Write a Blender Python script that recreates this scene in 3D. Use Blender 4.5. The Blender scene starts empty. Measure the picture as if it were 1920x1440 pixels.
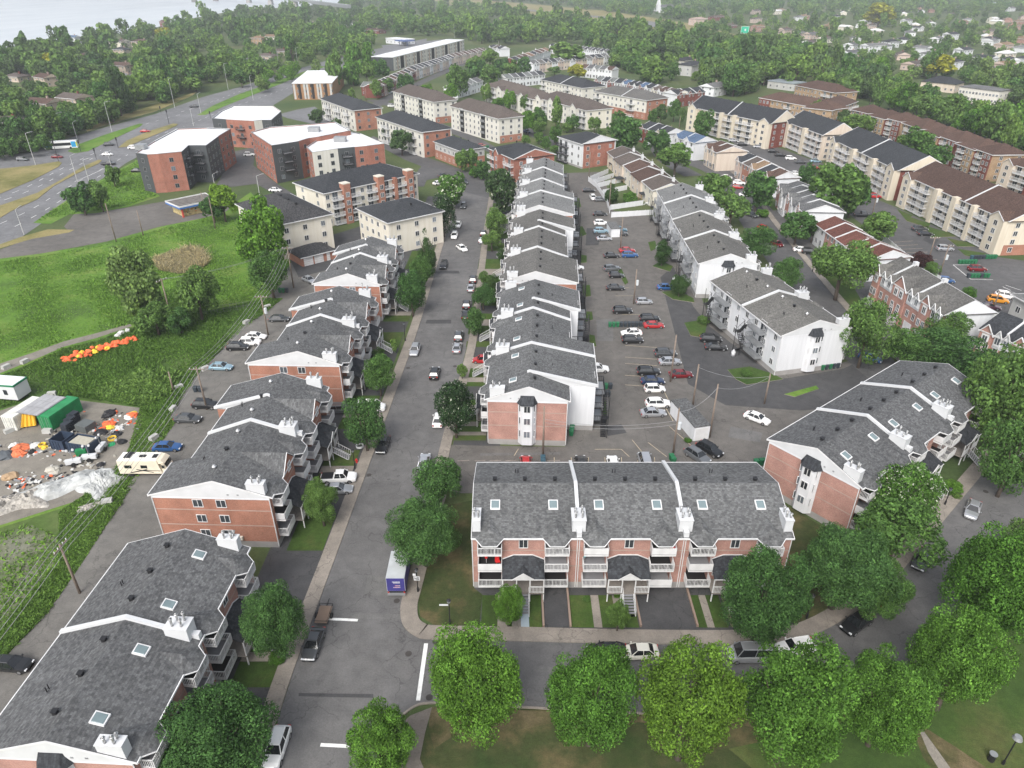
import bpy, math, random
import numpy as np
from mathutils import Vector
random.seed(7)
scene=bpy.context.scene
COL=scene.collection
R=math.radians
# ---------------- camera, sky, sun, exposure ----------------
FPX=1333.0; PITCH=R(30); CAMH=62.0
cd=bpy.data.cameras.new('camera'); cam=bpy.data.objects.new('camera',cd); COL.objects.link(cam)
cam.location=(0,0,CAMH); cam.rotation_euler=(R(60),0,0)
cd.sensor_width=36; cd.lens=36*FPX/1920; cd.clip_start=.5; cd.clip_end=20000
scene.camera=cam
w=bpy.data.worlds.new('World'); scene.world=w; w.use_nodes=True
nt=w.node_tree; nt.nodes.clear()
sky=nt.nodes.new('ShaderNodeTexSky'); sky.sky_type='NISHITA'; sky.sun_disc=False
sky.sun_elevation=R(46); sky.sun_rotation=R(200); sky.air_density=1.0; sky.dust_density=4.0; sky.ozone_density=.6
hs=nt.nodes.new('ShaderNodeHueSaturation'); hs.inputs['Saturation'].default_value=.4
bg=nt.nodes.new('ShaderNodeBackground'); bg.inputs['Strength'].default_value=.15
wo=nt.nodes.new('ShaderNodeOutputWorld')
nt.links.new(sky.outputs[0],hs.inputs['Color']); nt.links.new(hs.outputs[0],bg.inputs[0]); nt.links.new(bg.outputs[0],wo.inputs[0])
sl=bpy.data.lights.new('sun','SUN'); sl.energy=1.1; sl.angle=R(26); sl.color=(1,.985,.95)
so=bpy.data.objects.new('sun',sl); COL.objects.link(so)
# towards the sun: azimuth measured like the sky texture (from +Y, clockwise)
_az=R(200); _el=R(46)
_d=Vector((math.sin(_az)*math.cos(_el),math.cos(_az)*math.cos(_el),math.sin(_el)))
so.rotation_euler=_d.to_track_quat('Z','Y').to_euler()
vs=scene.view_settings; vs.view_transform='Standard'; vs.look='None'; vs.gamma=1; vs.exposure=0.85; vs.use_curve_mapping=False

# ---------------- helpers ----------------
def G(px,py,h=0.0):
    "ground point (at height h) seen at photo pixel px,py"
    u=(px-960)/FPX; v=(py-720)/FPX
    t=(CAMH-h)/(math.sin(PITCH)+v*math.cos(PITCH))
    return (u*t,(math.cos(PITCH)-v*math.sin(PITCH))*t)
def tag(o,label=None,cat=None,group=None,kind=None):
    if label: o['label']=label
    if cat: o['category']=cat
    if group: o['group']=group
    if kind: o['kind']=kind
    return o
def empty(name,loc,rz=0,label=None,cat=None,group=None):
    o=bpy.data.objects.new(name,None); COL.objects.link(o); o.location=(loc[0],loc[1],loc[2] if len(loc)>2 else 0); o.rotation_euler=(0,0,rz)
    o.empty_display_size=.5
    return tag(o,label,cat,group)
def inst(name,me,parent=None,loc=(0,0,0),rz=0,scale=None):
    o=bpy.data.objects.new(name,me); COL.objects.link(o)
    if parent is not None: o.parent=parent
    o.location=loc; o.rotation_euler=(0,0,rz)
    if scale is not None: o.scale=scale
    return o
class MB:
    def __init__(s): s.v=[]; s.f=[]; s.m=[]
    def poly(s,pts,m=0):
        b=len(s.v); s.v+= [tuple(p) for p in pts]; s.f.append(tuple(range(b,b+len(pts)))); s.m.append(m); return s
    def box(s,x0,y0,z0,x1,y1,z1,m=0):
        b=len(s.v)
        s.v+=[(x0,y0,z0),(x1,y0,z0),(x1,y1,z0),(x0,y1,z0),(x0,y0,z1),(x1,y0,z1),(x1,y1,z1),(x0,y1,z1)]
        for q in ((0,3,2,1),(4,5,6,7),(0,1,5,4),(1,2,6,5),(2,3,7,6),(3,0,4,7)): s.f.append(tuple(b+i for i in q)); s.m.append(m)
        return s
    def prism(s,poly,z0,z1,m=0,mt=None):
        n=len(poly); b=len(s.v)
        a=sum(poly[i][0]*poly[(i+1)%n][1]-poly[(i+1)%n][0]*poly[i][1] for i in range(n))
        if a<0: poly=poly[::-1]
        s.v+=[(x,y,z0) for x,y in poly]+[(x,y,z1) for x,y in poly]
        for i in range(n):
            j=(i+1)%n; s.f.append((b+i,b+j,b+n+j,b+n+i)); s.m.append(m)
        s.f.append(tuple(b+n+i for i in range(n))); s.m.append(m if mt is None else mt)
        s.f.append(tuple(b+i for i in range(n-1,-1,-1))); s.m.append(m)
        return s
    def hexa(s,bot,top,m=0):
        "bottom ring and top ring with the same number of points (counter-clockwise)"
        n=len(bot); b=len(s.v); s.v+=[tuple(p) for p in bot]+[tuple(p) for p in top]
        for i in range(n):
            j=(i+1)%n; s.f.append((b+i,b+j,b+n+j,b+n+i)); s.m.append(m)
        s.f.append(tuple(b+n+i for i in range(n))); s.m.append(m)
        s.f.append(tuple(b+i for i in range(n-1,-1,-1))); s.m.append(m)
        return s
    def tube(s,p,q,r,n=6,m=0,r2=None):
        p=Vector(p); q=Vector(q); d=(q-p); 
        if d.length<1e-6: return s
        d.normalize(); a=d.orthogonal().normalized(); c=d.cross(a); r2=r if r2 is None else r2
        bot=[p+(a*math.cos(t)+c*math.sin(t))*r for t in [2*math.pi*i/n for i in range(n)]]
        top=[q+(a*math.cos(t)+c*math.sin(t))*r2 for t in [2*math.pi*i/n for i in range(n)]]
        return s.hexa(bot,top,m)
    def mesh(s,name,mats,smooth=False):
        me=bpy.data.meshes.new(name); me.from_pydata(s.v,[],s.f)
        for mt in (mats if isinstance(mats,(list,tuple)) else [mats]): me.materials.append(mt)
        if any(s.m): me.polygons.foreach_set('material_index',s.m)
        if smooth: me.polygons.foreach_set('use_smooth',[True]*len(s.f))
        me.update(); return me
    def objs(s,name,mats,parent=None,loc=(0,0,0),rz=0):
        "one object for each separate piece"
        comp={}; cur=-1; hi=-1
        for k,f in enumerate(s.f):
            if min(f)>hi: cur+=1
            comp.setdefault(cur,[]).append(k); hi=max(hi,max(f))
        for ks in comp.values():
            a=min(min(s.f[k]) for k in ks); b=max(max(s.f[k]) for k in ks)+1
            g=MB(); g.v=s.v[a:b]; g.f=[tuple(i-a for i in s.f[k]) for k in ks]; g.m=[s.m[k] for k in ks]; g.obj(name,mats,parent,loc,rz)
    def obj(s,name,mats,parent=None,loc=(0,0,0),rz=0,smooth=False):
        return inst(name,s.mesh(name,mats,smooth),parent,loc,rz)
def rot2(p,a): return (p[0]*math.cos(a)-p[1]*math.sin(a),p[0]*math.sin(a)+p[1]*math.cos(a))

# ---------------- materials ----------------
class NT:
    def __init__(s,name):
        s.mat=bpy.data.materials.new(name); s.mat.use_nodes=True; s.t=s.mat.node_tree; s.t.nodes.clear()
        s.out=s.t.nodes.new('ShaderNodeOutputMaterial'); s.p=s.t.nodes.new('ShaderNodeBsdfPrincipled'); s.l(s.p.outputs[0],s.out.inputs[0])
    def n(s,ty,**k):
        a=s.t.nodes.new('ShaderNode'+ty)
        for kk,v in k.items():
            if kk[0]=='_': setattr(a,kk[1:],v)
            else:
                kk=kk.replace('_',' ')
                a.inputs[kk].default_value=v
        return a
    def l(s,a,b): s.t.links.new(a,b)
    def ramp(s,fac,stops):
        r=s.t.nodes.new('ShaderNodeValToRGB'); e=r.color_ramp.elements
        e[0].position,e[0].color=stops[0][0],(*stops[0][1],1); e[1].position,e[1].color=stops[-1][0],(*stops[-1][1],1)
        for p,c in stops[1:-1]:
            x=e.new(p); x.color=(*c,1)
        s.l(fac,r.inputs[0]); return r.outputs[0]
    def mix(s,f,a,b,mode='MIX'):
        m=s.t.nodes.new('ShaderNodeMix'); m.data_type='RGBA'; m.blend_type=mode
        for i,x in ((0,f),(6,a),(7,b)):
            if hasattr(x,'links'): s.l(x,m.inputs[i])
            else: m.inputs[i].default_value=x if not isinstance(x,tuple) else (*x,1)
        return m.outputs[2]
    def obj(s): return s.n('TexCoord').outputs['Object']
    def noise(s,vec,scale,detail=3,rough=.55):
        x=s.n('TexNoise',Scale=scale,Detail=detail,Roughness=rough)
        if vec is not None: s.l(vec,x.inputs['Vector'])
        return x.outputs['Fac']
    def bump(s,h,strength=.3,dist=.05):
        b=s.n('Bump',Strength=strength,Distance=dist); s.l(h,b.inputs['Height']); s.l(b.outputs[0],s.p.inputs['Normal'])
def sc(c,k): return tuple(min(1,x*k) for x in c)
_pc={}
def plain(name,c,rough=.7,metal=0,var=.12,scale=.7,spec=.3):
    if name in _pc: return _pc[name]
    m=NT(name); f=m.noise(m.obj(),scale,4)
    m.l(m.ramp(f,[(.3,sc(c,1-var)),(.7,sc(c,1+var))]),m.p.inputs['Base Color'])
    m.p.inputs['Roughness'].default_value=rough; m.p.inputs['Metallic'].default_value=metal; m.p.inputs['Specular IOR Level'].default_value=spec
    _pc[name]=m.mat; return m.mat
def worldpos(m): return m.n('NewGeometry').outputs['Position']
def asphalt(name,c,seed=0,warm=0):
    m=NT(name); P=worldpos(m)
    a=m.noise(P,.06,5,.6); b=m.noise(P,.6,4); g=m.noise(P,6,2,.8)
    base=m.ramp(a,[(.3,sc(c,.82)),(.5,c),(.68,sc(c,1.22))])
    x=m.mix(.55,base,m.ramp(b,[(.3,(.36,.36,.36)),(.7,(.62,.61,.6))]),'OVERLAY')
    x=m.mix(.35,x,m.ramp(g,[(.25,(.25,.25,.25)),(.75,(.75,.75,.75))]),'OVERLAY')
    st2=m.ramp(m.noise(P,.9,2,.5),[(.66,(0,0,0)),(.74,(1,1,1))]); x=m.mix(m.mix(1.0,st2,(.3,.3,.3),'MULTIPLY'),x,sc(c,.5))
    st3=m.ramp(m.noise(P,.25,6,.75),[(.52,(0,0,0)),(.62,(1,1,1))]); x=m.mix(m.mix(1.0,st3,(.22,.22,.22),'MULTIPLY'),x,sc(c,1.5))
    v=m.n('TexVoronoi',Scale=.22,_feature='DISTANCE_TO_EDGE')
    wv=m.n('TexNoise',Scale=.5,Detail=4); m.l(P,wv.inputs['Vector'])
    ad=m.n('VectorMath',_operation='MULTIPLY_ADD'); m.l(wv.outputs['Color'],ad.inputs[0]); ad.inputs[1].default_value=(3,3,3); m.l(P,ad.inputs[2]); m.l(ad.outputs[0],v.inputs['Vector'])
    cr=m.ramp(v.outputs['Distance'],[(0,(1,1,1)),(.014,(0,0,0))])
    st=m.ramp(m.noise(P,.11,2),[(.42,(0,0,0)),(.5,(1,1,1))])
    cm=m.mix(1.0,cr,st,'MULTIPLY')
    k=m.n('Math',_operation='MULTIPLY'); m.l(cm,k.inputs[0]); k.inputs[1].default_value=.65
    x=m.mix(k.outputs[0],x,sc(c,.4))
    m.l(x,m.p.inputs['Base Color']); m.p.inputs['Roughness'].default_value=.85; m.p.inputs['Specular IOR Level'].default_value=.25
    m.bump(g,.25,.02); return m.mat
def grass(name,c1,c2,c3,s=.12):
    m=NT(name); P=worldpos(m)
    a=m.noise(P,s,5,.65); b=m.noise(P,1.3,4,.7); g=m.noise(P,9,2,.8)
    x=m.ramp(a,[(.33,c1),(.5,c2),(.66,c3)])
    x=m.mix(.6,x,m.ramp(b,[(.25,(.3,.3,.28)),(.75,(.68,.7,.62))]),'OVERLAY')
    x=m.mix(.45,x,m.ramp(g,[(.25,(.25,.25,.25)),(.75,(.75,.75,.75))]),'OVERLAY')
    m.l(x,m.p.inputs['Base Color']); m.p.inputs['Roughness'].default_value=.9; m.p.inputs['Specular IOR Level'].default_value=.15
    m.bump(g,.5,.08); return m.mat
def brick(name,c,c2,mortar,band=True):
    m=NT(name); o=m.n('SeparateXYZ'); m.l(m.obj(),o.inputs[0])
    ad=m.n('Math',_operation='ADD'); m.l(o.outputs[0],ad.inputs[0]); m.l(o.outputs[1],ad.inputs[1])
    cx=m.n('CombineXYZ'); m.l(ad.outputs[0],cx.inputs[0]); m.l(o.outputs[2],cx.inputs[1])
    b=m.n('TexBrick',Scale=1.0,Mortar_Size=.012,Brick_Width=.22,Row_Height=.075,Bias=0.0); b.offset=.5
    b.inputs['Color1'].default_value=(*c,1); b.inputs['Color2'].default_value=(*c2,1); b.inputs['Mortar'].default_value=(*mortar,1)
    m.l(cx.outputs[0],b.inputs['Vector'])
    f=m.noise(m.obj(),.5,4)
    x=m.mix(.55,b.outputs['Color'],m.ramp(f,[(.3,(.33,.33,.33)),(.7,(.66,.66,.66))]),'OVERLAY')
    x=m.mix(.5,x,m.ramp(m.noise(cx.outputs[0],6,2),[(.3,(.36,.36,.36)),(.7,(.62,.62,.62))]),'OVERLAY')
    m.l(x,m.p.inputs['Base Color']); m.p.inputs['Roughness'].default_value=.85; m.p.inputs['Specular IOR Level'].default_value=.2
    return m.mat
def shingle(name,c,var=.45):
    m=NT(name); O=m.obj()
    b=m.n('TexBrick',Scale=1.0,Mortar_Size=.006,Brick_Width=.3,Row_Height=.2,Bias=0.0); b.offset=.37
    b.inputs['Color1'].default_value=(*sc(c,1-var),1); b.inputs['Color2'].default_value=(*sc(c,1+var),1); b.inputs['Mortar'].default_value=(*sc(c,.55),1)
    m.l(O,b.inputs['Vector'])
    a=m.noise(O,.12,3); d=m.noise(O,3.4,4,.8)
    x=m.mix(.4,b.outputs['Color'],m.ramp(a,[(.3,(.36,.36,.36)),(.7,(.64,.64,.64))]),'OVERLAY')
    x=m.mix(.8,x,m.ramp(d,[(.34,(.34,.34,.35)),(.66,(.66,.66,.65))]),'OVERLAY')
    mp=m.n('Mapping'); mp.inputs['Scale'].default_value=(1.6,.16,.3); m.l(O,mp.inputs['Vector'])
    x=m.mix(.55,x,m.ramp(m.noise(mp.outputs[0],1,4,.6),[(.3,(.4,.4,.41)),(.7,(.6,.6,.59))]),'OVERLAY')
    x=m.mix(.6,x,m.ramp(m.n('ObjectInfo').outputs['Random'],[(0,(.42,.42,.43)),(1,(.58,.58,.57))]),'OVERLAY')
    m.l(x,m.p.inputs['Base Color']); m.p.inputs['Roughness'].default_value=.92; m.p.inputs['Specular IOR Level'].default_value=.15
    m.bump(d,.4,.03); return m.mat
def siding(name,c,step=.22):
    m=NT(name); o=m.n('SeparateXYZ'); m.l(m.obj(),o.inputs[0])
    k=m.n('Math',_operation='DIVIDE'); m.l(o.outputs[2],k.inputs[0]); k.inputs[1].default_value=step
    fr=m.n('Math',_operation='FRACT'); m.l(k.outputs[0],fr.inputs[0])
    x=m.ramp(fr.outputs[0],[(0,sc(c,.78)),(.12,c),(1,c)])
    mp=m.n('Mapping'); mp.inputs['Scale'].default_value=(1.5,1.5,.12); m.l(m.obj(),mp.inputs['Vector'])
    x=m.mix(.5,x,m.ramp(m.noise(mp.outputs[0],1,5,.65),[(.3,(.36,.36,.34)),(.62,(.55,.55,.55))]),'OVERLAY')
    m.l(x,m.p.inputs['Base Color']); m.p.inputs['Roughness'].default_value=.6; m.p.inputs['Specular IOR Level'].default_value=.3
    return m.mat
def glassm(name,c,rough=.12):
    m=NT(name); f=m.n('ObjectInfo').outputs['Random']
    m.l(m.ramp(f,[(0,sc(c,.4)),(.7,c),(1,sc(c,3.5))]),m.p.inputs['Base Color'])
    m.p.inputs['Roughness'].default_value=rough; m.p.inputs['Specular IOR Level'].default_value=.6; return m.mat
ASPH=asphalt('asphalt_street',(.12,.118,.117)); ASPHD=asphalt('asphalt_dark',(.062,.062,.064)); ASPHL=asphalt('asphalt_worn_lot',(.12,.113,.105)); ASPHM=asphalt('asphalt_road',(.088,.087,.088))
ASPHB=asphalt('asphalt_boulevard',(.15,.152,.158))
CONC=asphalt('concrete_walk',(.235,.21,.182)); DIRT=asphalt('dirt',(.19,.175,.15)); PAVER=asphalt('paver',(.22,.2,.18))
LAWN=grass('lawn',(.036,.06,.016),(.05,.088,.02),(.075,.09,.03),.15)
PARK=grass('park_grass',(.03,.052,.016),(.05,.06,.024),(.12,.095,.05),.15)
PARKG=grass('park_grass_green',(.036,.068,.018),(.05,.085,.022),(.085,.095,.035),.08)
FIELDL=grass('field_grass_low',(.04,.07,.022),(.062,.11,.026),(.09,.125,.042),.09)
FIELD=grass('field_grass',(.055,.095,.026),(.095,.185,.028),(.145,.205,.05),.09)
WORN=grass('worn_grass',(.05,.06,.022),(.1,.085,.045),(.17,.13,.08),.35)
DRYG=grass('dry_grass',(.11,.115,.035),(.22,.19,.085),(.27,.22,.11),.05)
LAND=grass('land_grass',(.05,.08,.03),(.075,.1,.04),(.1,.11,.05),.02)
BPINK=brick('brick_pink',(.385,.18,.148),(.325,.145,.12),(.4,.3,.25)); BORG=brick('brick_orange',(.36,.135,.085),(.3,.11,.068),(.32,.22,.17))
BORG2=brick('brick_orange_deep',(.33,.105,.068),(.27,.085,.055),(.3,.2,.16))
BRED=brick('brick_red',(.17,.036,.026),(.13,.028,.022),(.2,.1,.08)); BTAN=brick('brick_tan',(.33,.2,.1),(.28,.17,.085),(.4,.33,.25)); BBEI=brick('brick_beige',(.48,.38,.3),(.42,.33,.26),(.45,.4,.34))
SWH=siding('siding_white',(.64,.65,.67)); SCR=siding('siding_cream',(.66,.62,.54)); SYEL=siding('siding_pale_yellow',(.6,.54,.44)); SGRY=siding('siding_grey',(.45,.45,.44)); SBEI=siding('siding_beige',(.58,.5,.42)); SPNK=siding('siding_pink',(.5,.4,.35)); SPALE=siding('siding_pale',(.62,.6,.55))
SDK=siding('siding_charcoal',(.062,.068,.073)); SBRN=siding('siding_wood',(.3,.16,.075))
RGREY=shingle('shingle_grey',(.102,.104,.106),.3); RG2=shingle('shingle_light_grey',(.15,.152,.152),.25); RGRN=shingle('shingle_grey_green',(.14,.15,.145),.3); RDK=shingle('shingle_charcoal',(.04,.043,.048),.3); RBLK=shingle('shingle_dark',(.05,.05,.052),.5)
RBRN=shingle('shingle_brown',(.098,.082,.073),.25); RRB=shingle('shingle_deep_brown',(.088,.056,.045),.25); RBR2=shingle('shingle_red_brown',(.115,.05,.04),.25); RTAN=shingle('shingle_tan',(.2,.14,.09),.25); RGB=shingle('shingle_grey_brown',(.12,.117,.11),.25); RBLU=shingle('shingle_blue',(.08,.12,.19),.2); RBR3=shingle('shingle_brown_dark',(.085,.055,.045),.3); ROR=shingle('shingle_rust',(.2,.13,.09),.2)
WHT=plain('white_trim',(.62,.62,.62),.5,var=.12); WPAN=plain('white_panel',(.55,.56,.57),.45,var=.05); GREYM=plain('grey_metal',(.3,.31,.32),.4,.4); BLK=plain('black_metal',(.02,.02,.022),.5,.2,spec=.4); DARK=plain('dark_interior',(.025,.024,.024),.9)
FOUND=plain('foundation_concrete',(.3,.29,.28),.9); DECK=plain('deck_grey',(.24,.24,.25),.8); RFLAT=plain('white_membrane',(.66,.67,.68),.6,var=.1,scale=.15); CHROME=plain('flue_metal',(.5,.5,.5),.3,.8)
GLS=glassm('window_glass',(.05,.058,.066)); SKYL=plain('skylight_glass',(.16,.21,.22),.15,spec=.6); MARK=plain('road_paint_white',(.72,.72,.7),.7,var=.15,scale=2); MARKY=plain('road_paint_faded',(.38,.32,.23),.8,var=.25,scale=1.5); WOODP=plain('pole_wood',(.2,.16,.13),.9,scale=3); STEELP=plain('pole_steel',(.5,.5,.5),.5,.3)
BAND=plain('brick_band',(.36,.27,.23),.8)
# ---------------- shared building parts ----------------
_mc={}
def cached(key,fn):
    if key not in _mc: _mc[key]=fn()
    return _mc[key]
def win_mesh(w,h,fr=WHT,arch=False,split=True):
    def f():
        b=MB(); t=.07
        b.box(-w/2,-.02,0,w/2,.01,h,1)
        b.box(-w/2-t,-.07,-t,-w/2,.01,h+t,0).box(w/2,-.07,-t,w/2+t,.01,h+t,0).box(-w/2,-.065,-t,w/2,.01,0,0).box(-w/2,-.065,h,w/2,.01,h+t,0)
        if split: b.box(-.035,-.06,0,.035,-.021,h,0)
        if arch: b.prism([(-w/2,h+t)]+[(w/2*math.cos(a),h+t+.32*math.sin(a)) for a in [math.pi*(1-i/6) for i in range(1,6)]]+[(w/2,h+t)],0,.05,2); 
        if arch:
            n=14
            for i in range(len(b.v)-n,len(b.v)):
                x,y,z=b.v[i]; b.v[i]=(x,-z,y)
        return b.mesh('window',[fr,GLS,DARK])
    return cached(('win',round(w,2),round(h,2),fr.name,arch,split),f)
def win2(parent,x,y,z,w,h,rz=0,fr=WHT,arch=False):
    "near window: frame with the pane as a sub-part"
    def ff():
        b=MB(); t=.07
        b.box(-w/2-t,-.07,-t,-w/2,.01,h+t).box(w/2,-.07,-t,w/2+t,.01,h+t).box(-w/2,-.065,-t,w/2,.01,0).box(-w/2,-.065,h,w/2,.01,h+t).box(-.03,-.06,0,.03,-.021,h)
        return b.mesh('window',[fr])
    def fp():
        b=MB(); b.box(-w/2,-.02,0,w/2,.01,h)
        return b.mesh('pane',[GLS])
    o=inst('window',cached(('wf',round(w,2),round(h,2),fr.name),ff),parent,(x,y,z),rz)
    inst('pane',cached(('wp',round(w,2),round(h,2)),fp),o)
    if arch:
        def fa():
            b=MB(); n=10; b.prism([(w/2*1.1*math.cos(math.pi*i/n),.36*math.sin(math.pi*i/n)) for i in range(n+1)],0,.05)
            b.v=[(x_,-z_,y_) for x_,y_,z_ in b.v]; return b.mesh('arch',[RDK])
        inst('arch',cached(('wa',round(w,2)),fa),o,(0,0,h+.08))
    return o
def rail_mesh(w,d,style='picket',mt=WHT):
    def f():
        b=MB(); t=.04
        segs=[((-w/2,0),(-w/2,-d)),((-w/2,-d),(w/2,-d)),((w/2,-d),(w/2,0))]
        for (ax,ay),(bx,by) in segs:
            L=math.hypot(bx-ax,by-ay)
            if style=='solid':
                b.box(min(ax,bx)-.03,min(ay,by)-.03,.08,max(ax,bx)+.03,max(ay,by)+.03,.98)
            else:
                b.box(min(ax,bx)-t,min(ay,by)-t,.93,max(ax,bx)+t,max(ay,by)+t,1.0)
                b.box(min(ax,bx)-t*.7,min(ay,by)-t*.7,.1,max(ax,bx)+t*.7,max(ay,by)+t*.7,.15)
                n=max(2,int(L/(.15 if style=='picket' else .3)))
                for i in range(n+1):
                    x=ax+(bx-ax)*i/n; y=ay+(by-ay)*i/n; r=.022 if i%6 else .04
                    b.box(x-r,y-r,.0,x+r,y+r,.95)
        return b.mesh('railing',[mt])
    return cached(('rail',round(w,2),round(d,2),style,mt.name),f)
def balcony(parent,x,y,z,w,d,rz=0,style='picket',mt=WHT,deck=DECK,near=True,back=0.0):
    def f():
        b=MB(); b.box(-w/2,-d,-.16,w/2,back,0,0); b.box(-w/2-.02,-d-.03,-.2,w/2+.02,-d-.002,.02,1); b.box(-w/2-.03,-d,-.2,-w/2-.002,-.01,.02,1); b.box(w/2+.002,-d,-.2,w/2+.03,-.01,.02,1)
        return b.mesh('balcony',[deck,mt])
    o=inst('balcony',cached(('bal',round(w,2),round(d,2),mt.name,deck.name,back),f),parent,(x,y,z),rz)
    inst('railing',rail_mesh(w,d,style,mt),o)
    return o
def door_mesh(w=1.7,h=1.95,fr=WHT):
    def f():
        b=MB(); b.box(-w/2,-.02,0,w/2,.01,h,1); t=.06
        b.box(-w/2-t,-.06,0,-w/2,.01,h+t,0).box(w/2,-.06,0,w/2+t,.01,h+t,0).box(-w/2,-.055,h,w/2,.01,h+t,0).box(-.03,-.05,0,.03,-.021,h,0)
        return b.mesh('patio_door',[fr,GLS])
    return cached(('door',w,h,fr.name),f)
def vent_mesh():
    def f():
        b=MB(); b.box(-.18,-.18,-.3,.18,.18,.28); b.box(-.24,-.24,.28,.24,.24,.36); return b.mesh('roof_vent',[BLK])
    return cached('vent',f)
def turbine_mesh():
    def f():
        b=MB(); b.tube((0,0,-.3),(0,0,.3),.16,8); b.tube((0,0,.3),(0,0,.55),.3,10,r2=.12); return b.mesh('roof_vent',[CHROME])
    return cached('turb',f)
def flue_mesh():
    def f():
        b=MB(); b.tube((0,0,0),(0,0,.6),.11,8); b.tube((0,0,.6),(0,0,.66),.19,8); b.tube((0,0,.66),(0,0,.8),.12,8,r2=.03); return b.mesh('flue',[CHROME],True)
    return cached('flue',f)
def furnish(parent,x,y,z,kind,rz=0):
    "things kept on a balcony are parts seen on it; tiny"
    pass

# ---------------- three storey condo row ----------------
def condo(o,deg,segs,L,units,label,wall=BPINK,gables=False,bumps=True,near_end='brick',roof=RGREY,rearwall=None,sky='two',rear_escape=False,h=8.0,rise=2.3,D0=12.8,seed=1,front_end_x0=True,turb=False,bay='x0',chim=True,deckm=DECK,rails=('picket','solid'),full=True,group='three storey condo rows'):
    rnd=random.Random(seed)
    root=empty('condo_building',(o[0],o[1],0),R(deg),label,'condo building',group)
    yr=D0*.49; sl=rise/(yr+.45); rearwall=rearwall or wall
    def zf(y): return h+(y+.45)*sl if y<=yr else h+rise
    fl=[1.45,3.85,6.2]
    U=L/units
    # walls : footprint with the balcony recesses at the front
    fr=[]
    bays=[]
    for u in range(units):
        x0=u*U; k=U/11.7
        for c in (1.9,9.3): bays.append((x0+c*k,2.5))
    pts=[(0,0)]
    for c,wd in bays: pts+=[(c-wd/2,0),(c-wd/2,1.25),(c+wd/2,1.25),(c+wd/2,0)]
    pts.append((L,0))
    x=L
    back=[]
    xs=0; marks=[]
    for ln,D in segs: marks.append((xs,xs+ln,D)); xs+=ln
    for a,b_,D in reversed(marks): pts+=[(min(b_,L),D),(a,D)]
    pts=[p for i,p in enumerate(pts) if p!=pts[i-1]]
    wb=MB(); wb.prism(pts,.95,h,0); wb.obj('wall',[wall],root)
    fb=MB(); q=[(0,0),(L,0)]
    for a,b_,D in reversed(marks): q+=[(min(b_,L),D),(a,D)]
    fb.prism([p for i,p in enumerate(q) if p!=q[i-1]],-.3,.95,0); fb.obj('foundation',[FOUND],root)
    # recess back walls are lighter
    # horizontal soldier bands
    bb=MB()
    if wall.name.startswith('brick'):
        for z in (3.4,5.75):
            xp=0
            for c,wd in bays: bb.box(xp,-.02,z,c-wd/2,-.001,z+.13); xp=c+wd/2
            bb.box(xp,-.02,z,L,-.001,z+.13)
            bb.box(-.02,0,z,-.001,marks[0][2],z+.13); bb.box(L+.001,0,z,L+.02,marks[-1][2],z+.13)
        bb.objs('brick_band',[BAND],root)
    # rear skin of a different colour
    if rearwall is not wall:
        rb=MB()
        for i,(a,b_,D) in enumerate(marks):
            rb.box(a,D+.001,.95,b_,D+.04,h-.02)
            if i>0:
                Dp=marks[i-1][2]
                if D>Dp+.3: rb.box(a-.04,Dp+.04,.95,a-.001,D+.04,h-.02)
            if i<len(marks)-1:
                Dn=marks[i+1][2]
                if D>Dn+.3: rb.box(b_+.001,Dn+.04,.95,b_+.04,D+.04,h-.02)
        rb.obj('rear_wall',[rearwall],root)
    # roof : one solid per segment, shared ridge
    rf=MB(); fa=MB(); T=.16; ov=.08
    for i,(a,b_,D) in enumerate(marks):
        a2=a-(ov if i==0 else 0); b2=b_+(ov if i==len(marks)-1 else 0)
        ye=D+.4; z0=h
        bot=[(a2,-.45,z0-T),(b2,-.45,z0-T),(b2,ye,z0-T),(a2,ye,z0-T)]
        b=len(rf.v)
        rf.v+=[(a2,-.45,z0-T),(b2,-.45,z0-T),(b2,ye,z0-T),(a2,ye,z0-T),(a2,-.45,z0),(b2,-.45,z0),(b2,yr,h+rise),(a2,yr,h+rise),(b2,ye,z0),(a2,ye,z0)]
        for q,f_ in enumerate(((3,2,1,0),(0,1,5,4),(4,5,6,7),(7,6,8,9),(2,3,9,8),(0,4,7,9,3),(1,2,8,6,5))): rf.f.append(tuple(b+k for k in f_)); rf.m.append(1 if q>4 else 0)
        # white gutters
        fa.box(a2,ye+.002,z0-.16,b2,ye+.1,z0+.02)
    xp=-ov
    for c,wd in (bays if bumps else []):
        fa.box(xp,-.55,h-.17,c-wd/2-.3,-.452,h+.02); xp=c+wd/2+.3
    fa.box(xp,-.55,h-.17,L+ov,-.452,h+.02)
    # balcony roof bumps (small hips)
    if bumps:
        for c,wd in bays:
            w2=wd/2+.3; zt=zf(1.9)+.28; yo=-1.35; zo=h-.32
            b=len(rf.v)
            P=[(c-w2,-.46,h-.02),(c-w2+.75,yo,zo),(c+w2-.75,yo,zo),(c+w2,-.46,h-.02),(c,2.1,zf(2.1)+.06),(c,.2,h+.75)]
            rf.v+=P+[(p[0],p[1],p[2]-.14) for p in P[:4]]
            for f_ in ((0,1,5),(1,2,5),(2,3,5),(3,4,5),(4,0,5),(6,7,1,0),(7,8,2,1),(8,9,3,2),(9,8,7,6)): rf.f.append(tuple(b+k for k in f_)); rf.m.append(0)
            for p,q_ in ((0,1),(1,2),(2,3)):
                A=P[p]; B=P[q_]; fa.tube((A[0],A[1]-.03,A[2]-.07),(B[0],B[1]-.03,B[2]-.07),.07,4)
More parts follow.
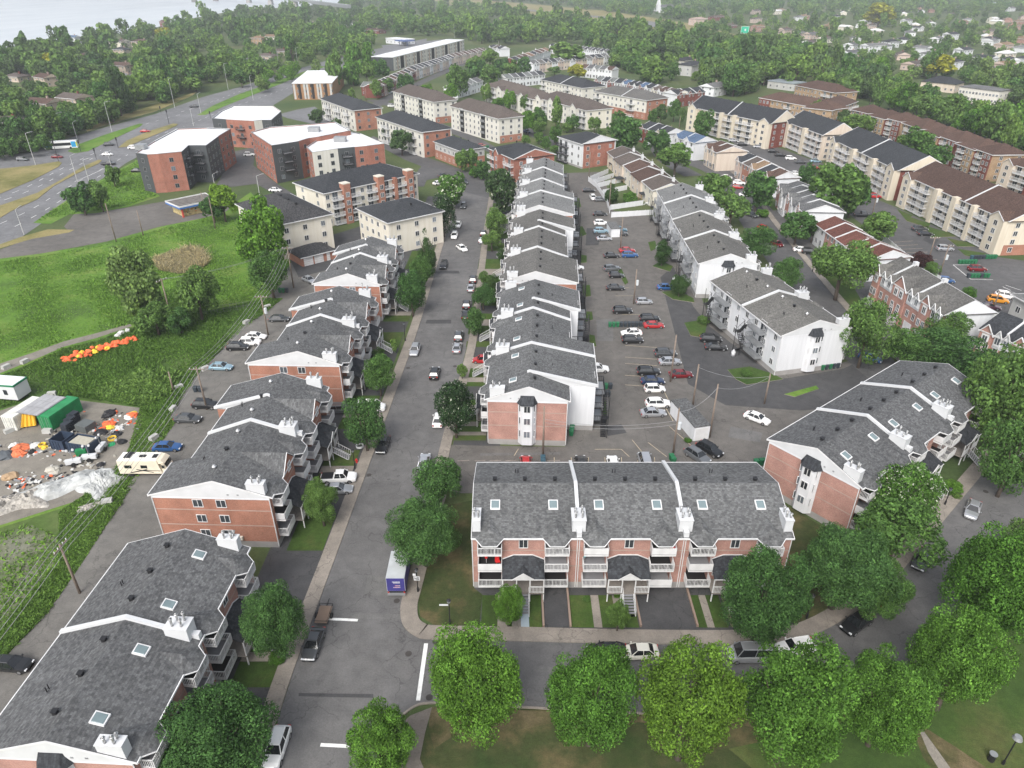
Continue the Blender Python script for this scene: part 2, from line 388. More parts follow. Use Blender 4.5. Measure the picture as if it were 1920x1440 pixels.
    if gables:
        for u in range(units):
            c=(u+.48)*U; w2=2.3; zt=h+2.0
            b=len(rf.v); yb=(zt-h)/sl-.45
            rf.v+=[(c-w2,-.5,h-.05),(c+w2,-.5,h-.05),(c,-.5,zt),(c,yb,zt),(c-w2,-.3,h),(c+w2,-.3,h)]
            for f_ in ((0,2,3,4),(1,5,3,2)): rf.f.append(tuple(b+k for k in f_)); rf.m.append(0)
            g=MB(); g.hexa([(c-w2+.1,-.05,h-.2),(c+w2-.1,-.05,h-.2),(c,-.05,zt-.1)],[(c-w2+.1,-.48,h-.2),(c+w2-.1,-.48,h-.2),(c,-.48,zt-.1)][::1])
            g.obj('gable',[wall],root)
            fa.tube((c-w2,-.55,h-.1),(c,-.55,zt+.02),.06,4); fa.tube((c+w2,-.55,h-.1),(c,-.55,zt+.02),.06,4)
    rf.obj('roof',[roof,WPAN],root); fa.objs('fascia',[WHT],root)
    # gable end panels
    for side,(xx,D) in enumerate(((0,marks[0][2]),(L,marks[-1][2]))):
        s=-1 if side==0 else 1; g=MB()
        A=[(xx+s*.003,-.02,h-.45),(xx+s*.003,D+.02,h-.45),(xx+s*.003,D+.02,h-.12),(xx+s*.003,yr,h+rise-.12),(xx+s*.003,-.02,h-.12)]
        B=[(p[0]+s*.06,p[1],p[2]) for p in A]
        g.hexa(A,B) if side else g.hexa(A[::-1],B[::-1]); g.obj('gable_panel',[SWH],root)
        if full or wall is SWH:
            for dy in (-.3,.3): MB().box(xx+(s*.1 if s<0 else .06),yr-2.2+dy*2,h+.15,xx+(-.06 if s<0 else s*.1),yr-1.95+dy*2,h+.35).obj('wall_vent',[GREYM],root)
        g=MB()
        for y_ in (-.03,D+.03): g.tube((xx+s*.06,y_,.3),(xx+s*.06,y_,h-.2),.06,5)
        g.objs('downspout',[WHT],root)
        xe=xx+s*(ov+.03)
        g=MB()
        for y0,z0_,y1,z1_ in ((-.5,h-.05,yr,h+rise-.02),(yr,h+rise-.02,D+.45,h-.05)):
            g.hexa([(xe-.03,y0,z0_-.16),(xe+.03,y0,z0_-.16),(xe+.03,y1,z1_-.16),(xe-.03,y1,z1_-.16)],[(xe-.03,y0,z0_+.04),(xe+.03,y0,z0_+.04),(xe+.03,y1,z1_+.04),(xe-.03,y1,z1_+.04)])
        g.objs('rake_board',[WHT],root)
    # firewall parapets and chimneys
    def strip(xc,y0,y1,D,hw=.2):
        g=MB()
        ys=[y for y in (y0,yr,y1) if y0<=y<=y1]
        for ya,yb in zip(ys[:-1],ys[1:]):
            def z(y): return zf(y) if y<=yr else h+rise-(y-yr)*rise/(D+.4-yr)
            g.hexa([(xc-hw,ya,z(ya)-.1),(xc+hw,ya,z(ya)-.1),(xc+hw,yb,z(yb)-.1),(xc-hw,yb,z(yb)-.1)],[(xc-hw,ya,z(ya)+.32),(xc+hw,ya,z(ya)+.32),(xc+hw,yb,z(yb)+.32),(xc-hw,yb,z(yb)+.32)])
        g.obj('firewall',[WPAN],root)
    def chimney(xc,wd=1.5,nf=4):
        z0=zf(.5)-.2; zt=zf(2.6)+.75
        g=MB(); g.box(xc-wd/2,.35,z0,xc+wd/2,2.5,zt); g.box(xc-wd/2-.05,.3,zt,xc+wd/2+.05,2.55,zt+.1)
        if wd>1.1: g.box(xc-.28,-.35,z0-.35,xc+.28,.349,z0+.6)
        c=g.obj('chimney',[WPAN],root)
        for i in range(nf): inst('flue',flue_mesh(),c,(xc-wd*.25+(i%2)*wd*.5,.8+(i//2)*.85+rnd.random()*.2,zt+.1),0,(1,1,.8+rnd.random()*.7))
    for u in range(1,units):
        xc=u*U; D=[m_ for m_ in marks if m_[0]<=xc<=m_[1]+.01][0][2]
        if chim: strip(xc,2.6,D+.5,D); chimney(xc)
        g=MB(); g.tube((xc-.12,-.06,.2),(xc-.12,-.06,h-.2),.05,5).tube((xc+.12,-.06,.2),(xc+.12,-.06,h-.2),.05,5); g.objs('downspout',[WHT],root)
    if chim:
        chimney(.45,.9,3); chimney(L-.45,.9,3)
    for i in range(1,len(marks)):
        if (marks[i][2]-marks[i-1][2])*(1 if deg>0 else -1)>1.2:
            D=max(marks[i][2],marks[i-1][2]); strip(marks[i][0],yr-.4,D+.4,D,.14)
    # roof furniture
    for u in range(units):
        x0=u*U
        for f_ in (.2,.5,.8):
            y_=yr+.8; inst('roof_vent',turbine_mesh() if (turb and f_!=.5) else vent_mesh(),root,(x0+U*f_,y_,h+rise-.2))
        g=MB(); 
        for dx in (-.15,.15): g.tube((x0+U*.42+dx,yr+3.4,h+.7),(x0+U*.42+dx,yr+3.4,h+1.75),.05,5)
        g.objs('vent_pipe',[BLK],root)
        if sky:
            for f_ in ((.21,.77) if sky=='two' else (.3,)):
                xs_=x0+U*f_; y0=3.0; zc=zf(y0+.55)
                g=MB(); P=lambda x_,y_,dz:(x_,y_,zf(y_)+dz)
                g.hexa([P(xs_-.55,y0,-.05),P(xs_+.55,y0,-.05),P(xs_+.55,y0+1.15,-.05),P(xs_-.55,y0+1.15,-.05)],[P(xs_-.55,y0,.16),P(xs_+.55,y0,.16),P(xs_+.55,y0+1.15,.16),P(xs_-.55,y0+1.15,.16)])
                so_=g.obj('skylight',[WHT],root)
                g=MB(); g.hexa([P(xs_-.44,y0+.1,.161),P(xs_+.44,y0+.1,.161),P(xs_+.44,y0+1.05,.161),P(xs_-.44,y0+1.05,.161)],[P(xs_-.4,y0+.14,.2),P(xs_+.4,y0+.14,.2),P(xs_+.4,y0+1.01,.2),P(xs_-.4,y0+1.01,.2)]); g.obj('glazing',[SKYL],so_)
    # front : balconies, doors, windows, porches
    for i,(c,wd) in enumerate(bays):
        for k,z in enumerate(fl):
            balcony(root,c,0,z,wd+.15,1.15,0,rails[(i//2+k)%len(rails)] if rnd.random()<.75 else 'picket',WHT,deckm if rnd.random()<.8 else DARK,True,1.24)
            if full: inst('patio_door',door_mesh(),root,(c,1.24,z))
        g=MB(); g.box(c-1.0,-.02+1.24,-.1,c+1.0,1.249,1.25); g.obj('garage_door' ,[DARK],root)  # near-black panel paints the shade of the garage opening below the balconies
    for u in range(units):
        c=(u+.48)*U; x1=(u*U)+3.3*U/11.7; x2=(u*U)+7.9*U/11.7
        if gables: win2(root,c,-.5 if gables else 0,h-1.15 if not gables else h-.6,.9,1.1,0,WHT)
        else: win2(root,c,0,h-1.75,.9,1.15,0,WHT,True)
        if not full: continue
        # porch
        cx=(x1+x2)/2; hw=(x2-x1)/2+.05; d=2.2
        g=MB(); zp=3.55; zt=5.15
        b=len(g.v)
        g.v+=[(cx-hw,-d,zp),(cx+hw,-d,zp),(cx+hw,-.01,zp+.95),(cx+hw-1.3,-.01,zt),(cx-hw+1.3,-.01,zt),(cx-hw,-.01,zp+.95),
              (cx-hw,-d,zp-.14),(cx+hw,-d,zp-.14),(cx+hw,-.01,zp+.6),(cx-hw,-.01,zp+.6)]
        for f_ in ((0,1,3,4),(1,2,3),(0,4,5),(6,7,1,0),(7,8,2,1),(9,6,0,5),(9,8,7,6)): g.f.append(tuple(b+k for k in f_)); g.m.append(0)
        # little central gable
        b=len(g.v); g.v+=[(cx-1.25,-d-.12,zp),(cx+1.25,-d-.12,zp),(cx,-d-.12,zp+.95),(cx,-.9,zp+.98)]
        for f_ in ((0,2,3),(1,3,2)): g.f.append(tuple(b+k for k in f_)); g.m.append(0)
        pr=g.obj('porch_roof',[RDK if wall is not SWH else RG2],root)
        g=MB(); g.hexa([(cx-1.15,-d-.05,zp),(cx+1.15,-d-.05,zp),(cx,-d-.05,zp+.88)],[(cx-1.15,-d-.11,zp),(cx+1.15,-d-.11,zp),(cx,-d-.11,zp+.88)])
        for A,B in (((cx-1.3,-d-.15,zp),(cx,-d-.15,zp+.98)),((cx+1.3,-d-.15,zp),(cx,-d-.15,zp+.98)),((cx-hw,-d-.03,zp-.05),(cx+hw,-d-.03,zp-.05)),((cx-hw,-.04,zp+.98),(cx-hw+1.3,-.04,zt+.03)),((cx+hw,-.04,zp+.98),(cx+hw-1.3,-.04,zt+.03)),((cx-hw+1.3,-.04,zt+.03),(cx+hw-1.3,-.04,zt+.03))): g.tube(A,B,.06,4)
        g.obj('pediment',[WHT],pr)
        g=MB(); g.box(cx-hw,-d,1.25,cx+hw,-.02,1.42,0)
        for xx in (cx-hw+.08,cx-.75,cx+.75,cx+hw-.08): g.box(xx-.06,-d+.02,-.1,xx+.06,-d+.14,zp-.14,1)
        po=g.obj('porch_floor',[PAVER,WHT],root)
        for xa,xb in ((cx-hw+.1,cx-.7),(cx+.7,cx+hw-.1)):
            g=MB(); g.box(xa,-d+.02,2.3,xb,-d+.1,2.38); g.box(xa,-d+.04,1.5,xb,-d+.08,1.56); n=int((xb-xa)/.15)
            for i in range(n+1): xx=xa+(xb-xa)*i/n; g.box(xx-.022,-d+.04,1.42,xx+.022,-d+.08,2.35)
            g.obj('railing',[WHT],po)
        g=MB(); ns=8
        for i in range(ns): g.box(cx-.6,-d-.01-(i+1)*.27,1.42-(i+1)*.17-.05,cx+.6,-d-.012-i*.27,1.42-(i+1)*.17,0)
        for xx in (cx-.64,cx+.64):
            g.tube((xx,-d,2.3),(xx,-d-ns*.27,.95),.035,4,1); g.tube((xx,-d-ns*.27,.0),(xx,-d-ns*.27,.95),.04,4,1); g.tube((xx,-d,1.3),(xx,-d-ns*.27,-.05),.05,4,1)
            for i in range(1,ns): yy=-d-i*.27; g.tube((xx,yy,1.42-i*.17),(xx,yy,2.3-i*.17),.018,4,1)
        g.obj('stairs',[DECK,WHT],root)
        inst('entrance_door',door_mesh(1.0,1.95),root,(cx,-.005,1.45)); inst('window',win_mesh(.8,1.0),root,(cx-1.5,0,2.1)); inst('window',win_mesh(.8,1.0),root,(cx+1.5,0,2.1))
    # end wall windows / bay
    def endface(side,style):
        xx=0 if side==0 else L; s=-1 if side==0 else 1; D=marks[0][2] if side==0 else marks[-1][2]; rz=R(-90) if side==0 else R(90)
        if style=='bay':
            yc=D*.5; g=MB(); q=[(xx,yc-1.35),(xx+s*.8,yc-.75),(xx+s*.8,yc+.75),(xx,yc+1.35)]
            g.prism(q,.5,h-.46); bw=g.obj('bay',[SWH],root)
            g=MB(); g.hexa([(xx,yc-1.6,h-.5),(xx+s*1.05,yc-.9,h-.5),(xx+s*1.05,yc+.9,h-.5),(xx,yc+1.6,h-.5)],[(xx+s*.08,yc-1.0,h+.75),(xx+s*.12,yc-.8,h+.75),(xx+s*.12,yc+.8,h+.75),(xx+s*.08,yc+1.0,h+.75)]); g.obj('bay_roof',[RDK],root)
            for z in (1.9,4.2,6.3):
                inst('window',win_mesh(.85,1.05),bw,(xx+s*.805,yc,z),rz)
                for q_ in (-1,1): inst('window',win_mesh(.35,1.05,WHT,False,False),bw,(xx+s*.405,yc+q_*1.06,z),rz+ (R(-37) if (q_*s)>0 else R(37)))
        elif style=='wins':
            for z in (1.6,3.95,6.3):
                for y_ in (D*.42,D*.62): win2(root,xx+s*.0,y_,z,1.1,1.05,rz)
            g=MB(); g.box(xx+s*.3,D*.3,1.3,xx+s*.02,D*.3+.8,1.8); g.obj('air_conditioner',[SCR],root)
    endface(0,near_end if bay=='x0' else 'none'); 
    if bay=='x1': endface(1,near_end)
    # rear
    for i,(a,b_,D) in enumerate(marks):
        n=max(1,int((b_-a)/3.2)); y=D+.045
        for z in (1.7,4.1,6.4):
            for j in range(n):
                xx=a+(j+.5)*(b_-a)/n
                inst('window',win_mesh(.9,1.0),root,(xx,y,z),math.pi)
    if rear_escape:
        for u in range(units):
            c=(u+.5)*U; D=[m_ for m_ in marks if m_[0]<=c<=m_[1]+.01][0][2]
            for z in (1.5,3.9,6.25):
                balcony(root,c,D+.05,z,4.2,1.5,math.pi,'bars',BLK if wall is not SWH else GREYM,GREYM,True)
                inst('patio_door',door_mesh(),root,(c-.8,D+.05,z),math.pi)
            g=MB(); zs=[0,1.5,3.9,6.25]
            for k in range(3):
                z0,z1=zs[k],zs[k+1]; x0,x1=(c+2.3,c+4.3) if k%2 else (c+4.3,c+2.3); y=D+1.6
                for yy in (y-.45,y+.35):
                    g.tube((x0,yy,z0),(x1,yy,z1),.06,4); g.tube((x0,yy,z0+.95),(x1,yy,z1+.95),.035,4)
                n=9
                for i in range(n):
                    t=(i+.5)/n; xx=x0+(x1-x0)*t; zz=z0+(z1-z0)*t; g.box(xx-.13,y-.45,zz,xx+.13,y+.35,zz+.04)
                g.box(min(x1,c+2.1)-.1 if k%2==0 else x1-.1,y-.55,z1-.06,x1+.9 if k%2 else x1+.1,y+.45,z1)
                for yy in (y-.55,y+.45):
                    g.tube((x1-.1,yy,z1+.95),(x1+.9,yy,z1+.95),.03,4)
            for xx in (c+2.2,c+4.5): g.tube((xx,D+2.1,0),(xx,D+2.1,7.3),.06,5)
            g.obj('fire_escape',[BLK],root)
    return root

# ---------------- apartment block ----------------
def gridwall(root,x0,y0,x1,y1,z0,fh,nf,n,ww=1.0,wh=1.15,fr=WHT,skip=()):
    "windows along a wall from (x0,y0) to (x1,y1), outward normal to the right of that direction"
    L=math.hypot(x1-x0,y1-y0); rz=math.atan2(y1-y0,x1-x0)
    for k in range(nf):
        for i in range(n):
            if (k,i) in skip: continue
            t=(i+.5)/n; inst('window',win_mesh(ww,wh,fr),root,(x0+(x1-x0)*t,y0+(y1-y0)*t,z0+k*fh),rz)
def roofmesh(kind,x0,y0,x1,y1,z,rise,ov=.5,T=.2,ends=('hip','hip'),m=0):
    g=MB(); X0,X1,Y0,Y1=x0-ov,x1+ov,y0-ov,y1+ov; yc=(Y0+Y1)/2; d=(Y1-Y0)/2
    a=X0+(d*.95 if ends[0]=='hip' else 0); b_=X1-(d*.95 if ends[1]=='hip' else 0)
    if b_<a: a=b_=(X0+X1)/2
    g.v+=[(X0,Y0,z-T),(X1,Y0,z-T),(X1,Y1,z-T),(X0,Y1,z-T),(X0,Y0,z),(X1,Y0,z),(X1,Y1,z),(X0,Y1,z),(a,yc,z+rise),(b_,yc,z+rise)]
    for f_ in ((3,2,1,0),(0,1,5,4),(1,2,6,5),(2,3,7,6),(3,0,4,7),(4,5,9,8),(5,6,9),(6,7,8,9),(7,4,8)): g.f.append(f_); g.m.append(1 if (f_==(5,6,9) and ends[1]!='hip') or (f_==(7,4,8) and ends[0]!='hip') else m)
    return g
def apt(pa,pb,D,h,label,roof,wall,bays,ends=('hip','hip'),rise=2.6,nf=4,endwall=None,endlow=None,nend=3,cat='apartment building',group='apartment blocks',fh=None,base=None,lowwall=None,stacks=3,firewall=False,railm=WHT,winf=WHT,vents=True,L=None):
    a=G(*pa,h); b_=G(*pb,h); ang=math.atan2(b_[1]-a[1],b_[0]-a[0]); L=L or math.dist(a,b_)
    root=empty('apartment_building',(a[0],a[1],0),ang,label,cat,group)
    fh=fh or (h-.6)/nf; z0=.9
    MB().box(0,0,-.3,L,D,h-.02).obj('wall',[wall],root)
    if base: MB().box(-.03,-.03,-.3,L+.03,D+.03,.7).obj('foundation',[FOUND],root)
    if lowwall: # lower storeys in another material
        MB().box(-.05,-.05,-.3,L+.05,D+.05,fh*1.15).obj('lower_wall',[lowwall],root)
    if endwall: MB().box(L+.001,.6,0,L+.09,D-.6,h*(.97 if endlow is None else endlow)).obj('end_wall',[endwall],root)
    roofmesh('',0,0,L,D,h,rise,ends=ends).obj('roof',[roof,wall],root)
    g=MB(); ov=.5
    g.box(-ov,-ov-.09,h-.2,L+ov,-ov-.002,h+.03).box(-ov,D+ov+.002,h-.2,L+ov,D+ov+.09,h+.03)
    for e,xx in ((0,-ov),(1,L+ov)):
        s=-1 if e==0 else 1
        if ends[e]=='hip': g.box(min(xx,xx+s*.09),-ov,h-.2,max(xx,xx+s*.09),D+ov,h+.03)
        else:
            yc=D/2
            for y0,z_0,y1,z_1 in ((-ov,h,yc,h+rise),(yc,h+rise,D+ov,h)):
                g.hexa([(xx-.06,y0,z_0-.2),(xx+.06,y0,z_0-.2),(xx+.06,y1,z_1-.2),(xx-.06,y1,z_1-.2)],[(xx-.06,y0,z_0+.05),(xx+.06,y0,z_0+.05),(xx+.06,y1,z_1+.05),(xx-.06,y1,z_1+.05)])
            pass
    g.objs('fascia',[WHT],root)
    tot=sum(b[1] for b in bays); x=0; k=L/tot
    for kind,wd,*ex in bays:
        wd=wd*k; c=x+wd/2
        if kind=='w':
            n=max(1,round(wd/3.4))
            gridwall(root,x,0,x+wd,0,z0,fh,nf,n,fr=winf)
        elif kind=='b':
            n=max(1,round(wd/4.2))
            for j in range(n):
                cx=x+(j+.5)*wd/n
                for f_ in range(nf):
                    balcony(root,cx,0,.5+f_*fh,wd/n*.86,1.3,0,'bars',railm,DECK)
                    inst('patio_door',door_mesh(),root,(cx-.3,-.0,.5+f_*fh))
        elif kind in('t','p'):   # projecting tower / pier
            mt=ex[0] if ex else wall; pj=1.5; top=h+(1.6 if kind=='t' else .35)
            g=MB()
            if kind=='t' and (len(ex)<2 or ex[1]=='gable'):
                g.box(x,-pj,0,x+wd,-.01,h-.05); g.hexa([(x,-pj,h-.05),(x+wd,-pj,h-.05),(x+wd/2,-pj,top)],[(x,-.01,h-.05),(x+wd,-.01,h-.05),(x+wd/2,-.01,top)]) 
                g.obj('tower',[mt],root)
                r=MB(); yb=(top-h)/(rise/(D/2+.5))
                r.v+=[(x-.2,-pj-.2,h-.1),(x+wd/2,-pj-.2,top+.12),(x+wd/2,yb,top+.12),(x-.2,-.2,h+.02),(x+wd+.2,-pj-.2,h-.1),(x+wd+.2,-.2,h+.02)]
                r.f+=[(0,1,2,3),(1,4,5,2)]; r.m+=[0,0]; r.obj('tower_roof',[roof],root)
                r=MB(); r.tube((x-.2,-pj-.22,h-.12),(x+wd/2,-pj-.22,top+.1),.09,4).tube((x+wd+.2,-pj-.22,h-.12),(x+wd/2,-pj-.22,top+.1),.09,4); r.objs('fascia',[WHT],root)
            else:
                g.box(x,-pj,0,x+wd,-.01,top); g.obj('tower' if kind=='t' else 'pier',[mt],root)
                if kind=='t': MB().box(x-.05,-pj-.05,top,x+wd+.05,.8,top+.25).obj('cap',[SCR],root); 
                if kind=='t': MB().box(x+.02,-.0,h-.5,x+wd-.02,.75,top-.01).obj('tower_back',[mt],root)
            if kind=='t':
                for f_ in range(nf): inst('window',win_mesh(min(1.2,wd*.5),1.2,winf),root,(c,-pj,z0+f_*fh))
        elif kind=='c':
            MB().box(x,-.45,0,x+wd,-.01,h-.22).obj('facade_panel',[ex[0]],root)
            n=max(1,round(wd/2.6))
            gridwall(root,x,-.45,x+wd,-.45,z0,fh,nf,n,fr=winf)
        elif kind=='s':  # open stairwell slot, its inner shade painted as a dark flat panel
            MB().box(x+.1,-.04,.3,x+wd-.1,-.005,h-.5).obj('stairwell',[DARK],root)
            g=MB()
            for f_ in range(1,nf+1): g.box(x+.15,-.5,f_*fh-.1,x+wd-.15,-.045,f_*fh); g.box(x+.15,-.5,f_*fh,x+wd-.15,-.46,f_*fh+.95)
            g.objs('landing',[GREYM],root)
        x+=wd
    gridwall(root,L+.09,0,L+.09,D,z0,fh,nf,nend,fr=winf)
    gridwall(root,L,D,0,D,z0,fh,nf,max(2,int(L/6)),fr=winf)
    gridwall(root,0,D,0,0,z0,fh,nf,2,fr=winf)
    if vents:
        n=max(2,int(L/6))
        for i in range(n): inst('roof_vent',vent_mesh(),root,(L*(.22+.56*i/(n-1)),D/2+.9,h+rise-.35))
    if firewall:
        g=MB(); yc=D/2; xc=L*firewall
        for y0,z_0,y1,z_1 in ((-ov,h,yc,h+rise),(yc,h+rise,D+ov,h)):
            g.hexa([(xc-.16,y0,z_0-.1),(xc+.16,y0,z_0-.1),(xc+.16,y1,z_1-.1),(xc-.16,y1,z_1-.1)],[(xc-.16,y0,z_0+.25),(xc+.16,y0,z_0+.25),(xc+.16,y1,z_1+.25),(xc-.16,y1,z_1+.25)])
        g.obj('firewall',[WPAN],root)
    return root
def flat(pts,h,label,mats,rh=.5,nf=4,extra=(),group='flat roofed apartment buildings',win=3.6,balc=()):
    W=[G(x,y,h) for x,y in pts]; ox,oy=W[0]
    P=[(x-ox,y-oy) for x,y in W]; n=len(P); mats=[mats[i%len(mats)] for i in range(n)]
    if sum(P[i][0]*P[(i+1)%n][1]-P[(i+1)%n][0]*P[i][1] for i in range(n))<0: P=P[::-1]; mats=[mats[(n-2-j)%n] for j in range(n)]; balc=[(n-2-j)%n for j in balc]
    mats=list(mats)
    root=empty('flat_roofed_building',(ox,oy,0),0,label,'apartment building',group)
    MB().prism(P,-.3,h-.35).obj('wall',[mats[0]],root)
    # parapet and roof
    MB().prism(P,h-.35,h).obj('roof',[RFLAT],root)
    cx=sum(p[0] for p in P)/n; cy=sum(p[1] for p in P)/n
    i0=0; fh=(h-1)/nf
    for i in range(n):
        a=P[i]; b_=P[(i+1)%n]; L=math.dist(a,b_); ang=math.atan2(b_[1]-a[1],b_[0]-a[0])
        g=MB(); g.box(0,-.08,0,L,.12,h+.25); mt=mats[i%len(mats)]
        fo=g.obj('facade_panel',[mt],root,(a[0],a[1],0),ang)
        MB().box(-.05,-.14,h+.25,L+.05,.2,h+.33).obj('parapet_cap',[WPAN if i%2 else GREYM],root,(a[0],a[1],0),ang)
        nw=int(L/win)
        for k in range(nf):
            for j in range(nw):
                inst('window',win_mesh(1.15,1.25,GREYM),fo,((j+.5)*L/nw,-.08,1.2+k*fh))
        if i in balc and L>5:
            for k in range(1,nf): balcony(fo,L/2,-.08,.9+k*fh,3.4,1.4,0,'bars',BLK,DECK)
    for dx,dy,w_,d_ in extra:
        MB().box(cx+dx,cy+dy,h,cx+dx+w_,cy+dy+d_,h+1.6).obj('roof_hut',[GREYM],root)
    rn=random.Random(len(label))
    for i in range(6): inst('roof_vent',turbine_mesh(),root,(cx+rn.uniform(-5,5),cy+rn.uniform(-5,5),h+.2),0,(.6,.6,.8))
    return root
# ---------------- two storey row houses ----------------
def rowh(pa,pb,D,h,label,roofs,walls,n,rise=2.0,gable='alt',nf=2,side=None,cat='row house',dorm=False,group='row house blocks',detail=True,frontwall=None,chim=0,end=WPAN,slant=0):
    a=G(*pa,h); b_=G(*pb,h); ang=math.atan2(b_[1]-a[1],b_[0]-a[0]); L=math.dist(a,b_); U=L/n
    root=empty('row_house',(a[0],a[1],0),ang,label,cat,group); fh=h/nf; yc=D/2; sl=rise/(D/2+.35)
    for i in range(n):
        x0=i*U; wl=walls[i%len(walls)]; rm=roofs[i%len(roofs)]; st=(i%2)*.6*slant
        MB().box(x0,-st,-.2,x0+U-.002,D-st,h-.02).obj('wall',[wl],root)
        r=roofmesh('',x0,-st,x0+U,D-st,h,rise,ov=.35,ends=('g','g')); r.v=[(min(max(v[0],x0 if i else x0-.3),x0+U if i<n-1 else x0+U+.3),v[1],v[2]) for v in r.v]
        r.obj('roof',[rm,side or wl],root)
        if i>0:
            g=MB(); 
            for y0,z_0,y1,z_1 in ((-.4,h,yc,h+rise),(yc,h+rise,D+.4,h)):
                g.hexa([(x0-.13,y0,z_0-.1),(x0+.13,y0,z_0-.1),(x0+.13,y1,z_1-.1),(x0-.13,y1,z_1-.1)],[(x0-.13,y0,z_0+.24),(x0+.13,y0,z_0+.24),(x0+.13,y1,z_1+.24),(x0-.13,y1,z_1+.24)])
            g.obj('firewall',[WPAN],root)
        c=x0+U/2
        if gable and (gable=='all' or i%2==0):
            w2=U*.28; top=h+rise*.72; cc=x0+U*.3; yb=(top-h)/sl-.35
            g=MB(); g.hexa([(cc-w2,-.01-st,h-.3),(cc+w2,-.01-st,h-.3),(cc,-.01-st,top)],[(cc-w2,-.35-st,h-.3),(cc+w2,-.35-st,h-.3),(cc,-.35-st,top)]); g.box(cc-w2+.1,-.35-st,fh*.6,cc+w2-.1,-.012-st,h-.3); g.obj('gable',[wl],root)
            r=MB(); r.v+=[(cc-w2-.15,-.5-st,h-.4),(cc,-.5-st,top+.08),(cc,yb,top+.08),(cc-w2-.15,-.2,h),(cc+w2+.15,-.5-st,h-.4),(cc+w2+.15,-.2,h)]; r.f+=[(0,1,2,3),(1,4,5,2)]; r.m+=[0,0]; r.obj('gable_roof',[rm],root)
            g=MB(); g.tube((cc-w2-.15,-.52-st,h-.42),(cc,-.52-st,top+.06),.07,4).tube((cc+w2+.15,-.52-st,h-.42),(cc,-.52-st,top+.06),.07,4); g.objs('fascia',[WHT],root)
            inst('window',win_mesh(.9,1.15),root,(cc,-.35-st,h-1.6))
        else: inst('window',win_mesh(.9,1.15),root,(x0+U*.3,-st,h-1.6))
        inst('window',win_mesh(.9,1.15),root,(x0+U*.72,-st,h-1.6))
        if nf>2: inst('window',win_mesh(.9,1.15),root,(x0+U*.3,-.35-st,h-1.6-fh)); inst('window',win_mesh(.9,1.15),root,(x0+U*.72,-st,h-1.6-fh))
        inst('entrance_door',door_mesh(.95,2.0),root,(x0+U*.72,-st,.3)); inst('window',win_mesh(1.3,1.2),root,(x0+U*.3,-.35-st if gable and (gable=='all' or i%2==0) else -st,1.0))
        for z in (1.0,h-1.6):
            inst('window',win_mesh(1.0,1.1),root,(x0+U*.3,D-st+.01,z),math.pi); inst('window',win_mesh(1.0,1.1),root,(x0+U*.7,D-st+.01,z),math.pi)
        if i%2==0: inst('roof_vent',vent_mesh(),root,(c,yc+.7,h+rise-.4),0,(.8,.8,.8))
        if chim and i%chim==0:
            g=MB(); g.box(c-.35,D*.72,h+.2,c+.35,D*.72+.8,h+2.3); co=g.obj('chimney',[WPAN],root)
            inst('flue',flue_mesh(),co,(c,D*.72+.4,h+2.3))
    g=MB(); g.box(-.3,-.45,h-.18,L+.3,-.352,h+.03).box(-.3,D+.352,h-.18,L+.3,D+.45,h+.03); g.objs('gutter',[WHT],root)
    for e,xx in ((0,0),(1,L)):
        s=-1 if e==0 else 1
        if side: MB().box(min(xx,xx+s*.04)+.0005,.0,.0,max(xx,xx+s*.04),D,h-.28).obj('side_wall',[side],root)
        g=MB(); xe=xx+s*.33
        for y0,z_0,y1,z_1 in ((-.4,h,yc,h+rise),(yc,h+rise,D+.4,h)):
            g.hexa([(xe-.05,y0,z_0-.2),(xe+.05,y0,z_0-.2),(xe+.05,y1,z_1-.2),(xe-.05,y1,z_1-.2)],[(xe-.05,y0,z_0+.05),(xe+.05,y0,z_0+.05),(xe+.05,y1,z_1+.05),(xe-.05,y1,z_1+.05)])
        g.objs('rake_board',[WHT],root)
    return root
# ---------------- detached house ----------------
def house(x,y,ang,L,D,h,label,roof,wall,kind='hip',cat='house',group=None,rise=1.9):
    root=empty('house',(x,y,0),ang,label,cat,group)
    MB().box(-L/2,-D/2,-.2,L/2,D/2,h-.02).obj('wall',[wall],root)
    e=('hip','hip') if kind=='hip' else ('g','g')
    roofmesh('',-L/2,-D/2,L/2,D/2,h,rise,ends=e).obj('roof',[roof,wall],root)
    g=MB(); g.box(-L/2-.5,-D/2-.58,h-.2,L/2+.5,-D/2-.502,h+.03).box(-L/2-.5,D/2+.502,h-.2,L/2+.5,D/2+.58,h+.03); g.objs('fascia',[WHT],root)
    MB().box(L*.2,-.4,h,L*.2+.8,.4,h+rise+1.0).obj('chimney',[BRED if roof is RBRN else BAND],root)
    nf=2 if h>4.5 else 1
    for (x0,y0,x1,y1,n) in ((-L/2,-D/2,L/2,-D/2,3),(L/2,-D/2,L/2,D/2,2),(-L/2,D/2,-L/2,-D/2,2)): gridwall(root,x0,y0,x1,y1,1.0,2.6,nf,n)
    inst('entrance_door',door_mesh(.95,2.0),root,(-L*.05,-D/2,.15))
    return root

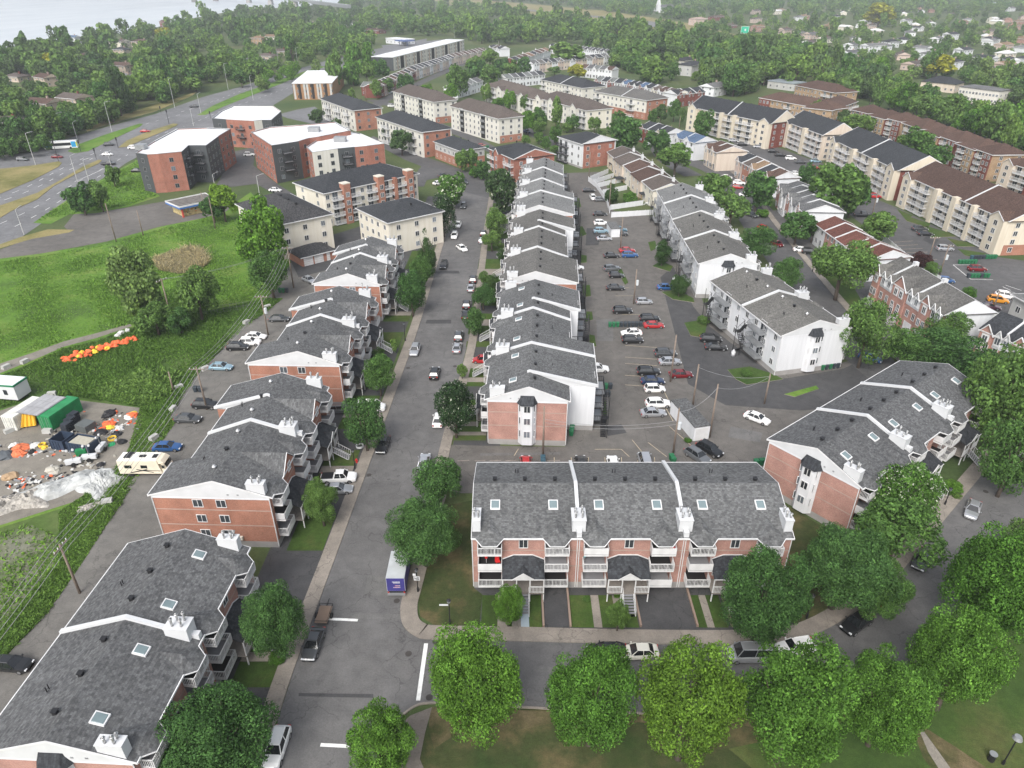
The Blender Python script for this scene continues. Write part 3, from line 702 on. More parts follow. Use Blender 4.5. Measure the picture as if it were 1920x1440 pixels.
def town(pa,pb,D,h,label,segs,roof,rise=2.8,brick_=BPINK):
    a=G(*pa,h); b_=G(*pb,h); ang=math.atan2(b_[1]-a[1],b_[0]-a[0]); L=math.dist(a,b_)
    root=empty('row_house',(a[0],a[1],0),ang,label,'row house','pink brick row houses with white dormers'); sl=rise/(D/2+.35)
    MB().box(0,0,-.2,L,D,h-.02).obj('wall',[brick_],root); MB().box(-.05,1.2,-.1,-.001,D,h-.2).obj('side_wall',[SWH],root); MB().box(L+.001,.4,-.1,L+.05,D,h-.2).obj('side_wall',[SWH],root)
    roofmesh('',0,0,L,D,h,rise,ov=.35,ends=('g','g')).obj('roof',[roof,SWH],root)
    g=MB(); g.box(-.3,-.45,h-.18,L+.3,-.352,h+.03).box(-.3,D+.352,h-.18,L+.3,D+.45,h+.03); g.objs('gutter',[WHT],root)
    tot=sum(s[1] for s in segs); x=0
    def gab(c,w2,top,mat,nw,zb,pj,big):
        yb=(top-h)/sl-.35
        g=MB(); g.hexa([(c-w2,.0,h-.2),(c+w2,.0,h-.2),(c,.0,top)],[(c-w2,-pj,h-.2),(c+w2,-pj,h-.2),(c,-pj,top)]); g.box(c-w2,-pj,zb,c+w2,-.001,h-.2); g.obj('gable',[mat],root)
        r=MB(); r.v+=[(c-w2-.2,-pj-.2,h-.35),(c,-pj-.2,top+.12),(c,yb,top+.12),(c-w2-.2,-.2,h+.02),(c+w2+.2,-pj-.2,h-.35),(c+w2+.2,-.2,h+.02)]; r.f+=[(0,1,2,3),(1,4,5,2)]; r.m+=[0,0]; r.obj('gable_roof',[roof],root)
        g=MB(); g.tube((c-w2-.2,-pj-.22,h-.37),(c,-pj-.22,top+.1),.1,4).tube((c+w2+.2,-pj-.22,h-.37),(c,-pj-.22,top+.1),.1,4); g.objs('fascia',[WHT],root)
        for k in range(nw):
            xx=c+(k-(nw-1)/2)*1.7
            if big: MB().box(xx-.7,-pj-.05,h-2.1,xx+.7,-pj-.001,h-.35).obj('window_surround',[WHT],root)
            inst('window',win_mesh(.85,1.2),root,(xx,-pj-.05 if big else -pj,h-1.85 if big else h-1.5))
    for i,(t,wd) in enumerate(segs):
        wd=wd*L/tot; c=x+wd/2
        if t=='g1': gab(c,wd*.46,h+rise*.62,brick_,1,.0,.35,True)
        if t=='g2': gab(c,wd*.48,h+rise*.8,brick_,2,.0,.35,True)
        if t=='d2':
            MB().box(x+.1,-.06,h-2.4,x+wd-.1,-.001,h-.2).obj('upper_panel',[SWH],root)
            for q in (.27,.73): gab(x+wd*q,wd*.17,h+1.1,SWH,1,h-1.9,.3,False)
        for q in (.28,.72): inst('window',win_mesh(.8,1.3),root,(x+wd*q,-.36 if t!='d2' else 0,2.9))
        if t!='g2': MB().box(c-1.2,-.4 if t!='d2' else -.05,0,c+1.2,-.361 if t!='d2' else -.001,2.0).obj('garage_door',[WHT],root)
        else:
            g=MB(); 
            for k in range(7): g.box(c-1.8,-.36-(k+1)*.3,0,c+1.8,-.361-k*.3,1.4-k*.2)
            g.obj('steps',[FOUND],root)
            for q in(-.9,.9): inst('entrance_door',door_mesh(.95,2.0),root,(c+q,-.36,1.4))
            g=MB(); g.tube((c-1.85,-.4,2.3),(c-1.85,-2.4,1.0),.04,4).tube((c+1.85,-.4,2.3),(c+1.85,-2.4,1.0),.04,4); g.objs('railing',[WHT],root)
        x+=wd
        if i<len(segs)-1 and t=='d2':
            g=MB(); yc=D/2; xc=x-wd/2
            for y0,z0_,y1,z1_ in ((.6,h+.95*sl,yc,h+rise),): g.hexa([(xc-.15,y0,z0_-.1),(xc+.15,y0,z0_-.1),(xc+.15,y1,z1_-.1),(xc-.15,y1,z1_-.1)],[(xc-.15,y0,z0_+.25),(xc+.15,y0,z0_+.25),(xc+.15,y1,z1_+.25),(xc-.15,y1,z1_+.25)])
            g.obj('firewall',[WPAN],root)
            MB().box(xc-.4,yc-.4,h+rise-.4,xc+.4,yc+.5,h+rise+.6).obj('chimney',[WPAN],root)
    for z in (1.0,3.6,h-1.7): gridwall(root,L,D+.01,0,D+.01,z,3,1,6)
    return root
# ---------------- the setting ----------------
def sheet(name,pts,mat,z,px=True,kind='structure',thick=None,side=None):
    P=[G(*p) if px else p for p in pts]
    if thick:
        g=MB(); g.prism(P,0.0,thick,1 if side else 0,0); o=g.obj(name,[mat,side] if side else [mat])
    else:
        g=MB(); a=sum(P[i][0]*P[(i+1)%len(P)][1]-P[(i+1)%len(P)][0]*P[i][1] for i in range(len(P)))
        if a<0: P=P[::-1]
        g.poly([(x,y,z) for x,y in P]); o=g.obj(name,[mat])
    return tag(o,kind=kind)
def smooth(pts,n=4):
    "Catmull-Rom through the points"
    out=[]; P=[pts[0]]+list(pts)+[pts[-1]]
    for i in range(1,len(P)-2):
        p0,p1,p2,p3=P[i-1:i+3]
        for k in range(n):
            t=k/n; out.append(tuple(.5*((2*p1[j])+(-p0[j]+p2[j])*t+(2*p0[j]-5*p1[j]+4*p2[j]-p3[j])*t*t+(-p0[j]+3*p1[j]-3*p2[j]+p3[j])*t**3) for j in (0,1)))
    out.append(tuple(pts[-1])); return out
def offs(C,d):
    out=[]
    for i,p in enumerate(C):
        a=C[max(0,i-1)]; b=C[min(len(C)-1,i+1)]; L=math.dist(a,b) or 1; nx,ny=(b[1]-a[1])/L,-(b[0]-a[0])/L
        out.append((p[0]+nx*d,p[1]+ny*d))
    return out
def ribbon(name,C,d0,d1,mat,z,thick=None,kind='structure',sm=True):
    "strip along centre line C (world), offsets d0..d1 to the right"
    C=smooth(C) if sm else C
    A=offs(C,d0); B=offs(C,d1); g=MB()
    for i in range(len(C)-1):
        q=[A[i],B[i],B[i+1],A[i+1]]
        if thick: g.prism(q,0,thick)
        else: g.poly([(x,y,z) for x,y in q][::1])
    if not thick:
        me=g; me.f=[f if (lambda P:(P[1][0]-P[0][0])*(P[2][1]-P[0][1])-(P[2][0]-P[0][0])*(P[1][1]-P[0][1]))([g.v[k] for k in f])>0 else f[::-1] for f in g.f]
    return tag(g.obj(name,[mat]),kind=kind)
def dashes(name,C,off,mat,z,ln=3,gap=6,wd=.15,sm=True):
    C=smooth(C,8) if sm else C; C=offs(C,off); g=MB(); acc=0
    for i in range(len(C)-1):
        a,b=C[i],C[i+1]; L=math.dist(a,b)
        if L<1e-6: continue
        ux,uy=(b[0]-a[0])/L,(b[1]-a[1])/L; s=0
        while s<L:
            ph=(acc+s)%(ln+gap) if gap else 0
            if ph<ln or not gap:
                e=min(L,s+(ln-ph if gap else L)); p=(a[0]+ux*s,a[1]+uy*s); q=(a[0]+ux*e,a[1]+uy*e); nx,ny=uy*wd/2,-ux*wd/2
                g.poly([(p[0]-nx,p[1]-ny,z),(p[0]+nx,p[1]+ny,z),(q[0]+nx,q[1]+ny,z),(q[0]-nx,q[1]-ny,z)]); s=e+1e-4
            else: s+= (ln+gap)-ph
        acc+=L
    return tag(g.obj(name,[mat]),kind='structure') if g.f else None
def line(p,q,wd=.12,mat=MARKY,z=.06,name='painted_line',px=True):
    a,b=(G(*p),G(*q)) if px else (p,q); L=math.dist(a,b); nx,ny=(b[1]-a[1])/L*wd/2,-(b[0]-a[0])/L*wd/2
    g=MB(); g.poly([(a[0]-nx,a[1]-ny,z),(a[0]+nx,a[1]+ny,z),(b[0]+nx,b[1]+ny,z),(b[0]-nx,b[1]-ny,z)]); return tag(g.obj(name,[mat]),kind='structure')

sheet('ground',[(-7000,-200),(7000,-200),(7000,12000),(-7000,12000)],LAND,-.02,px=False)
# river, beyond the near shore
WATER=None
def _water():
    m=NT('river_water'); P=worldpos(m); mp=m.n('Mapping'); mp.inputs['Scale'].default_value=(.02,.006,.02); m.l(P,mp.inputs['Vector'])
    f=m.noise(mp.outputs[0],1,5,.6); m.l(m.ramp(f,[(.3,(.42,.46,.49)),(.7,(.56,.59,.61))]),m.p.inputs['Base Color'])  # pale base colour stands in for the overcast sky reflected in the water
    m.p.inputs['Roughness'].default_value=.3; m.p.inputs['Specular IOR Level'].default_value=.6
    m.bump(m.noise(P,.25,3),.15,.3); return m.mat
WATER=_water()
shore=[G(*p) for p in [(-160,175),(0,112),(110,88),(190,68),(280,55),(350,36),(440,20),(560,12),(640,6)]]
sheet('river',[(-6900,shore[0][1])]+shore+[(-600,3500),(-500,6000),(1500,11000),(-6900,11000)],WATER,.05,px=False)
sheet('river',[G(1560,4),G(1700,9),G(1960,16),(6000,1900),(6900,11000),(2600,11000),G(1500,-8)],WATER,.05,px=False)
# boulevard
blv=[(0,292),(60,286),(120,262),(200,238),(290,214),(380,182),(450,163),(540,134),(620,112),(700,93),(800,72),(800,80),(700,108),(640,132),(560,168),(505,202),(440,232),(420,262),(300,262),(265,290),(236,306),(200,332),(130,378),(85,414),(40,445),(-120,520),(-260,520),(-160,340)]
sheet('boulevard',blv,ASPHB,.02)
for nm,pts,mt in (('grass_island',[(-160,330),(0,317),(60,311),(110,303),(116,306),(110,313),(62,338),(0,364),(-160,430)],DRYG),
    ('grass_median',[(-60,425),(0,386),(70,362),(110,340),(155,313),(185,300),(191,301),(185,307),(140,328),(100,350),(70,374),(20,397),(-50,440)],DRYG),
    ('grass_median',[(127,284),(150,270),(200,252),(262,232),(268,233),(262,238),(215,260),(165,284),(140,288)],FIELD),
    ('grass_median',[(222,277),(238,264),(280,246),(325,232),(334,233),(330,237),(270,262),(236,276)],DRYG),
    ('grass_median',[(370,216),(400,198),(450,176),(520,152),(600,124),(610,125),(540,152),(470,180),(420,200),(385,216)],FIELD),
    ('grass_verge',[(160,243),(200,225),(290,197),(370,172),(360,180),(290,210),(200,234),(164,247)],DRYG)):
    sheet(nm,pts,mt,0,thick=.13,side=CONC)
for C,off in (([(0,420),(60,392),(130,350),(200,312),(240,290)],0),([(40,425),(95,395),(140,366),(200,328)],-1.8),([(0,375),(60,352),(120,320),(160,300),(200,282)],1.5),([(0,375),(60,352),(120,320),(160,300),(200,282)],-2.2),
    ([(250,270),(300,250),(340,236)],1.6),([(190,258),(250,240),(300,225),(350,212)],0),([(340,210),(400,190),(460,168),(540,142)],0),([(360,232),(420,206),(480,186),(560,158)],0),([(10,300),(60,298),(110,284)],0)):
    dashes('lane_marking',[G(*p) for p in C],off,MARK,.05,3,5,.2)
line((140,341),(168,329),.2,MARK); line((168,329),(205,312),.2,MARK)
# vacant field, worn lot, yard and back lane (left)
sheet('field',[(-400,1100),(-200,500),(0,484),(80,474),(200,452),(300,424),(385,407),(420,395),(470,360),(560,470),(545,560),(440,650),(370,720),(310,830),(240,950),(140,1110),(60,1190),(0,1260),(-300,1500)],FIELD,.0)
sheet('forecourt',[(-200,505),(0,468),(60,446),(130,434),(120,425),(140,400),(180,399),(330,374),(420,368),(440,380),(425,396),(385,408),(300,425),(200,453),(80,475),(0,485),(-200,530)],ASPHL,.024)
sheet('grass_strip',[(-60,480),(0,458),(40,444),(90,430),(140,431),(130,436),(60,448),(0,466),(-60,490)],DRYG,.034)
sheet('roadside_grass',[(62,418),(130,372),(200,330),(265,296),(275,350),(300,368),(240,388),(180,400),(130,402),(95,420)],FIELD,.03)
sheet('field',[(-300,745),(0,704),(60,680),(120,654),(180,638),(247,614),(300,600),(400,580),(505,560),(545,560),(440,650),(370,720),(310,830),(268,770),(130,745),(60,748),(0,768),(-300,800)],FIELDL,.008)
sheet('field',[(262,792),(310,830),(240,950),(140,1110),(60,1190),(0,1260),(-300,1500),(-200,1090),(0,990),(110,955),(190,925),(235,850)],FIELDL,.008)
sheet('gravel_yard',[(-300,800),(0,770),(60,750),(130,748),(265,765),(268,792),(235,850),(200,900),(190,925),(110,950),(0,985),(-250,1060)],DIRT,.012)
sheet('gravel_patch',[(-200,1080),(0,1000),(60,985),(110,1010),(100,1060),(40,1130),(0,1190),(-200,1350)],grass('gravel_weedy',(.19,.185,.16),(.14,.15,.1),(.06,.1,.03),.16),.011)
sheet('dirt_path',[(-200,740),(0,682),(60,662),(120,640),(180,625),(245,607),(247,612),(180,634),(120,650),(60,676),(0,700),(-200,760)],DIRT,.016)
sheet('back_lane',[(-200,1560),(-60,1310),(60,1178),(110,1120),(165,1040),(205,960),(262,880),(300,810),(345,730),(385,680),(440,628),(490,575),(525,525),(560,470),(640,470),(660,560),(620,700),(500,900),(400,1100),(200,1440),(100,1700)],asphalt('asphalt_lane',(.14,.135,.125)),.022)
# main street, sidewalks and lawns
SL=[(-22.6,10),(-22.5,38),(-22.4,49.3),(-21.7,63.5),(-19.7,108.3),(-18.9,128.8),(-18.5,154.3),(-17.9,194),(-17.2,226.8),(-18.5,243)]
SR=[(-11.9,66.3),(-10.8,89.5),(-9.5,107.4),(-8.4,126.3),(-8.2,157.7),(-7.9,194),(-7.4,226.8)]
sheet('front_yards',[(-31,20),(-24,20),(-19,228),(-27,228)],ASPHD,.02,px=False)
sheet('front_yards',[(-9,85),(-7,228),(6,232),(-2,85)],ASPHD,.02,px=False)
sheet('street',SL+[(-26,256),(-14,262),(-8,246)]+SR[::-1]+[(-12.4,60),(-12.6,57),(-12,54.4),(-10.5,52.9),(-8.5,52.4),(0,52.2),(14,51.8),(26,51.8),(31.5,52.6),(37.5,55.6),(44,60.2),(53.9,69.2),(66,80.4),(90,102.5),(130,140),(135,134),(95,97),(72,76),(56,61.5),(47.5,54.5),(41,49),(35,45.6),(28,44),(12.4,43.8),(2,44.4),(-5,44.8),(-8.5,44.9),(-10.4,43.6),(-12,41.5),(-12.4,38),(-12.4,10)],ASPH,.03,px=False)
sheet('park_lawn',[(-9.8,-60),(-9.8,36),(-9.6,40.8),(-7,43.7),(2,44.2),(12.4,43.6),(28,43.8),(35,45.4),(41,48.8),(56,61.3),(95,96.8),(300,200),(300,-60)],PARK,.014,px=False)
sheet('park_lawn',[(20,40),(36,43.5),(44,47),(56,60),(95,95),(300,190),(300,0),(46,10)],PARKG,.02,px=False)
sheet('park_path',[(-12.4,10),(-12.2,38),(-11.2,41.8),(-9.8,43.4),(-7.8,44.3),(-8.2,41.5),(-8.4,39),(-6.8,36),(-6,33),(-5.6,10)],asphalt('gravel_path',(.17,.15,.13)),.034,px=False)
sheet('worn_grass',[(-8.0,44.3),(-4.8,44.2),(12,43.5),(28,43.7),(34,45),(33,43.2),(30,42.2),(27,42.9),(24,41.9),(20,42.8),(16,42.1),(12,42.7),(8,41.6),(4,42.6),(0,41.7),(-4,42.4),(-7.2,40),(-7.9,42)],WORN,.03,px=False)
sheet('worn_path',[(1712,1368),(1730,1362),(1790,1400),(1850,1440),(1760,1460),(1730,1420)],WORN,.034)
sheet('worn_path',[(1722,1366),(1727,1365),(1760,1410),(1785,1445),(1765,1450),(1740,1410)],asphalt('worn_earth',(.24,.22,.19)),.04)
ribbon('sidewalk',SL,-1.75,-.0,CONC,0,.13)
ribbon('sidewalk',[(p[0],p[1]) for p in SR],.0,1.6,CONC,0,.13)
cw=[(-10.9,77),(-11.9,66.3),(-12.4,60),(-12.6,57),(-12,54.4),(-10.5,52.9),(-8.5,52.4),(0,52.2),(14,51.8),(26,51.8),(31.5,52.6),(37.5,55.6),(44,60.2),(53.9,69.2),(66,80.4),(90,102.5)]
ribbon('sidewalk',cw,-1.9,0,CONC,0,.13)
ribbon('kerb',[(-10.9,43.2),(-9.6,44.4),(-8.2,44.8),(-5,44.7),(2,44.3),(12.4,43.7),(28,43.9),(35,45.5),(41,48.9),(56,61.4),(95,96.9)],-.02,.18,CONC,0,.14)
line((1.0,0),(1,1)) if False else None
sheet('corner_lawn',[(-10.5,74),(-11,66),(-10.7,58),(-10.2,55.6),(-8.3,54.2),(-6,54),(-3.6,54),(-3.4,58.8),(-4.6,60),(-4.6,76)],PARK,.05,px=False)
sheet('rear_lawn',[(31.2,54.2),(36.5,57.4),(41,60.8),(44.5,64),(42,68),(36,76),(31.2,74)],PARK,.045,px=False)
# front plots of the condo row facing the camera
sheet('front_plots',[(-4.4,54),(31,53.6),(31,61),(-4.4,61)],ASPHD,.02,px=False)
for a,b in ((-3.4,-1.6),(-.3,.0),(1.9,3.3),(6.5,9.0),(9.9,11.5),(12.4,13.9),(20.4,21.4),(22.2,23.7),(27.4,29.9)):
    sheet('lawn',[(a,54.05),(b,54.0),(b,58.7),(a,58.7)],LAWN,.06,px=False)
sheet('garden_bed',[(.0,54.05),(1.0,54.02),(.9,58.7),(-.2,58.7)],DIRT,.055,px=False)
for a,b in ((-1.6,-.3),(9.0,9.9),(11.5,12.4),(21.4,22.2)): sheet('garden_path',[(a,54.05),(b,54.0),(b,58.7),(a,58.7)],CONC,.058,px=False)
sheet('ramp',[(1.0,54.02),(1.9,54.0),(1.8,58.2),(.9,58.2)],plain('painted_ramp',(.32,.38,.42),.6),.07,px=False)
for x in (3.35,6.3,14.0,20.2,24.0,27.2): MB().box(x,54.1,0,x+.22,59.6,.35).obj('retaining_wall',[plain('timber_edge',(.27,.2,.16),.9)]) 
for o in [o for o in COL.objects if o.name.startswith('retaining_wall')]: tag(o,'low timber edging wall beside a driveway of the condo row facing the camera','retaining wall','driveway edging walls')
def plots(x0f,x1f,y0,y1,lawns,paths=()):
    for a,b in lawns: sheet('lawn',[(x0f(a),a),(x1f(a),a),(x1f(b),b),(x0f(b),b)],LAWN,.05,px=False)
    for a,b in paths: sheet('garden_path',[(x0f(a),a),(x1f(a),a),(x1f(b),b),(x0f(b),b)],CONC,.058,px=False)
lx0=lambda y:-28.6+(y-34)*.02; lx1=lambda y:-24.3+(y-40)*.032
plots(lx0,lx1,0,0,[(46.5,49.6),(50.8,52.4),(66,72.5),(79.5,81.8),(83.5,87.5),(93.2,96.5),(98.6,103.4),(107,109),(110.6,114.4),(121,128),(133,136),(139,144),(150,160),(163,176)],[(49.6,50.8),(81.8,83.5),(96.5,98.6),(109,110.6),(136,138)])
rx0=lambda y:-9.2+(y-90)*.012; rx1=lambda y:-4.1+(y-88)*.035
plots(rx0,rx1,0,0,[(90,91.4),(92.4,94),(95.3,98.6),(100.3,102),(106.5,108),(109.6,113),(115,117.5),(121.5,124),(127,131),(134,137),(141,144),(147,151),(155,159),(163,170),(176,182),(186,194),(199,207),(212,220)],[(91.4,92.4),(94,95.3),(98.6,100.3),(108,109.6),(113,115),(131,134),(144,147),(159,163)])
# parking lot between the centre row and the white blocks
sheet('parking_lot',[(836,834),(905,836),(1060,838),(1060,800),(1080,700),(1080,600),(1060,480),(1050,400),(1050,325),(1130,322),(1150,395),(1250,410),(1290,500),(1320,570),(1340,600),(1460,700),(1580,680),(1650,660),(1700,690),(1640,830),(1440,905),(1390,925),(850,925),(836,870)],ASPHL,.03)
sheet('parking_lot',[(1238,520),(1262,500),(1300,575),(1330,612),(1460,712),(1580,692),(1650,660),(1700,690),(1640,760),(1500,770),(1360,760),(1290,720)],ASPHD,.036)
for q in ([(1283,606),(1328,598),(1322,625),(1345,632),(1330,636),(1295,630)],[(1364,694),(1405,688),(1450,702),(1468,712),(1400,722),(1380,712)],[(1240,548),(1272,545),(1300,560),(1302,568),(1262,562)],[(1223,500),(1238,490),(1262,500),(1256,510)],[(1106,752),(1136,752),(1138,790),(1106,792)],[(1215,455),(1228,452),(1232,466),(1220,472)],
    [(1083,425),(1092,425),(1100,440),(1088,445)],[(1088,478),(1100,480),(1100,493),(1088,494)],[(1092,535),(1106,535),(1108,556),(1094,558)],[(1096,585),(1110,585),(1112,600),(1096,605)],[(1105,628),(1115,630),(1118,650),(1106,652)],[(1075,375),(1085,372),(1090,388),(1078,392)],[(1470,740),(1530,724),(1535,730),(1490,745)],[(1155,505),(1165,505),(1178,530),(1172,535)]):
    sheet('lawn',q,PARKG if q[0][0]<1400 else FIELD,0,thick=.12,side=CONC)
for a,b in (((1083,497),(1100,497)),): pass
for i,y in enumerate((716,737,757,780)): line((1290-50,y),(1208,y-1)) 
for y0 in (650,672,684,706,724): line((1172,y0-2),(1232,y0+2))
for x in (1040,1072,1104,1135,1166,1196,1228): line((x,872),(x-1,858))
line((1115,843),(1165,843)); line((1165,843),(1180,857)); line((1185,825),(1207,852)); line((1215,830),(1250,857)); line((1255,800),(1295,835)); line((1240,750),(1262,790)); line((972,842),(964,855)); line((1228,700),(1262,768))
for x,y in ((1180,540),(1192,555),(1205,590),(1190,610)): line((x,y),(x-38,y))
for x0,x1 in ((858,880),(890,910),(918,940),(948,972),(1025,1050)): line((x0,865),(x1,864),.2,CONC,.09,'wheel_stop_line')
# second street with sidewalk, right hand lots
S2=[G(*p) for p in [(1722,745),(1680,712),(1640,680),(1595,640),(1528,560),(1462,475),(1412,408),(1378,352),(1345,322),(1300,305),(1262,300)]]
ribbon('street',S2,-4.6,4.6,ASPHM,.04)
ribbon('sidewalk',[ (p[0],p[1]) for p in S2[:-2]],4.6,6.2,CONC,0,.13)
sheet('yards',[(1640,690),(1560,585),(1500,500),(1440,420),(1400,360),(1330,300),(1390,262),(1560,400),(1640,500),(1850,600),(1800,720)],ASPHM,.022)
for q in ([(1520,480),(1560,475),(1590,520),(1630,590),(1600,600),(1545,520)],[(1430,375),(1480,372),(1495,390),(1450,395)],[(1640,640),(1700,640),(1760,680),(1700,700)],[(1840,640),(1880,650),(1840,690),(1810,680)],[(1455,420),(1520,430),(1515,450),(1480,448)],[(1840,595),(1865,598),(1855,615),(1830,612)]): sheet('lawn',q,LAWN,.05)
sheet('parking_lot',[(1340,245),(1440,270),(1550,310),(1640,372),(1690,393),(1870,482),(2000,500),(2100,640),(1870,600),(1790,540),(1700,480),(1640,440),(1590,400),(1500,330),(1400,285)],ASPHM,.034)
for q in ([(1681,392),(1712,405),(1707,408),(1745,420),(1740,428),(1700,415)],[(1735,424),(1790,440),(1795,444),(1745,446)],[(1775,447),(1825,457),(1830,463),(1795,463)],[(1795,467),(1850,476),(1830,484),(1810,480)]): sheet('lawn',q,PARKG,0,thick=.12,side=CONC)
for i in range(6): line((1668+i*9,455+i*6.5),(1712+i*9,452+i*7))
for a,b in (((1787,497),(1820,524)),((1787,497),(1838,497)),((1815,513),(1850,513)),((1820,524),(1862,525)),((1878,545),(1903,549)),((1885,535),(1915,545)),((1880,538),(1895,545))): line(a,b,.15,MARK)
# streets further up
T1=[G(*p) for p in [(868,352),(845,330),(806,312),(770,298),(740,290)]]
sheet('street',[(870,360),(858,340),(835,330),(800,338),(795,350),(770,350),(780,325),(790,312),(760,300),(735,287),(690,262),(700,255),(770,285),(820,302),(870,320),(905,340),(917,352),(917,372)],ASPHM,.04)
ribbon('street',[G(*p) for p in [(1065,300),(1050,280),(1010,255),(975,240),(940,226)]],-3.5,3.5,ASPHM,.04)
ribbon('street',[G(*p) for p in [(930,285),(890,262),(855,248),(825,235),(800,226)]],-3,3,ASPHM,.04)
ribbon('street',[G(*p) for p in [(800,226),(760,205),(715,192),(690,188)]],-3.5,3.5,ASPHM,.042)
sheet('street',[(520,215),(560,205),(590,200),(640,240),(610,250),(585,232),(540,222)],ASPHB,.045)
sheet('parking_lot',[(436,285),(480,275),(475,310),(500,330),(520,345),(560,370),(545,380),(480,345),(440,350),(405,350),(420,320)],ASPHM,.04)
sheet('parking_lot',[(625,440),(690,420),(690,455),(640,470),(700,470),(730,480),(640,500),(560,520),(540,480),(600,440)],ASPHD,.04)
ribbon('street',[G(*p) for p in [(700,200),(740,178),(800,150),(870,120),(930,103)]],-3.5,3.5,ASPHM,.04)
ribbon('street',[G(*p) for p in [(880,165),(960,150),(1030,128),(1090,112),(1150,104)]],-3.5,3.5,ASPHM,.041)
ribbon('street',[G(*p) for p in [(1230,270),(1250,300),(1300,330)]],-3.5,3.5,ASPHM,.041)
ribbon('street',[G(*p) for p in [(1590,150),(1660,165),(1740,190),(1860,225),(1960,255)]],-6,6,ASPHB,.041)
sheet('parking_lot',[(1800,192),(1835,188),(1900,205),(1890,215),(1810,200)],PAVER,.05)
sheet('parking_lot',[(715,85),(790,78),(850,72),(800,95),(730,105)],ASPHB,.04)
sheet('highway_verge',[(800,-2),(900,0),(1000,8),(1130,20),(1230,34),(1300,45),(1400,70),(1360,80),(1270,62),(1200,50),(1080,36),(980,26),(860,12)],DRYG,.03)
ribbon('highway',[G(*p) for p in [(860,6),(980,18),(1080,28),(1190,38),(1250,52),(1330,68),(1400,90)]],-14,14,ASPHB,.08)
dashes('lane_marking',[G(*p) for p in [(860,6),(980,18),(1080,28),(1190,38),(1250,52),(1330,68)]],0,MARK,.12,4,8,.5)
# crosswalk / stop lines at the junction
line((799,1207),(784,1314),.42,MARK,.05,'stop_line'); line((617,1161),(671,1163.5),.35,MARK,.05,'stop_line'); line((601,1397),(660,1400),.35,MARK,.05,'stop_line')
MHL={(744,1127):'behind the box truck',(766,1226):'in the junction beside the stop line',(692,891):'on the left kerb beside the white pickup',(512,1333):'on the left sidewalk above the white SUV',(805,1308):'at the park end of the stop line',(817,1204):'at the sidewalk end of the stop line',(765,690):'below the silver SUV',(853,687):'at the right kerb below the silver sedan',(1848,922):'above the silver sedan on the right street'}
MH=plain('manhole_iron',(.05,.045,.042),.7)
for x,y in ((744,1127),(766,1226),(692,891),(512,1333),(805,1308),(817,1204),(765,690),(853,687),(1848,922)):
    g=MB(); c=G(x,y); g.prism([(c[0]+.36*math.cos(i*.524),c[1]+.36*math.sin(i*.524)) for i in range(12)],.03,.045); tag(g.obj('manhole_cover',[MH]),'round dark manhole cover '+MHL[(x,y)],'manhole cover','manhole covers')

# ---------------- buildings ----------------
BL=[]
condo((-4.4,59.9),0,[(35.5,13.2)],35.5,3,'pink brick condo row facing the camera, three bays, skylights, two white roof firewalls',BPINK,near_end='none',D0=13.2,seed=3)
condo((-30.1,33.8),87.2,[(24.2,12.7)],24.2,2,'pink brick condo row nearest the camera at the bottom left corner',BPINK,near_end='bay',D0=12.7,seed=5,rails=('picket','picket'))
condo((-29.0,66.6),88,[(6.5,14.2),(13.0,12.1),(6.5,14)],26,2,'brick condo row with windows in its brick end, beside the parked camper van',BORG,gables=True,near_end='wins',D0=12.9,seed=8,turb=True,sky=False)
condo((-27.6,99.8),88,[(6.5,14.7),(14,12.2),(6.5,14)],27,2,'brick condo row second behind the camper van, white gable band over two top windows',BORG,gables=True,near_end='wins',D0=12.9,seed=9,turb=True,sky=False)
condo((-26.6,133.4),88,[(6,13.2),(11,12.2),(6,13.4)],23,2,'brick condo row left of the street, nearest the garage with white doors',BORG,gables=True,near_end='wins',D0=12.5,seed=10,turb=True,sky=False)
condo((-1.6,130.8),-92.75,[(9.5,14.3),(13.3,12.4),(14.5,16),(4.4,11.7)],41.7,3,'grey roofed condo row in the centre with a white bay on its pink brick end',BPINK,near_end='bay',bay='x1',D0=12.4,seed=12,rearwall=SWH,rear_escape=True)
condo((.9,178.5),-93,[(9.5,14.5),(5,12.2),(15.6,12.5),(13.2,14.4)],43.3,3,'grey roofed condo row second in the centre, thin brick end under its white gable',BORG,near_end='wins',bay='x1',D0=12.6,seed=13,rearwall=SWH,rear_escape=True,sky=False,roof=RGB,full=True)
condo((4.4,237),-93.6,[(16,11.9),(18,12.1),(20.6,14.8)],54.6,4,'grey roofed condo row farthest up the centre, beside the orange brick block',BORG,near_end='wins',bay='x1',D0=12.4,seed=14,rearwall=SWH,rear_escape=True,sky=False,roof=RG2)
condo((42.3,68.6),38.2,[(35.9,12.6)],35.9,3,'angled pink brick condo row at the lower right with a white bay on its end',BPINK,near_end='bay',D0=12.6,seed=15)
condo((59.4,113.2),103.3,[(26,13.2)],26,2,'white sided condo block in the middle of the lot with black fire stairs',SWH,near_end='bay',D0=13.2,seed=16,rear_escape=True,sky=False,roof=RGB,turb=True,full=False,group='white sided condo blocks')
condo((52.7,145.1),89,[(31,12.3)],31,2,'white sided condo block just behind the one in the middle of the lot',SWH,near_end='bay',D0=12.3,seed=17,rear_escape=True,sky=False,roof=RGB,full=False,group='white sided condo blocks')
condo((54.2,177.3),88.5,[(27,13.0)],27,2,'white sided condo block farthest up the lot, next to the brown roofed row houses',SWH,near_end='none',D0=13,seed=18,rear_escape=True,sky=False,roof=RG2,full=False,group='white sided condo blocks')
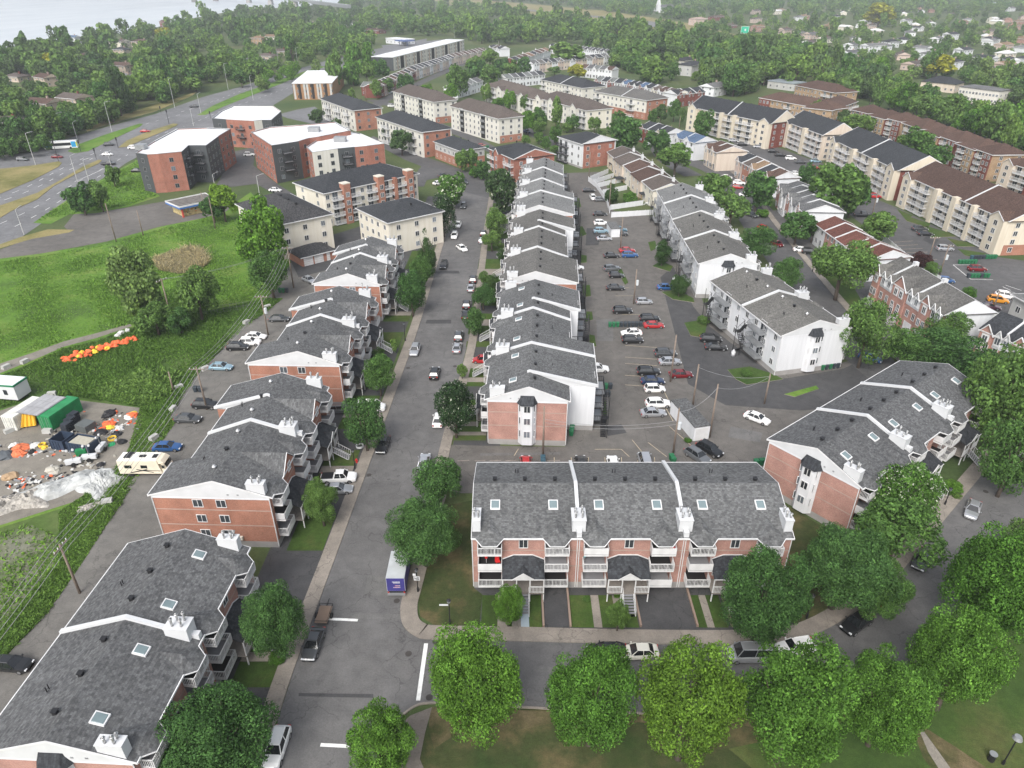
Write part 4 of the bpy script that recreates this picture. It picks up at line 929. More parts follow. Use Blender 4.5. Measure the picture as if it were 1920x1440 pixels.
# apartment blocks
apt((445,382),(517,422),14.7,9.0,'cream apartment block with a dark hip roof beside the tall green poplar',RBLK,SCR,[('w',24)],endwall=None,nf=3,rise=3,nend=3)
apt((608,362),(782,325),16,9.6,'long cream apartment block with brick piers, white balconies and a black roof',RDK,SCR,[('w',2),('b',4.5),('t',2.6,BORG,'flat'),('b',4.4),('w',2.5),('b',4.4),('t',2.6,BORG,'flat'),('b',4.4),('p',1.2,BORG),('b',4.4),('t',2.8,BORG,'flat'),('w',3)],nf=4,rise=3,endwall=BORG)
apt((671,390),(728,417),16,8.5,'small cream apartment block with a black roof at the kerb above the cedars',RDK,SCR,[('w',12),('w',4)],nf=3,rise=2.6)
apt((602,185),(673.5,211),13.8,9,'charcoal hip roofed apartment block with white and brick front, left one of the pair',RDK,SPALE,[('w',5),('b',6),('w',5),('b',6),('w',5),('b',5),('w',4)],endwall=BORG,lowwall=None,nf=3,rise=3,L=41,winf=GREYM)
apt((706,219),(791,247.5),13,9.6,'charcoal hip roofed apartment block with white and brick front, right one of the pair',RDK,SPALE,[('w',5),('b',6),('w',5),('b',6),('w',5),('b',5),('w',4)],endwall=BORG,nf=3,rise=3,winf=GREYM)
apt((737,171),(813,191),12.5,10,'pale apartment block with brown roof and two open stair slots, the one farther left',RBRN,SPALE,[('w',7),('s',3),('w',12),('s',3),('w',9)],lowwall=None,nf=4,rise=3.6,endwall=BORG,endlow=.3)
apt((845,198.5),(935,222.5),12.2,10,'pale block with brown roof and two stair slots, nearer one above the porch house',RBRN,SPALE,[('w',7),('s',3),('w',12),('s',3),('w',9)],nf=4,rise=3.6,endwall=BORG,endlow=.3)
apt((815,265),(862,282),10.5,6.3,'small two storey grey and brick building with charcoal hip roof and a porch',RDK,SGRY,[('w',16)],nf=2,rise=2.4,endwall=None,lowwall=BORG)
apt((912,160),(1000,186),13.5,8,'pale apartment block with brown hip roof and cream gables, left of the two with gables',RBRN,SPALE,[('t',4,SPALE),('b',5),('t',4,SPALE),('b',5),('w',6),('t',4,SPALE),('b',4)],nf=3,rise=3.4)
apt((1008,183),(1100,207),14,8.5,'pale apartment block with brown hip roof and cream gables, right of the two with gables',RBRN,SPALE,[('t',4,SPALE),('b',5),('t',4,SPALE),('b',5),('w',6),('t',4,SPALE),('b',5)],nf=3,rise=3.4,endwall=SCR)
apt((1015,149),(1092,165),16,8,'pale apartment block with a long charcoal roof below the yellow green tree',RDK,SPALE,[('b',4),('w',14),('b',4),('w',8)],nf=3,rise=3.2,firewall=.5)
apt((1115,171),(1212,188),15,9,'pale apartment block with grey brown roof and brick ground floor',RGB,SPALE,[('b',5),('w',16),('b',5),('w',6)],lowwall=BORG,nf=3,rise=3,firewall=.55,endwall=BORG)
apt((1048,256),(1092,270),15,8.8,'white and orange brick block with a white gable above the brown row houses',RDK,SWH,[('b',6),('w',7)],ends=('hip','g'),endwall=BORG2,nf=3,rise=2.4,railm=BLK,base=True)
apt((918,278),(964,298),15.5,8.5,'orange brick block with a white gable at the head of the centre condo row',RDK,BORG2,[('b',5),('t',3,BORG2),('w',2),('b',5)],ends=('hip','g'),nf=3,rise=2.6,base=True)
apt((1295,200),(1447,231),14,10,'cream apartment block with black roof and brick end, farthest of the cream ones',RDK,SYEL,[('t',4.5,SYEL),('w',4),('b',8),('p',1.2,SYEL),('b',5),('p',1.2,SYEL),('b',8),('w',3),('t',4.5,SYEL)],ends=('g','g'),nf=4,rise=4.4,firewall=.5,endwall=BRED)
apt((1475,228),(1544,253),14,9.4,'pale stucco apartment block with charcoal roof, short one between the two longer cream blocks',RDK,SBEI,[('t',3.5,SYEL),('b',8),('p',1.6,SYEL),('b',8)],ends=('g','g'),nf=4,rise=4.2)
apt((1565,262),(1686,319),16,9.4,'cream apartment block with charcoal roof behind the big round tree of the right hand lot',RDK,SYEL,[('t',4,SYEL),('b',9),('w',3),('p',1.5,SYEL),('b',9),('w',3),('p',1.3,SYEL),('b',8),('t',4.5,SYEL)],ends=('g','g'),nf=4,rise=4.4,endwall=BRED,firewall=.48)
apt((1703,330),(1894,414),15,9,'cream apartment block with brown and grey roof nearest the green bins',RBR3,SYEL,[('t',4,SYEL),('b',8),('w',3),('p',1.6,SYEL),('b',6),('p',1.8,SYEL),('b',6),('p',1.3,SYEL),('b',6),('t',5,SYEL)],ends=('g','g'),nf=4,rise=4.2,endwall=BORG,endlow=.3,firewall=.62)
apt((1425,183),(1555,206),13,8,'brown roofed brick and tan apartment block behind the charcoal roofs, left wing',RRB,BTAN,[('c',6,BRED),('w',8),('b',4),('c',6,BTAN),('b',4),('w',8)],nf=3,rise=3)
apt((1560,207),(1607,190),13,8,'brown roofed tan apartment wing with a curved brick corner, right of the long brown one',RRB,BTAN,[('w',8),('b',4)],nf=3,rise=3,lowwall=BRED)
apt((1492,160),(1566,174),15,8,'brown hip roofed apartment block with round turret roof, nearest the dark wood on the right',RRB,BTAN,[('w',10),('c',4,BTAN),('b',6)],nf=3,rise=3.2)
ords=('first','second','third','fourth','fifth','sixth','seventh','eighth','ninth')
def stepped(pa,pb,n,D,h,nf,k0=0):
    for i in range(n):
        t=i/n; u=(i+1)/n; q=lambda t_:(pa[0]+(pb[0]-pa[0])*t_,pa[1]+(pb[1]-pa[1])*t_+(3 if i%2 else 0)*1.0)
        apt(q(t),q(u),D+(i%2)*1.5,h-(i%2)*.25,'red brick and tan block with brown roof, %s section of the long stepped row'%ords[i+k0],RRB,BRED if i%2 else BTAN,[('w',3),('b',4),('c',5,BTAN if i%2 else BRED)],nf=nf,rise=2.8,endwall=BRED if i<n-1 else BTAN,ends=('hip','hip'),nend=2)
stepped((1597,205),(1690,228),3,12,8.6,4); stepped((1693,230),(1862,290),5,12.6,9,4,3)
apt((1888,304),(1960,325),12,9,'red brick and beige block with bay balconies cut by the right edge of the photo',RBR3,SBEI,[('t',4,SBEI),('b',6),('t',4,BRED)],nf=4,rise=3.4)
apt((1903,553),(1990,600),10,7,'grey stone fronted building cut off by the right edge beside the white car stalls',RG2,SGRY,[('w',14)],nf=2,rise=2)
# flat roofed buildings
flat([(255,288),(276,291),(297,290),(340,286),(353,274),(386,274),(409,257),(432,243),(388,241),(333,243),(290,266)],12,'five storey brick and charcoal building with a white flat roof at the boulevard corner',[SDK,BORG2,BORG2,SDK,SDK,SDK,BORG2,SDK,BORG2,SDK,BORG2],extra=((-11,-12,3,3),),balc=(3,4),nf=4)
flat([(398,223),(424,225),(476,228),(491,226),(509,226),(527,210),(512,200),(437,200),(416,209)],10.5,'brick and charcoal building with a white flat roof, the one behind facing the crossing',[SDK,BORG2,SPALE,SDK],balc=(1,2,6,7),nf=3)
flat([(471,249),(509,274),(560,266),(580,260),(600,257),(657,246),(628,230),(560,236),(505,240)],12.3,'brick building with white flat roof and charcoal corner, left half of the joined pair',[BORG2,SDK,BORG2,BORG2],extra=((2,2,4,3),),balc=(1,7),nf=4)
flat([(575,277),(585,287),(633,280),(665,277),(688,275),(720,271),(676,252),(657,247.5),(603,259)],11,'brick and cream building with white flat roof, right half of the joined pair',[BORG2,SPALE,SDK,BORG2],extra=((-4,2,4,3),),balc=(2,3),nf=4)

PATCH=asphalt('asphalt_patch',(.06,.06,.062)); PATCHL=asphalt('asphalt_patch_pale',(.13,.128,.125))
for q,m_ in (([(690,1080),(735,1085),(728,1120),(683,1115)],PATCHL),([(640,1150),(760,1152),(762,1162),(640,1160)],PATCHL),([(800,600),(846,600),(846,607),(798,607)],PATCH),([(848,540),(880,540),(880,556),(846,556)],PATCHL),([(1100,428),(1130,428),(1122,460),(1098,460)],PATCH),([(1118,600),(1150,598),(1150,640),(1120,640)],PATCHL),([(775,508),(860,508),(862,513),(774,513)],PATCH),([(900,850),(1050,848),(1050,853),(900,855)],PATCHL),([(1135,800),(1165,796),(1175,812),(1140,818)],PATCH),([(560,1300),(700,1302),(700,1309),(560,1306)],PATCH),([(1000,1250),(1190,1252),(1190,1262),(1000,1260)],PATCHL),([(1370,800),(1430,812),(1425,830),(1365,820)],PATCHL),([(1300,640),(1312,640),(1335,700),(1318,702)],PATCH),([(1740,440),(1760,450),(1752,462),(1730,450)],PATCH),([(1500,560),(1512,556),(1545,600),(1532,604)],PATCH)):
    sheet('asphalt_patch',q,m_,.0485)
# long white flat block and wood clad block by the boulevard
def longflat(pa,pb,D,h,label,mw,nb):
    a=G(*pa,h); b_=G(*pb,h); ang=math.atan2(b_[1]-a[1],b_[0]-a[0]); L=math.dist(a,b_)
    root=empty('flat_roofed_building',(a[0],a[1],0),ang,label,'apartment building','flat roofed apartment buildings')
    MB().box(0,0,-.3,L,D,h).obj('wall',[mw],root); MB().box(-.3,-.3,h,L+.3,D+.3,h+.35).obj('roof',[RFLAT],root)
    MB().box(-.15,0,-.3,-.001,D,h-.01).obj('end_wall',[SDK],root)
    for i in range(nb):
        x0=i*L/nb; wd=L/nb
        MB().box(x0+wd*.4,-.06,.4,x0+wd*.6,-.01,h-.3).obj('stairwell',[DARK],root)  # flat dark panel, shade of the stairwell put into its colour
        for j in (.1,.24,.72,.87):
            MB().box(x0+wd*j-.5,-.08,.4,x0+wd*j+.5,-.01,h-.3).obj('cladding_strip',[SBRN if j in(.24,.72) else SGRY],root)
            for k in range(3): inst('window',win_mesh(1.0,1.5,GREYM),root,(x0+wd*(j+.07),-.01,1+k*2.8))
    return root
longflat((737,108),(870,75),17,9,'very long white flat roofed block beside the far row houses',SPALE,5)
longflat((548,157),(622,156),60,8.5,'wood and grey clad flat roofed block standing at the boulevard edge',SBRN,3)
# row houses
rowh((1140,285),(1225,357),10.5,5.3,'cream row houses with brown roofs and white fenced back gardens beside the lot',[RBRN,RBRN,RBR3,RBR3],[SCR,SBEI],5,side=SCR,chim=1,gable=None,slant=1)
rowh((1200,238),(1247,252),10,6,'row house block with charcoal roof and white firewalls, beside the blue roofed pair',[RDK],[BRED,SWH,SYEL],3,side=SWH)
rowh((1263,256),(1303,268),10,6.6,'pair of white row houses with a blue roof',[RBLU],[SWH],2,side=SWH,gable='all')
rowh((1323,275),(1345,286),11.6,6.6,'pair of beige row houses with a dark brown roof',[RBR3],[SBEI],2,side=SBEI,gable='all')
rowh((1381,299),(1449,335),9.2,6,'row houses with brown, tan and charcoal roofs and a tall white end wall',[RDK,RBRN,RTAN,RDK,RBR3],[SPNK,BORG],5,side=SWH)
rowh((1460,351),(1507,397),10.8,6,'white and pink brick row houses with grey roofs and white gables over the firewalls',[RGREY],[BPINK,SWH],5,side=SWH,gable='all',slant=1)
rowh((1531,420),(1588,462),9,5.4,'row houses with a dark red shingle roof, upper part',[RBR2],[SWH,BPINK],3,side=SWH,gable=None)
rowh((1588,463),(1631,487),10.5,5.4,'row house with a dark red shingle roof and white gable end, lower part',[RBR2],[SWH,BPINK],2,side=SWH,gable=None)
town((1643,507),(1770,590),10,7.6,'pink brick row houses with white dormers, garage doors and a grey brown roof',[('g1',2.6),('d2',5),('g2',5.2),('d2',5),('g1',3.4),('d2',3.6)],RGB)
town((1840,617),(1965,668),10,6.4,'pink brick row houses with a charcoal roof cut off at the right edge',[('g1',4),('d2',5),('g1',4),('d2',5)],RDK,rise=2.4)
rowh((677,162),(712,163),11,5,'grey green roofed brick row house ending the long far row',[RGRN],[BRED],2,gable=None,rise=2)
rowh((712,163),(779,133),9.5,6,'far row houses with red and pink fronts, nearest part of the curved row',[RBRN,RBR3,RDK],[BRED,SPNK,SWH],10,side=BRED)
rowh((779,132),(852,108),9.5,6,'far row houses with charcoal and grey roofs, middle part of the curved row',[RDK,RGREY,RDK],[SPNK,SWH,SBEI],12,side=SWH)
rowh((852,107),(914,94),9.5,6,'far row houses with brown roofs on beige fronts, farthest part of the long curved row',[RBRN,RBR3],[SBEI,SPNK],9,side=SWH)
rowh((917,88),(938,92),9,6,'small white far row houses at the end of the long curved row',[RDK,RBRN],[SWH],3,side=SWH)
rowh((969,114),(1033,94),11,6,'far row houses with a brown and rust roof and red brick end',[RDK,RBR3,RBR3,ROR],[SWH,SWH],8,side=BRED,chim=3)
rowh((1030,86),(1070,89),9,6,'far white row houses with slate roofs at the back edge of the wood, left group',[RDK,RGREY],[SWH],6,side=SWH)
rowh((1072,90),(1138,98),9,6,'far white row houses with slate roofs at the back edge of the wood, right group',[RGREY,RDK],[SWH],9,side=SWH)
rowh((1000,120),(1142,106),9.5,6,'far row houses with blue grey roofs and small white gables, facing the camera',[RGREY,RGB,RDK,RDK],[SWH,SPNK,SBEI],13,side=SWH)
rowh((950,147),(1022,140),9,5.6,'row houses with green grey roofs and white firewalls behind the brown gabled block',[RGRN,RGREY,RDK],[SWH],6,side=SWH,gable=None)
rowh((1088,127),(1147,132),9,6,'short row houses with grey green roofs beside the yellow green tree',[RBR3,RGREY,RGRN,RGREY],[SWH],5,side=SWH)
rowh((1115,151),(1164,156),10,6,'red brick row houses with dark green roofs',[RGRN,RDK],[BRED,SWH],4,side=BRED)
rowh((1166,157),(1220,166),10,6,'row houses with a bright blue roof section among charcoal roofs',[RBLU,RDK,RDK],[SWH,BRED],5,side=SWH,gable='all')
rowh((1222,168),(1268,178),10,6,'row houses with red brown roofs and cream gables, left of the red brick pair',[RBRN,RBR3],[SCR,SWH],4,side=SCR,gable='all')
rowh((1270,178),(1322,172),10,6.2,'pair of bright red brick row houses with charcoal roof',[RDK],[BRED],3,side=SWH,gable='all')
rowh((858,165),(905,152),9,5.6,'row houses with grey green roof and white walls behind the pale block with stair slots',[RGRN,RGREY],[SWH],4,side=SWH)
# detached houses : photo position of the base, size, colours, words
HS=[(22,238,14,10,3,'h',RBRN,BBEI,'brown roofed brick house at the left edge above the bus stop hedge'),
(88,212,15,11,5.5,'g',RBR3,BBEI,'brown gabled brick house left of a slightly taller twin behind the boulevard hedge'),(146,202,15,11,5.5,'g',RBRN,BBEI,'beige gabled house with brown roof, the right one of the two behind the boulevard hedge'),
(35,152,13,10,3.2,'h',RBRN,BBEI,'tan house with brown roof at the left edge below the river trees'),(92,160,14,10,5.2,'g',RBR3,BBEI,'brown roofed tan house between the yellow tree and the hedge'),
(235,137,14,10,5.4,'g',RBR3,BBEI,'tan gabled house with dark roof deep in the wood left of the tall poplars'),(240,152,10,8,3,'h',RG2,SWH,'small white house with pale roof just in front of a tan gabled one'),
(226,88,16,10,5,'g',RBRN,SCR,'cream house with steep brown roof below the river bank trees'),(268,88,17,11,5,'h',RBR3,BBEI,'wide brown roofed house near the river bank, right of the cream one'),(232,104,12,9,5,'h',RDK,BBEI,'dark roofed house in front of the wide brown one near the river bank'),
(165,112,13,9,3.4,'h',RBR3,BBEI,'dark brown roof showing between trees left of the river bank houses'),(140,82,14,9,6,'g',RBLU,SWH,'blue grey roofed house right on the river bank'),(310,50,10,8,6,'g',RBR2,BRED,'red house on the river bank between two tall trees'),
(478,120,16,10,3.2,'h',RG2,SWH,'white bungalow with a pale grey roof behind the boulevard trees'),(502,112,14,9,3.2,'h',RBRN,BBEI,'brown roofed bungalow right of the white bungalow with pale roof'),(528,103,15,10,3.2,'h',RBRN,BBEI,'red brown roofed bungalow farthest right behind the boulevard trees'),
(486,82,12,9,5.5,'h',RTAN,BTAN,'tan turreted house in the wood beyond the boulevard'),(512,78,12,9,5,'g',RTAN,SCR,'cream house just right of the tan turreted one'),(545,68,12,9,4,'g',RG2,SWH,'white house in the wood behind the cream one'),
(585,50,14,9,4,'h',RDK,SWH,'dark roofed house near the bridge'),(620,40,13,9,4,'h',ROR,BTAN,'orange brick house near the bridge'),(640,30,13,9,4,'h',RBRN,SWH,'pale house farthest up near the bridge'),
(775,35,16,10,5,'h',RGREY,SWH,'white house with grey roof alone in the wood above the petrol station'),(700,62,30,12,3.2,'h',RBR3,BRED,'long low red brick building in the wood left of the petrol station'),(665,48,26,12,3,'h',RG2,SWH,'low white building in the wood above the long red brick one')]
for px,py,L,D,h,k,rf,wl,t in HS:
    x,y=G(px,py); house(x,y,R(-35+(px*7%23)),L,D,h,t,rf,wl,'hip' if k=='h' else 'gable',group='houses beyond the boulevard')
HR=[(1308,47,22,14,8,'h',BAND,SPNK,'pink brick apartment house at the far right of the highway wood'),(1345,38,30,12,5,'h',RBR3,BRED,'long red brick block just right of the pink one'),(1370,52,14,10,3,'h',RBRN,BRED,'red brown roofed house below the long red brick block'),
(1470,64,16,10,5,'g',RBRN,SPNK,'pink sided house in the group of pink houses, the left one'),(1495,70,16,10,5,'g',RGREY,SPNK,'pink sided house with grey roof in the group of pink houses, middle'),(1520,73,14,10,5,'g',RGREY,SPNK,'pale pink house right of the middle one in the pink group'),(1545,80,13,10,4,'g',RBRN,SCR,'cream house at the right end of the pink group'),
(1515,90,14,10,5,'g',RBRN,SWH,'house with three white roof edges below the pink group, left'),(1535,99,14,10,5,'g',RBRN,SWH,'house with white roof edges below the pink group, right'),
(1595,92,14,10,4,'g',RGREY,SWH,'grey roofed white house above the utility poles'),(1592,108,14,10,4,'g',RGREY,SWH,'grey roofed white house just below another of the same roof'),(1602,122,13,9,4,'g',RDK,SWH,'white gabled house with its gable toward the camera beside the tall trees'),
(1615,52,15,10,4,'g',RTAN,SWH,'tan roofed house left of the yellow green tree far up'),(1635,50,15,10,4,'g',RBRN,SWH,'brown roofed house nearest the yellow green tree far up'),
(1755,80,16,10,4,'g',RG2,SWH,'long pale roofed house in the middle of the far right suburb'),(1855,84,16,10,4,'g',RG2,SWH,'pale roofed house near the right edge of the suburb'),(1880,92,16,10,4,'g',RTAN,SPNK,'tan roofed house right beside the pale roofed one near the right edge'),
(1710,130,16,11,4,'g',RBRN,SPNK,'pink house with dark gable beside the yellow green tree above the long white building'),(1880,130,15,10,4,'g',ROR,SPNK,'orange roofed house near the right edge'),(1335,178,14,10,5,'g',RG2,SWH,'pale house with grey roof behind the charcoal roofed cream block'),
(1295,140,18,12,7,'h',RDK,SGRY,'grey two storey building in the wood above the red brick pair'),(1285,128,14,10,6,'h',RDK,SPALE,'pale building with dark roof just behind the grey two storey one')]
for px,py,L,D,h,k,rf,wl,t in HR:
    x,y=G(px,py); house(x,y,R(30+(px*5%20)),L,D,h,t,rf,wl,'hip' if k=='h' else 'gable',group='houses of the far suburb')
rn=random.Random(21)
SUBR=[]
for i in range(900):
    px=rn.uniform(1400,1990); py=rn.uniform(14,150)
    if py>150-(px-1400)*.02 or (px<1600 and py>62) or (px<1720 and py>118): continue
    x,y=G(px,py)
    if any(math.hypot(x-a,y-b)<19+ (y-600)*.02 for a,b in SUBR) : continue
    if any(math.hypot(x-G(q[0],q[1])[0],y-G(q[0],q[1])[1])<24 for q in HR): continue
    SUBR.append((x,y))
SUBR=SUBR[:70]; SUBH=[]
RW=[('grey',RG2),('brown',RBRN),('tan',RTAN),('charcoal',RDK),('white',plain('white_roof',(.6,.6,.6),.7))]; WW=[('white',SWH),('pink',SPNK),('cream',SCR),('brick',BPINK)]
for i,(x,y) in enumerate(SUBR):
    rn_,rm=RW[i*7%5]; wn,wm=WW[(i*3+i//5)%4]
    SUBH.append((x,y,'%s %s house'%('low' if i%3 else 'two storey',wn)))
    house(x,y,R(28+(i%3)*45),13+i%4,9.5,4 if i%3 else 5.5,'%s %s house with a %s roof among the trees of the far suburb'%('low' if i%3 else 'two storey',wn,rn_),rm,wm,'hip' if i%2 else 'gable',group='%s %s far suburb houses, %s roofs'%('low' if i%3 else 'two storey',wn,rn_))
# long white curved school-like building, church, petrol station
def boxb(name,pa,pb,D,h,label,wall,roof,cat,nwin=8,nf=1,rise=0):
    a=G(*pa,h); b_=G(*pb,h); ang=math.atan2(b_[1]-a[1],b_[0]-a[0]); L=math.dist(a,b_); root=empty(name,(a[0],a[1],0),ang,label,cat)
    MB().box(0,0,-.3,L,D,h).obj('wall',[wall],root)
    if rise: roofmesh('',0,0,L,D,h,rise).obj('roof',[roof],root)
    else: MB().box(-.3,-.3,h+.002,L+.3,D+.3,h+.45).obj('roof',[roof],root)
    gridwall(root,0,0,L,0,1.2,3,nf,nwin); gridwall(root,L,0,L,D,1.2,3,nf,3); return root
boxb('long_building',(1800,163),(1875,172),14,7,'long white two storey building beside a dark roofed one at the right','' or SPALE,RG2,'school',12,2)
boxb('low_building',(1728,152),(1792,158),14,5,'beige building with a dark hip roof left of the long white one',SBEI,RDK,'building',6,1,3)
boxb('workshop',(1440,152),(1490,158),12,4,'workshop with a pale metal roof beside the dark wood',SGRY,plain('metal_roof',(.4,.45,.5),.4,.4),'workshop',4)
ps=boxb('petrol_station',(723,72),(757,75),14,4.5,'white petrol station shop with flat roof and a blue canopy',SWH,RFLAT,'petrol station',5)
g=MB(); g.box(26,-9,4,42,4,4.8); 
for x in (28,40): g.box(x,-5,0,x+.5,-4.5,4)
g.obj('canopy',[plain('canopy_blue',(.06,.1,.25),.5)],ps)
for i,(pa,pb,t) in enumerate((((1222,14),(1232,15),'low white church hall left of the spire'),)): boxb('church_hall',pa,pb,14,6,t,SWH,RG2,'church hall',4)
c=G(1240,24); root=empty('church',(c[0],c[1],0),R(20),'white church with a pointed spire far away beyond the highway','church')
MB().box(0,0,0,26,14,7).obj('nave',[SWH],root); roofmesh('',0,0,26,14,7,6,ends=('g','g')).obj('roof',[RGREY,SWH],root)
g=MB(); g.box(-6,4,0,-.1,10,12); g.hexa([(-6.3,3.7,12),(.1,3.7,12),(.1,10.3,12),(-6.3,10.3,12)],[(-3.2,6.9,30),(-3,6.9,30),(-3,7.1,30),(-3.2,7.1,30)]); g.obj('spire',[SWH],root)
gridwall(root,0,0,26,0,2,3,1,5)
# railway bridge over the river
g0=empty('bridge',(0,0,0),0,'dark girder bridge on stone piers crossing the river at the top of the photo','bridge')
pts=[(365,4),(405,2),(467,5),(508,9),(555,17)]
W=[G(*p) for p in pts]
for i,(x,y) in enumerate(W): MB().hexa([(x-5,y-8,-1),(x+5,y-8,-1),(x+5,y+8,-1),(x-5,y+8,-1)],[(x-3.5,y-6,14),(x+3.5,y-6,14),(x+3.5,y+6,14),(x-3.5,y+6,14)]).obj('pier',[FOUND],g0)
ext=[(W[0][0]-(W[1][0]-W[0][0])*3,W[0][1]-(W[1][1]-W[0][1])*3)]+W+[(W[-1][0]+(W[-1][0]-W[-2][0])*1.5,W[-1][1]+(W[-1][1]-W[-2][1])*1.5)]
g=MB()
for a,b_ in zip(ext[:-1],ext[1:]):
    d=math.dist(a,b_); nx,ny=(b_[1]-a[1])/d*4,-(b_[0]-a[0])/d*4
    q=[(a[0]-nx,a[1]-ny),(a[0]+nx,a[1]+ny),(b_[0]+nx,b_[1]+ny),(b_[0]-nx,b_[1]-ny)]
    g.hexa([(x,y,14) for x,y in q],[(x,y,19) for x,y in q])
g.obj('girder',[GREYM],g0)
# closed shop (old petrol kiosk), garage, small huts
def P3(px,py,h): a=G(px,py,h); return (a[0],a[1])
def footprint(pa,pb,D,h): 
    a=G(*pa,h); b_=G(*pb,h); return a,math.atan2(b_[1]-a[1],b_[0]-a[0]),math.dist(a,b_)
a,ang,L=footprint((336,388),(411,372),9,3.4); root=empty('kiosk',(a[0],a[1],0),ang,'closed flat roofed shop with blue and white band and painted walls in the empty forecourt','shop')
MB().box(1.2,1.2,-.1,L-1,8,2.7).obj('wall',[plain('painted_yellow_wall',(.42,.34,.17),.8,var=.4,scale=1.5)],root)
MB().box(0,0,2.7,L,9,3.2).obj('roof',[plain('gravel_roof',(.13,.12,.11),.9,var=.4,scale=1)],root)
g=MB(); 
for q in ((-.1,-.1,L+.1,.0),(-.1,9,L+.1,9.1),(-.1,0,-.0,9),(L,0,L+.1,9)): g.box(q[0],q[1],2.6,q[2],q[3],3.1,0); g.box(q[0]-.02,q[1]-.02,3.1,q[2]+.02,q[3]+.02,3.5,1)
g.obj('fascia',[plain('band_blue',(.06,.16,.42),.5),WHT],root)
MB().box(.6,.3,0,1.0,.8,2.7).obj('red_pillar',[plain('pillar_red',(.5,.08,.06),.6)],root)
g=MB(); rr=random.Random(5)
for i in range(26): x=1.8+rr.random()*9; z=.4+rr.random()*1.6; g.box(x,1.12-.01*rr.random(),z,x+.2+.5*rr.random(),1.19,z+.15+.4*rr.random(),i%4)
g.obj('mural',[plain('mural_grey',(.3,.32,.34)),plain('mural_dark',(.05,.05,.06)),plain('mural_orange',(.5,.2,.05)),plain('mural_white',(.6,.58,.5))],root)
a,ang,L=footprint((565,483),(627,468),6,2.4); root=empty('garage',(a[0],a[1],0),ang,'low brick garage with dark hip roof and two white doors','garage')
MB().box(0,0,-.1,L,7,2.35).obj('wall',[BORG],root); roofmesh('',0,0,L,7,2.4,1.7,ov=.35).obj('roof',[RBLK],root)
for x in (.5,3.3,6.6):
    w_=2.4 if x<6 else .9; g=MB(); 
    for k in range(4): g.box(x,-.05,.05+k*.5,x+w_,-.01,.5+k*.5)
    g.obj('garage_door',[WHT],root)
MB().box(-.4,-.45,2.2,L+.4,-.36,2.42).obj('fascia',[WHT],root)
a=G(1305,823); ang=R(118)
p0=P3(1303,802,2.5); p1=P3(1259,751,2.5); p2=P3(1327,800,2.5); L=math.dist(p0,p1); ang=math.atan2(p0[1]-p1[1],p0[0]-p1[0])
root=empty('storage_trailer',(p1[0],p1[1],0),ang,'long white storage shed with grey flat roof between the utility poles of the lot','shed')
MB().box(0,0,0,L,2.6,2.45).obj('body',[SWH],root); MB().box(-.06,-.06,2.45,L+.06,2.66,2.6).obj('roof',[RGREY],root)
MB().box(L+.001,.3,.1,L+.04,2.3,2.2).obj('door',[WHT],root)
a=G(1145,432); root=empty('shed',(a[0],a[1],0),R(95),'short white shed with grey roof beside the silver cars in the lot','shed')
MB().box(-6,-1.2,0,0,1.2,2.3).obj('body',[SWH],root); MB().box(-6.1,-1.3,2.3,.1,1.3,2.5).obj('roof',[RG2],root)

# ---------------- trees ----------------
def leafmat(name,c,var=.35,tip=1.5,blos=None,sat=0):
    m=NT(name); o=m.obj(); rnd=m.n('ObjectInfo').outputs['Random']; isl=m.n('NewGeometry').outputs['Random Per Island']
    f=m.noise(o,3.5,3,.6)
    x=m.ramp(f,[(.3,sc(c,1-var)),(.5,c),(.72,sc(c,tip))])
    y=m.ramp(isl,[(0,(.22,.24,.24)),(.5,(.5,.5,.5)),(1,(.8,.78,.62))])
    x=m.mix(.75,x,y,'OVERLAY')
    z=m.ramp(rnd,[(0,(.36,.4,.38)),(.5,(.5,.5,.5)),(1,(.64,.6,.48))]); x=m.mix(.7,x,z,'OVERLAY')
    if blos:
        k=m.n('Math',_operation='GREATER_THAN'); m.l(isl,k.inputs[0]); k.inputs[1].default_value=blos
        g_=m.ramp(m.noise(o,5,2),[(.48,(0,0,0)),(.55,(1,1,1))]); kk=m.n('Math',_operation='MULTIPLY'); m.l(k.outputs[0],kk.inputs[0]); m.l(g_,kk.inputs[1])
        x=m.mix(kk.outputs[0],x,(.62,.64,.52))
    m.l(x,m.p.inputs['Base Color']); m.p.inputs['Roughness'].default_value=.7; m.p.inputs['Specular IOR Level'].default_value=.1
    t=m.n('BsdfTranslucent'); m.l(x,t.inputs[0]); ms=m.n('MixShader'); ms.inputs[0].default_value=.28
    m.l(m.p.outputs[0],ms.inputs[1]); m.l(t.outputs[0],ms.inputs[2]); m.l(ms.outputs[0],m.out.inputs[0])
    return m.mat
LM={'lime':leafmat('leaves_lime',(0.088, 0.188, 0.034),.4,1.7),'yel':leafmat('leaves_yellow_green',(0.128, 0.225, 0.034),.4,1.7),'mid':leafmat('leaves_mid_green',(0.115, 0.2, 0.056),.4,1.6),'dark':leafmat('leaves_dark_green',(0.075, 0.13, 0.052),.4,1.6),'deep':leafmat('leaves_deep_green',(0.072, 0.148, 0.046),.42,1.6),
    'pale':leafmat('leaves_pale_green',(0.14, 0.22, 0.075),.35,1.5),'gold':leafmat('leaves_golden',(.26,.27,.03),.3,1.4),'blos':leafmat('leaves_blossom',(0.1, 0.2, 0.042),.4,1.5,.8),'cedar':leafmat('leaves_cedar',(0.055, 0.105, 0.035),.4,1.5),'red':leafmat('leaves_purple',(.06,.028,.028),.3,1.4),'dblos':leafmat('leaves_dark_blossom',(.04,.075,.032),.4,1.5,.93)}
BARK=plain('bark',(.1,.08,.065),.9,var=.3,scale=6)
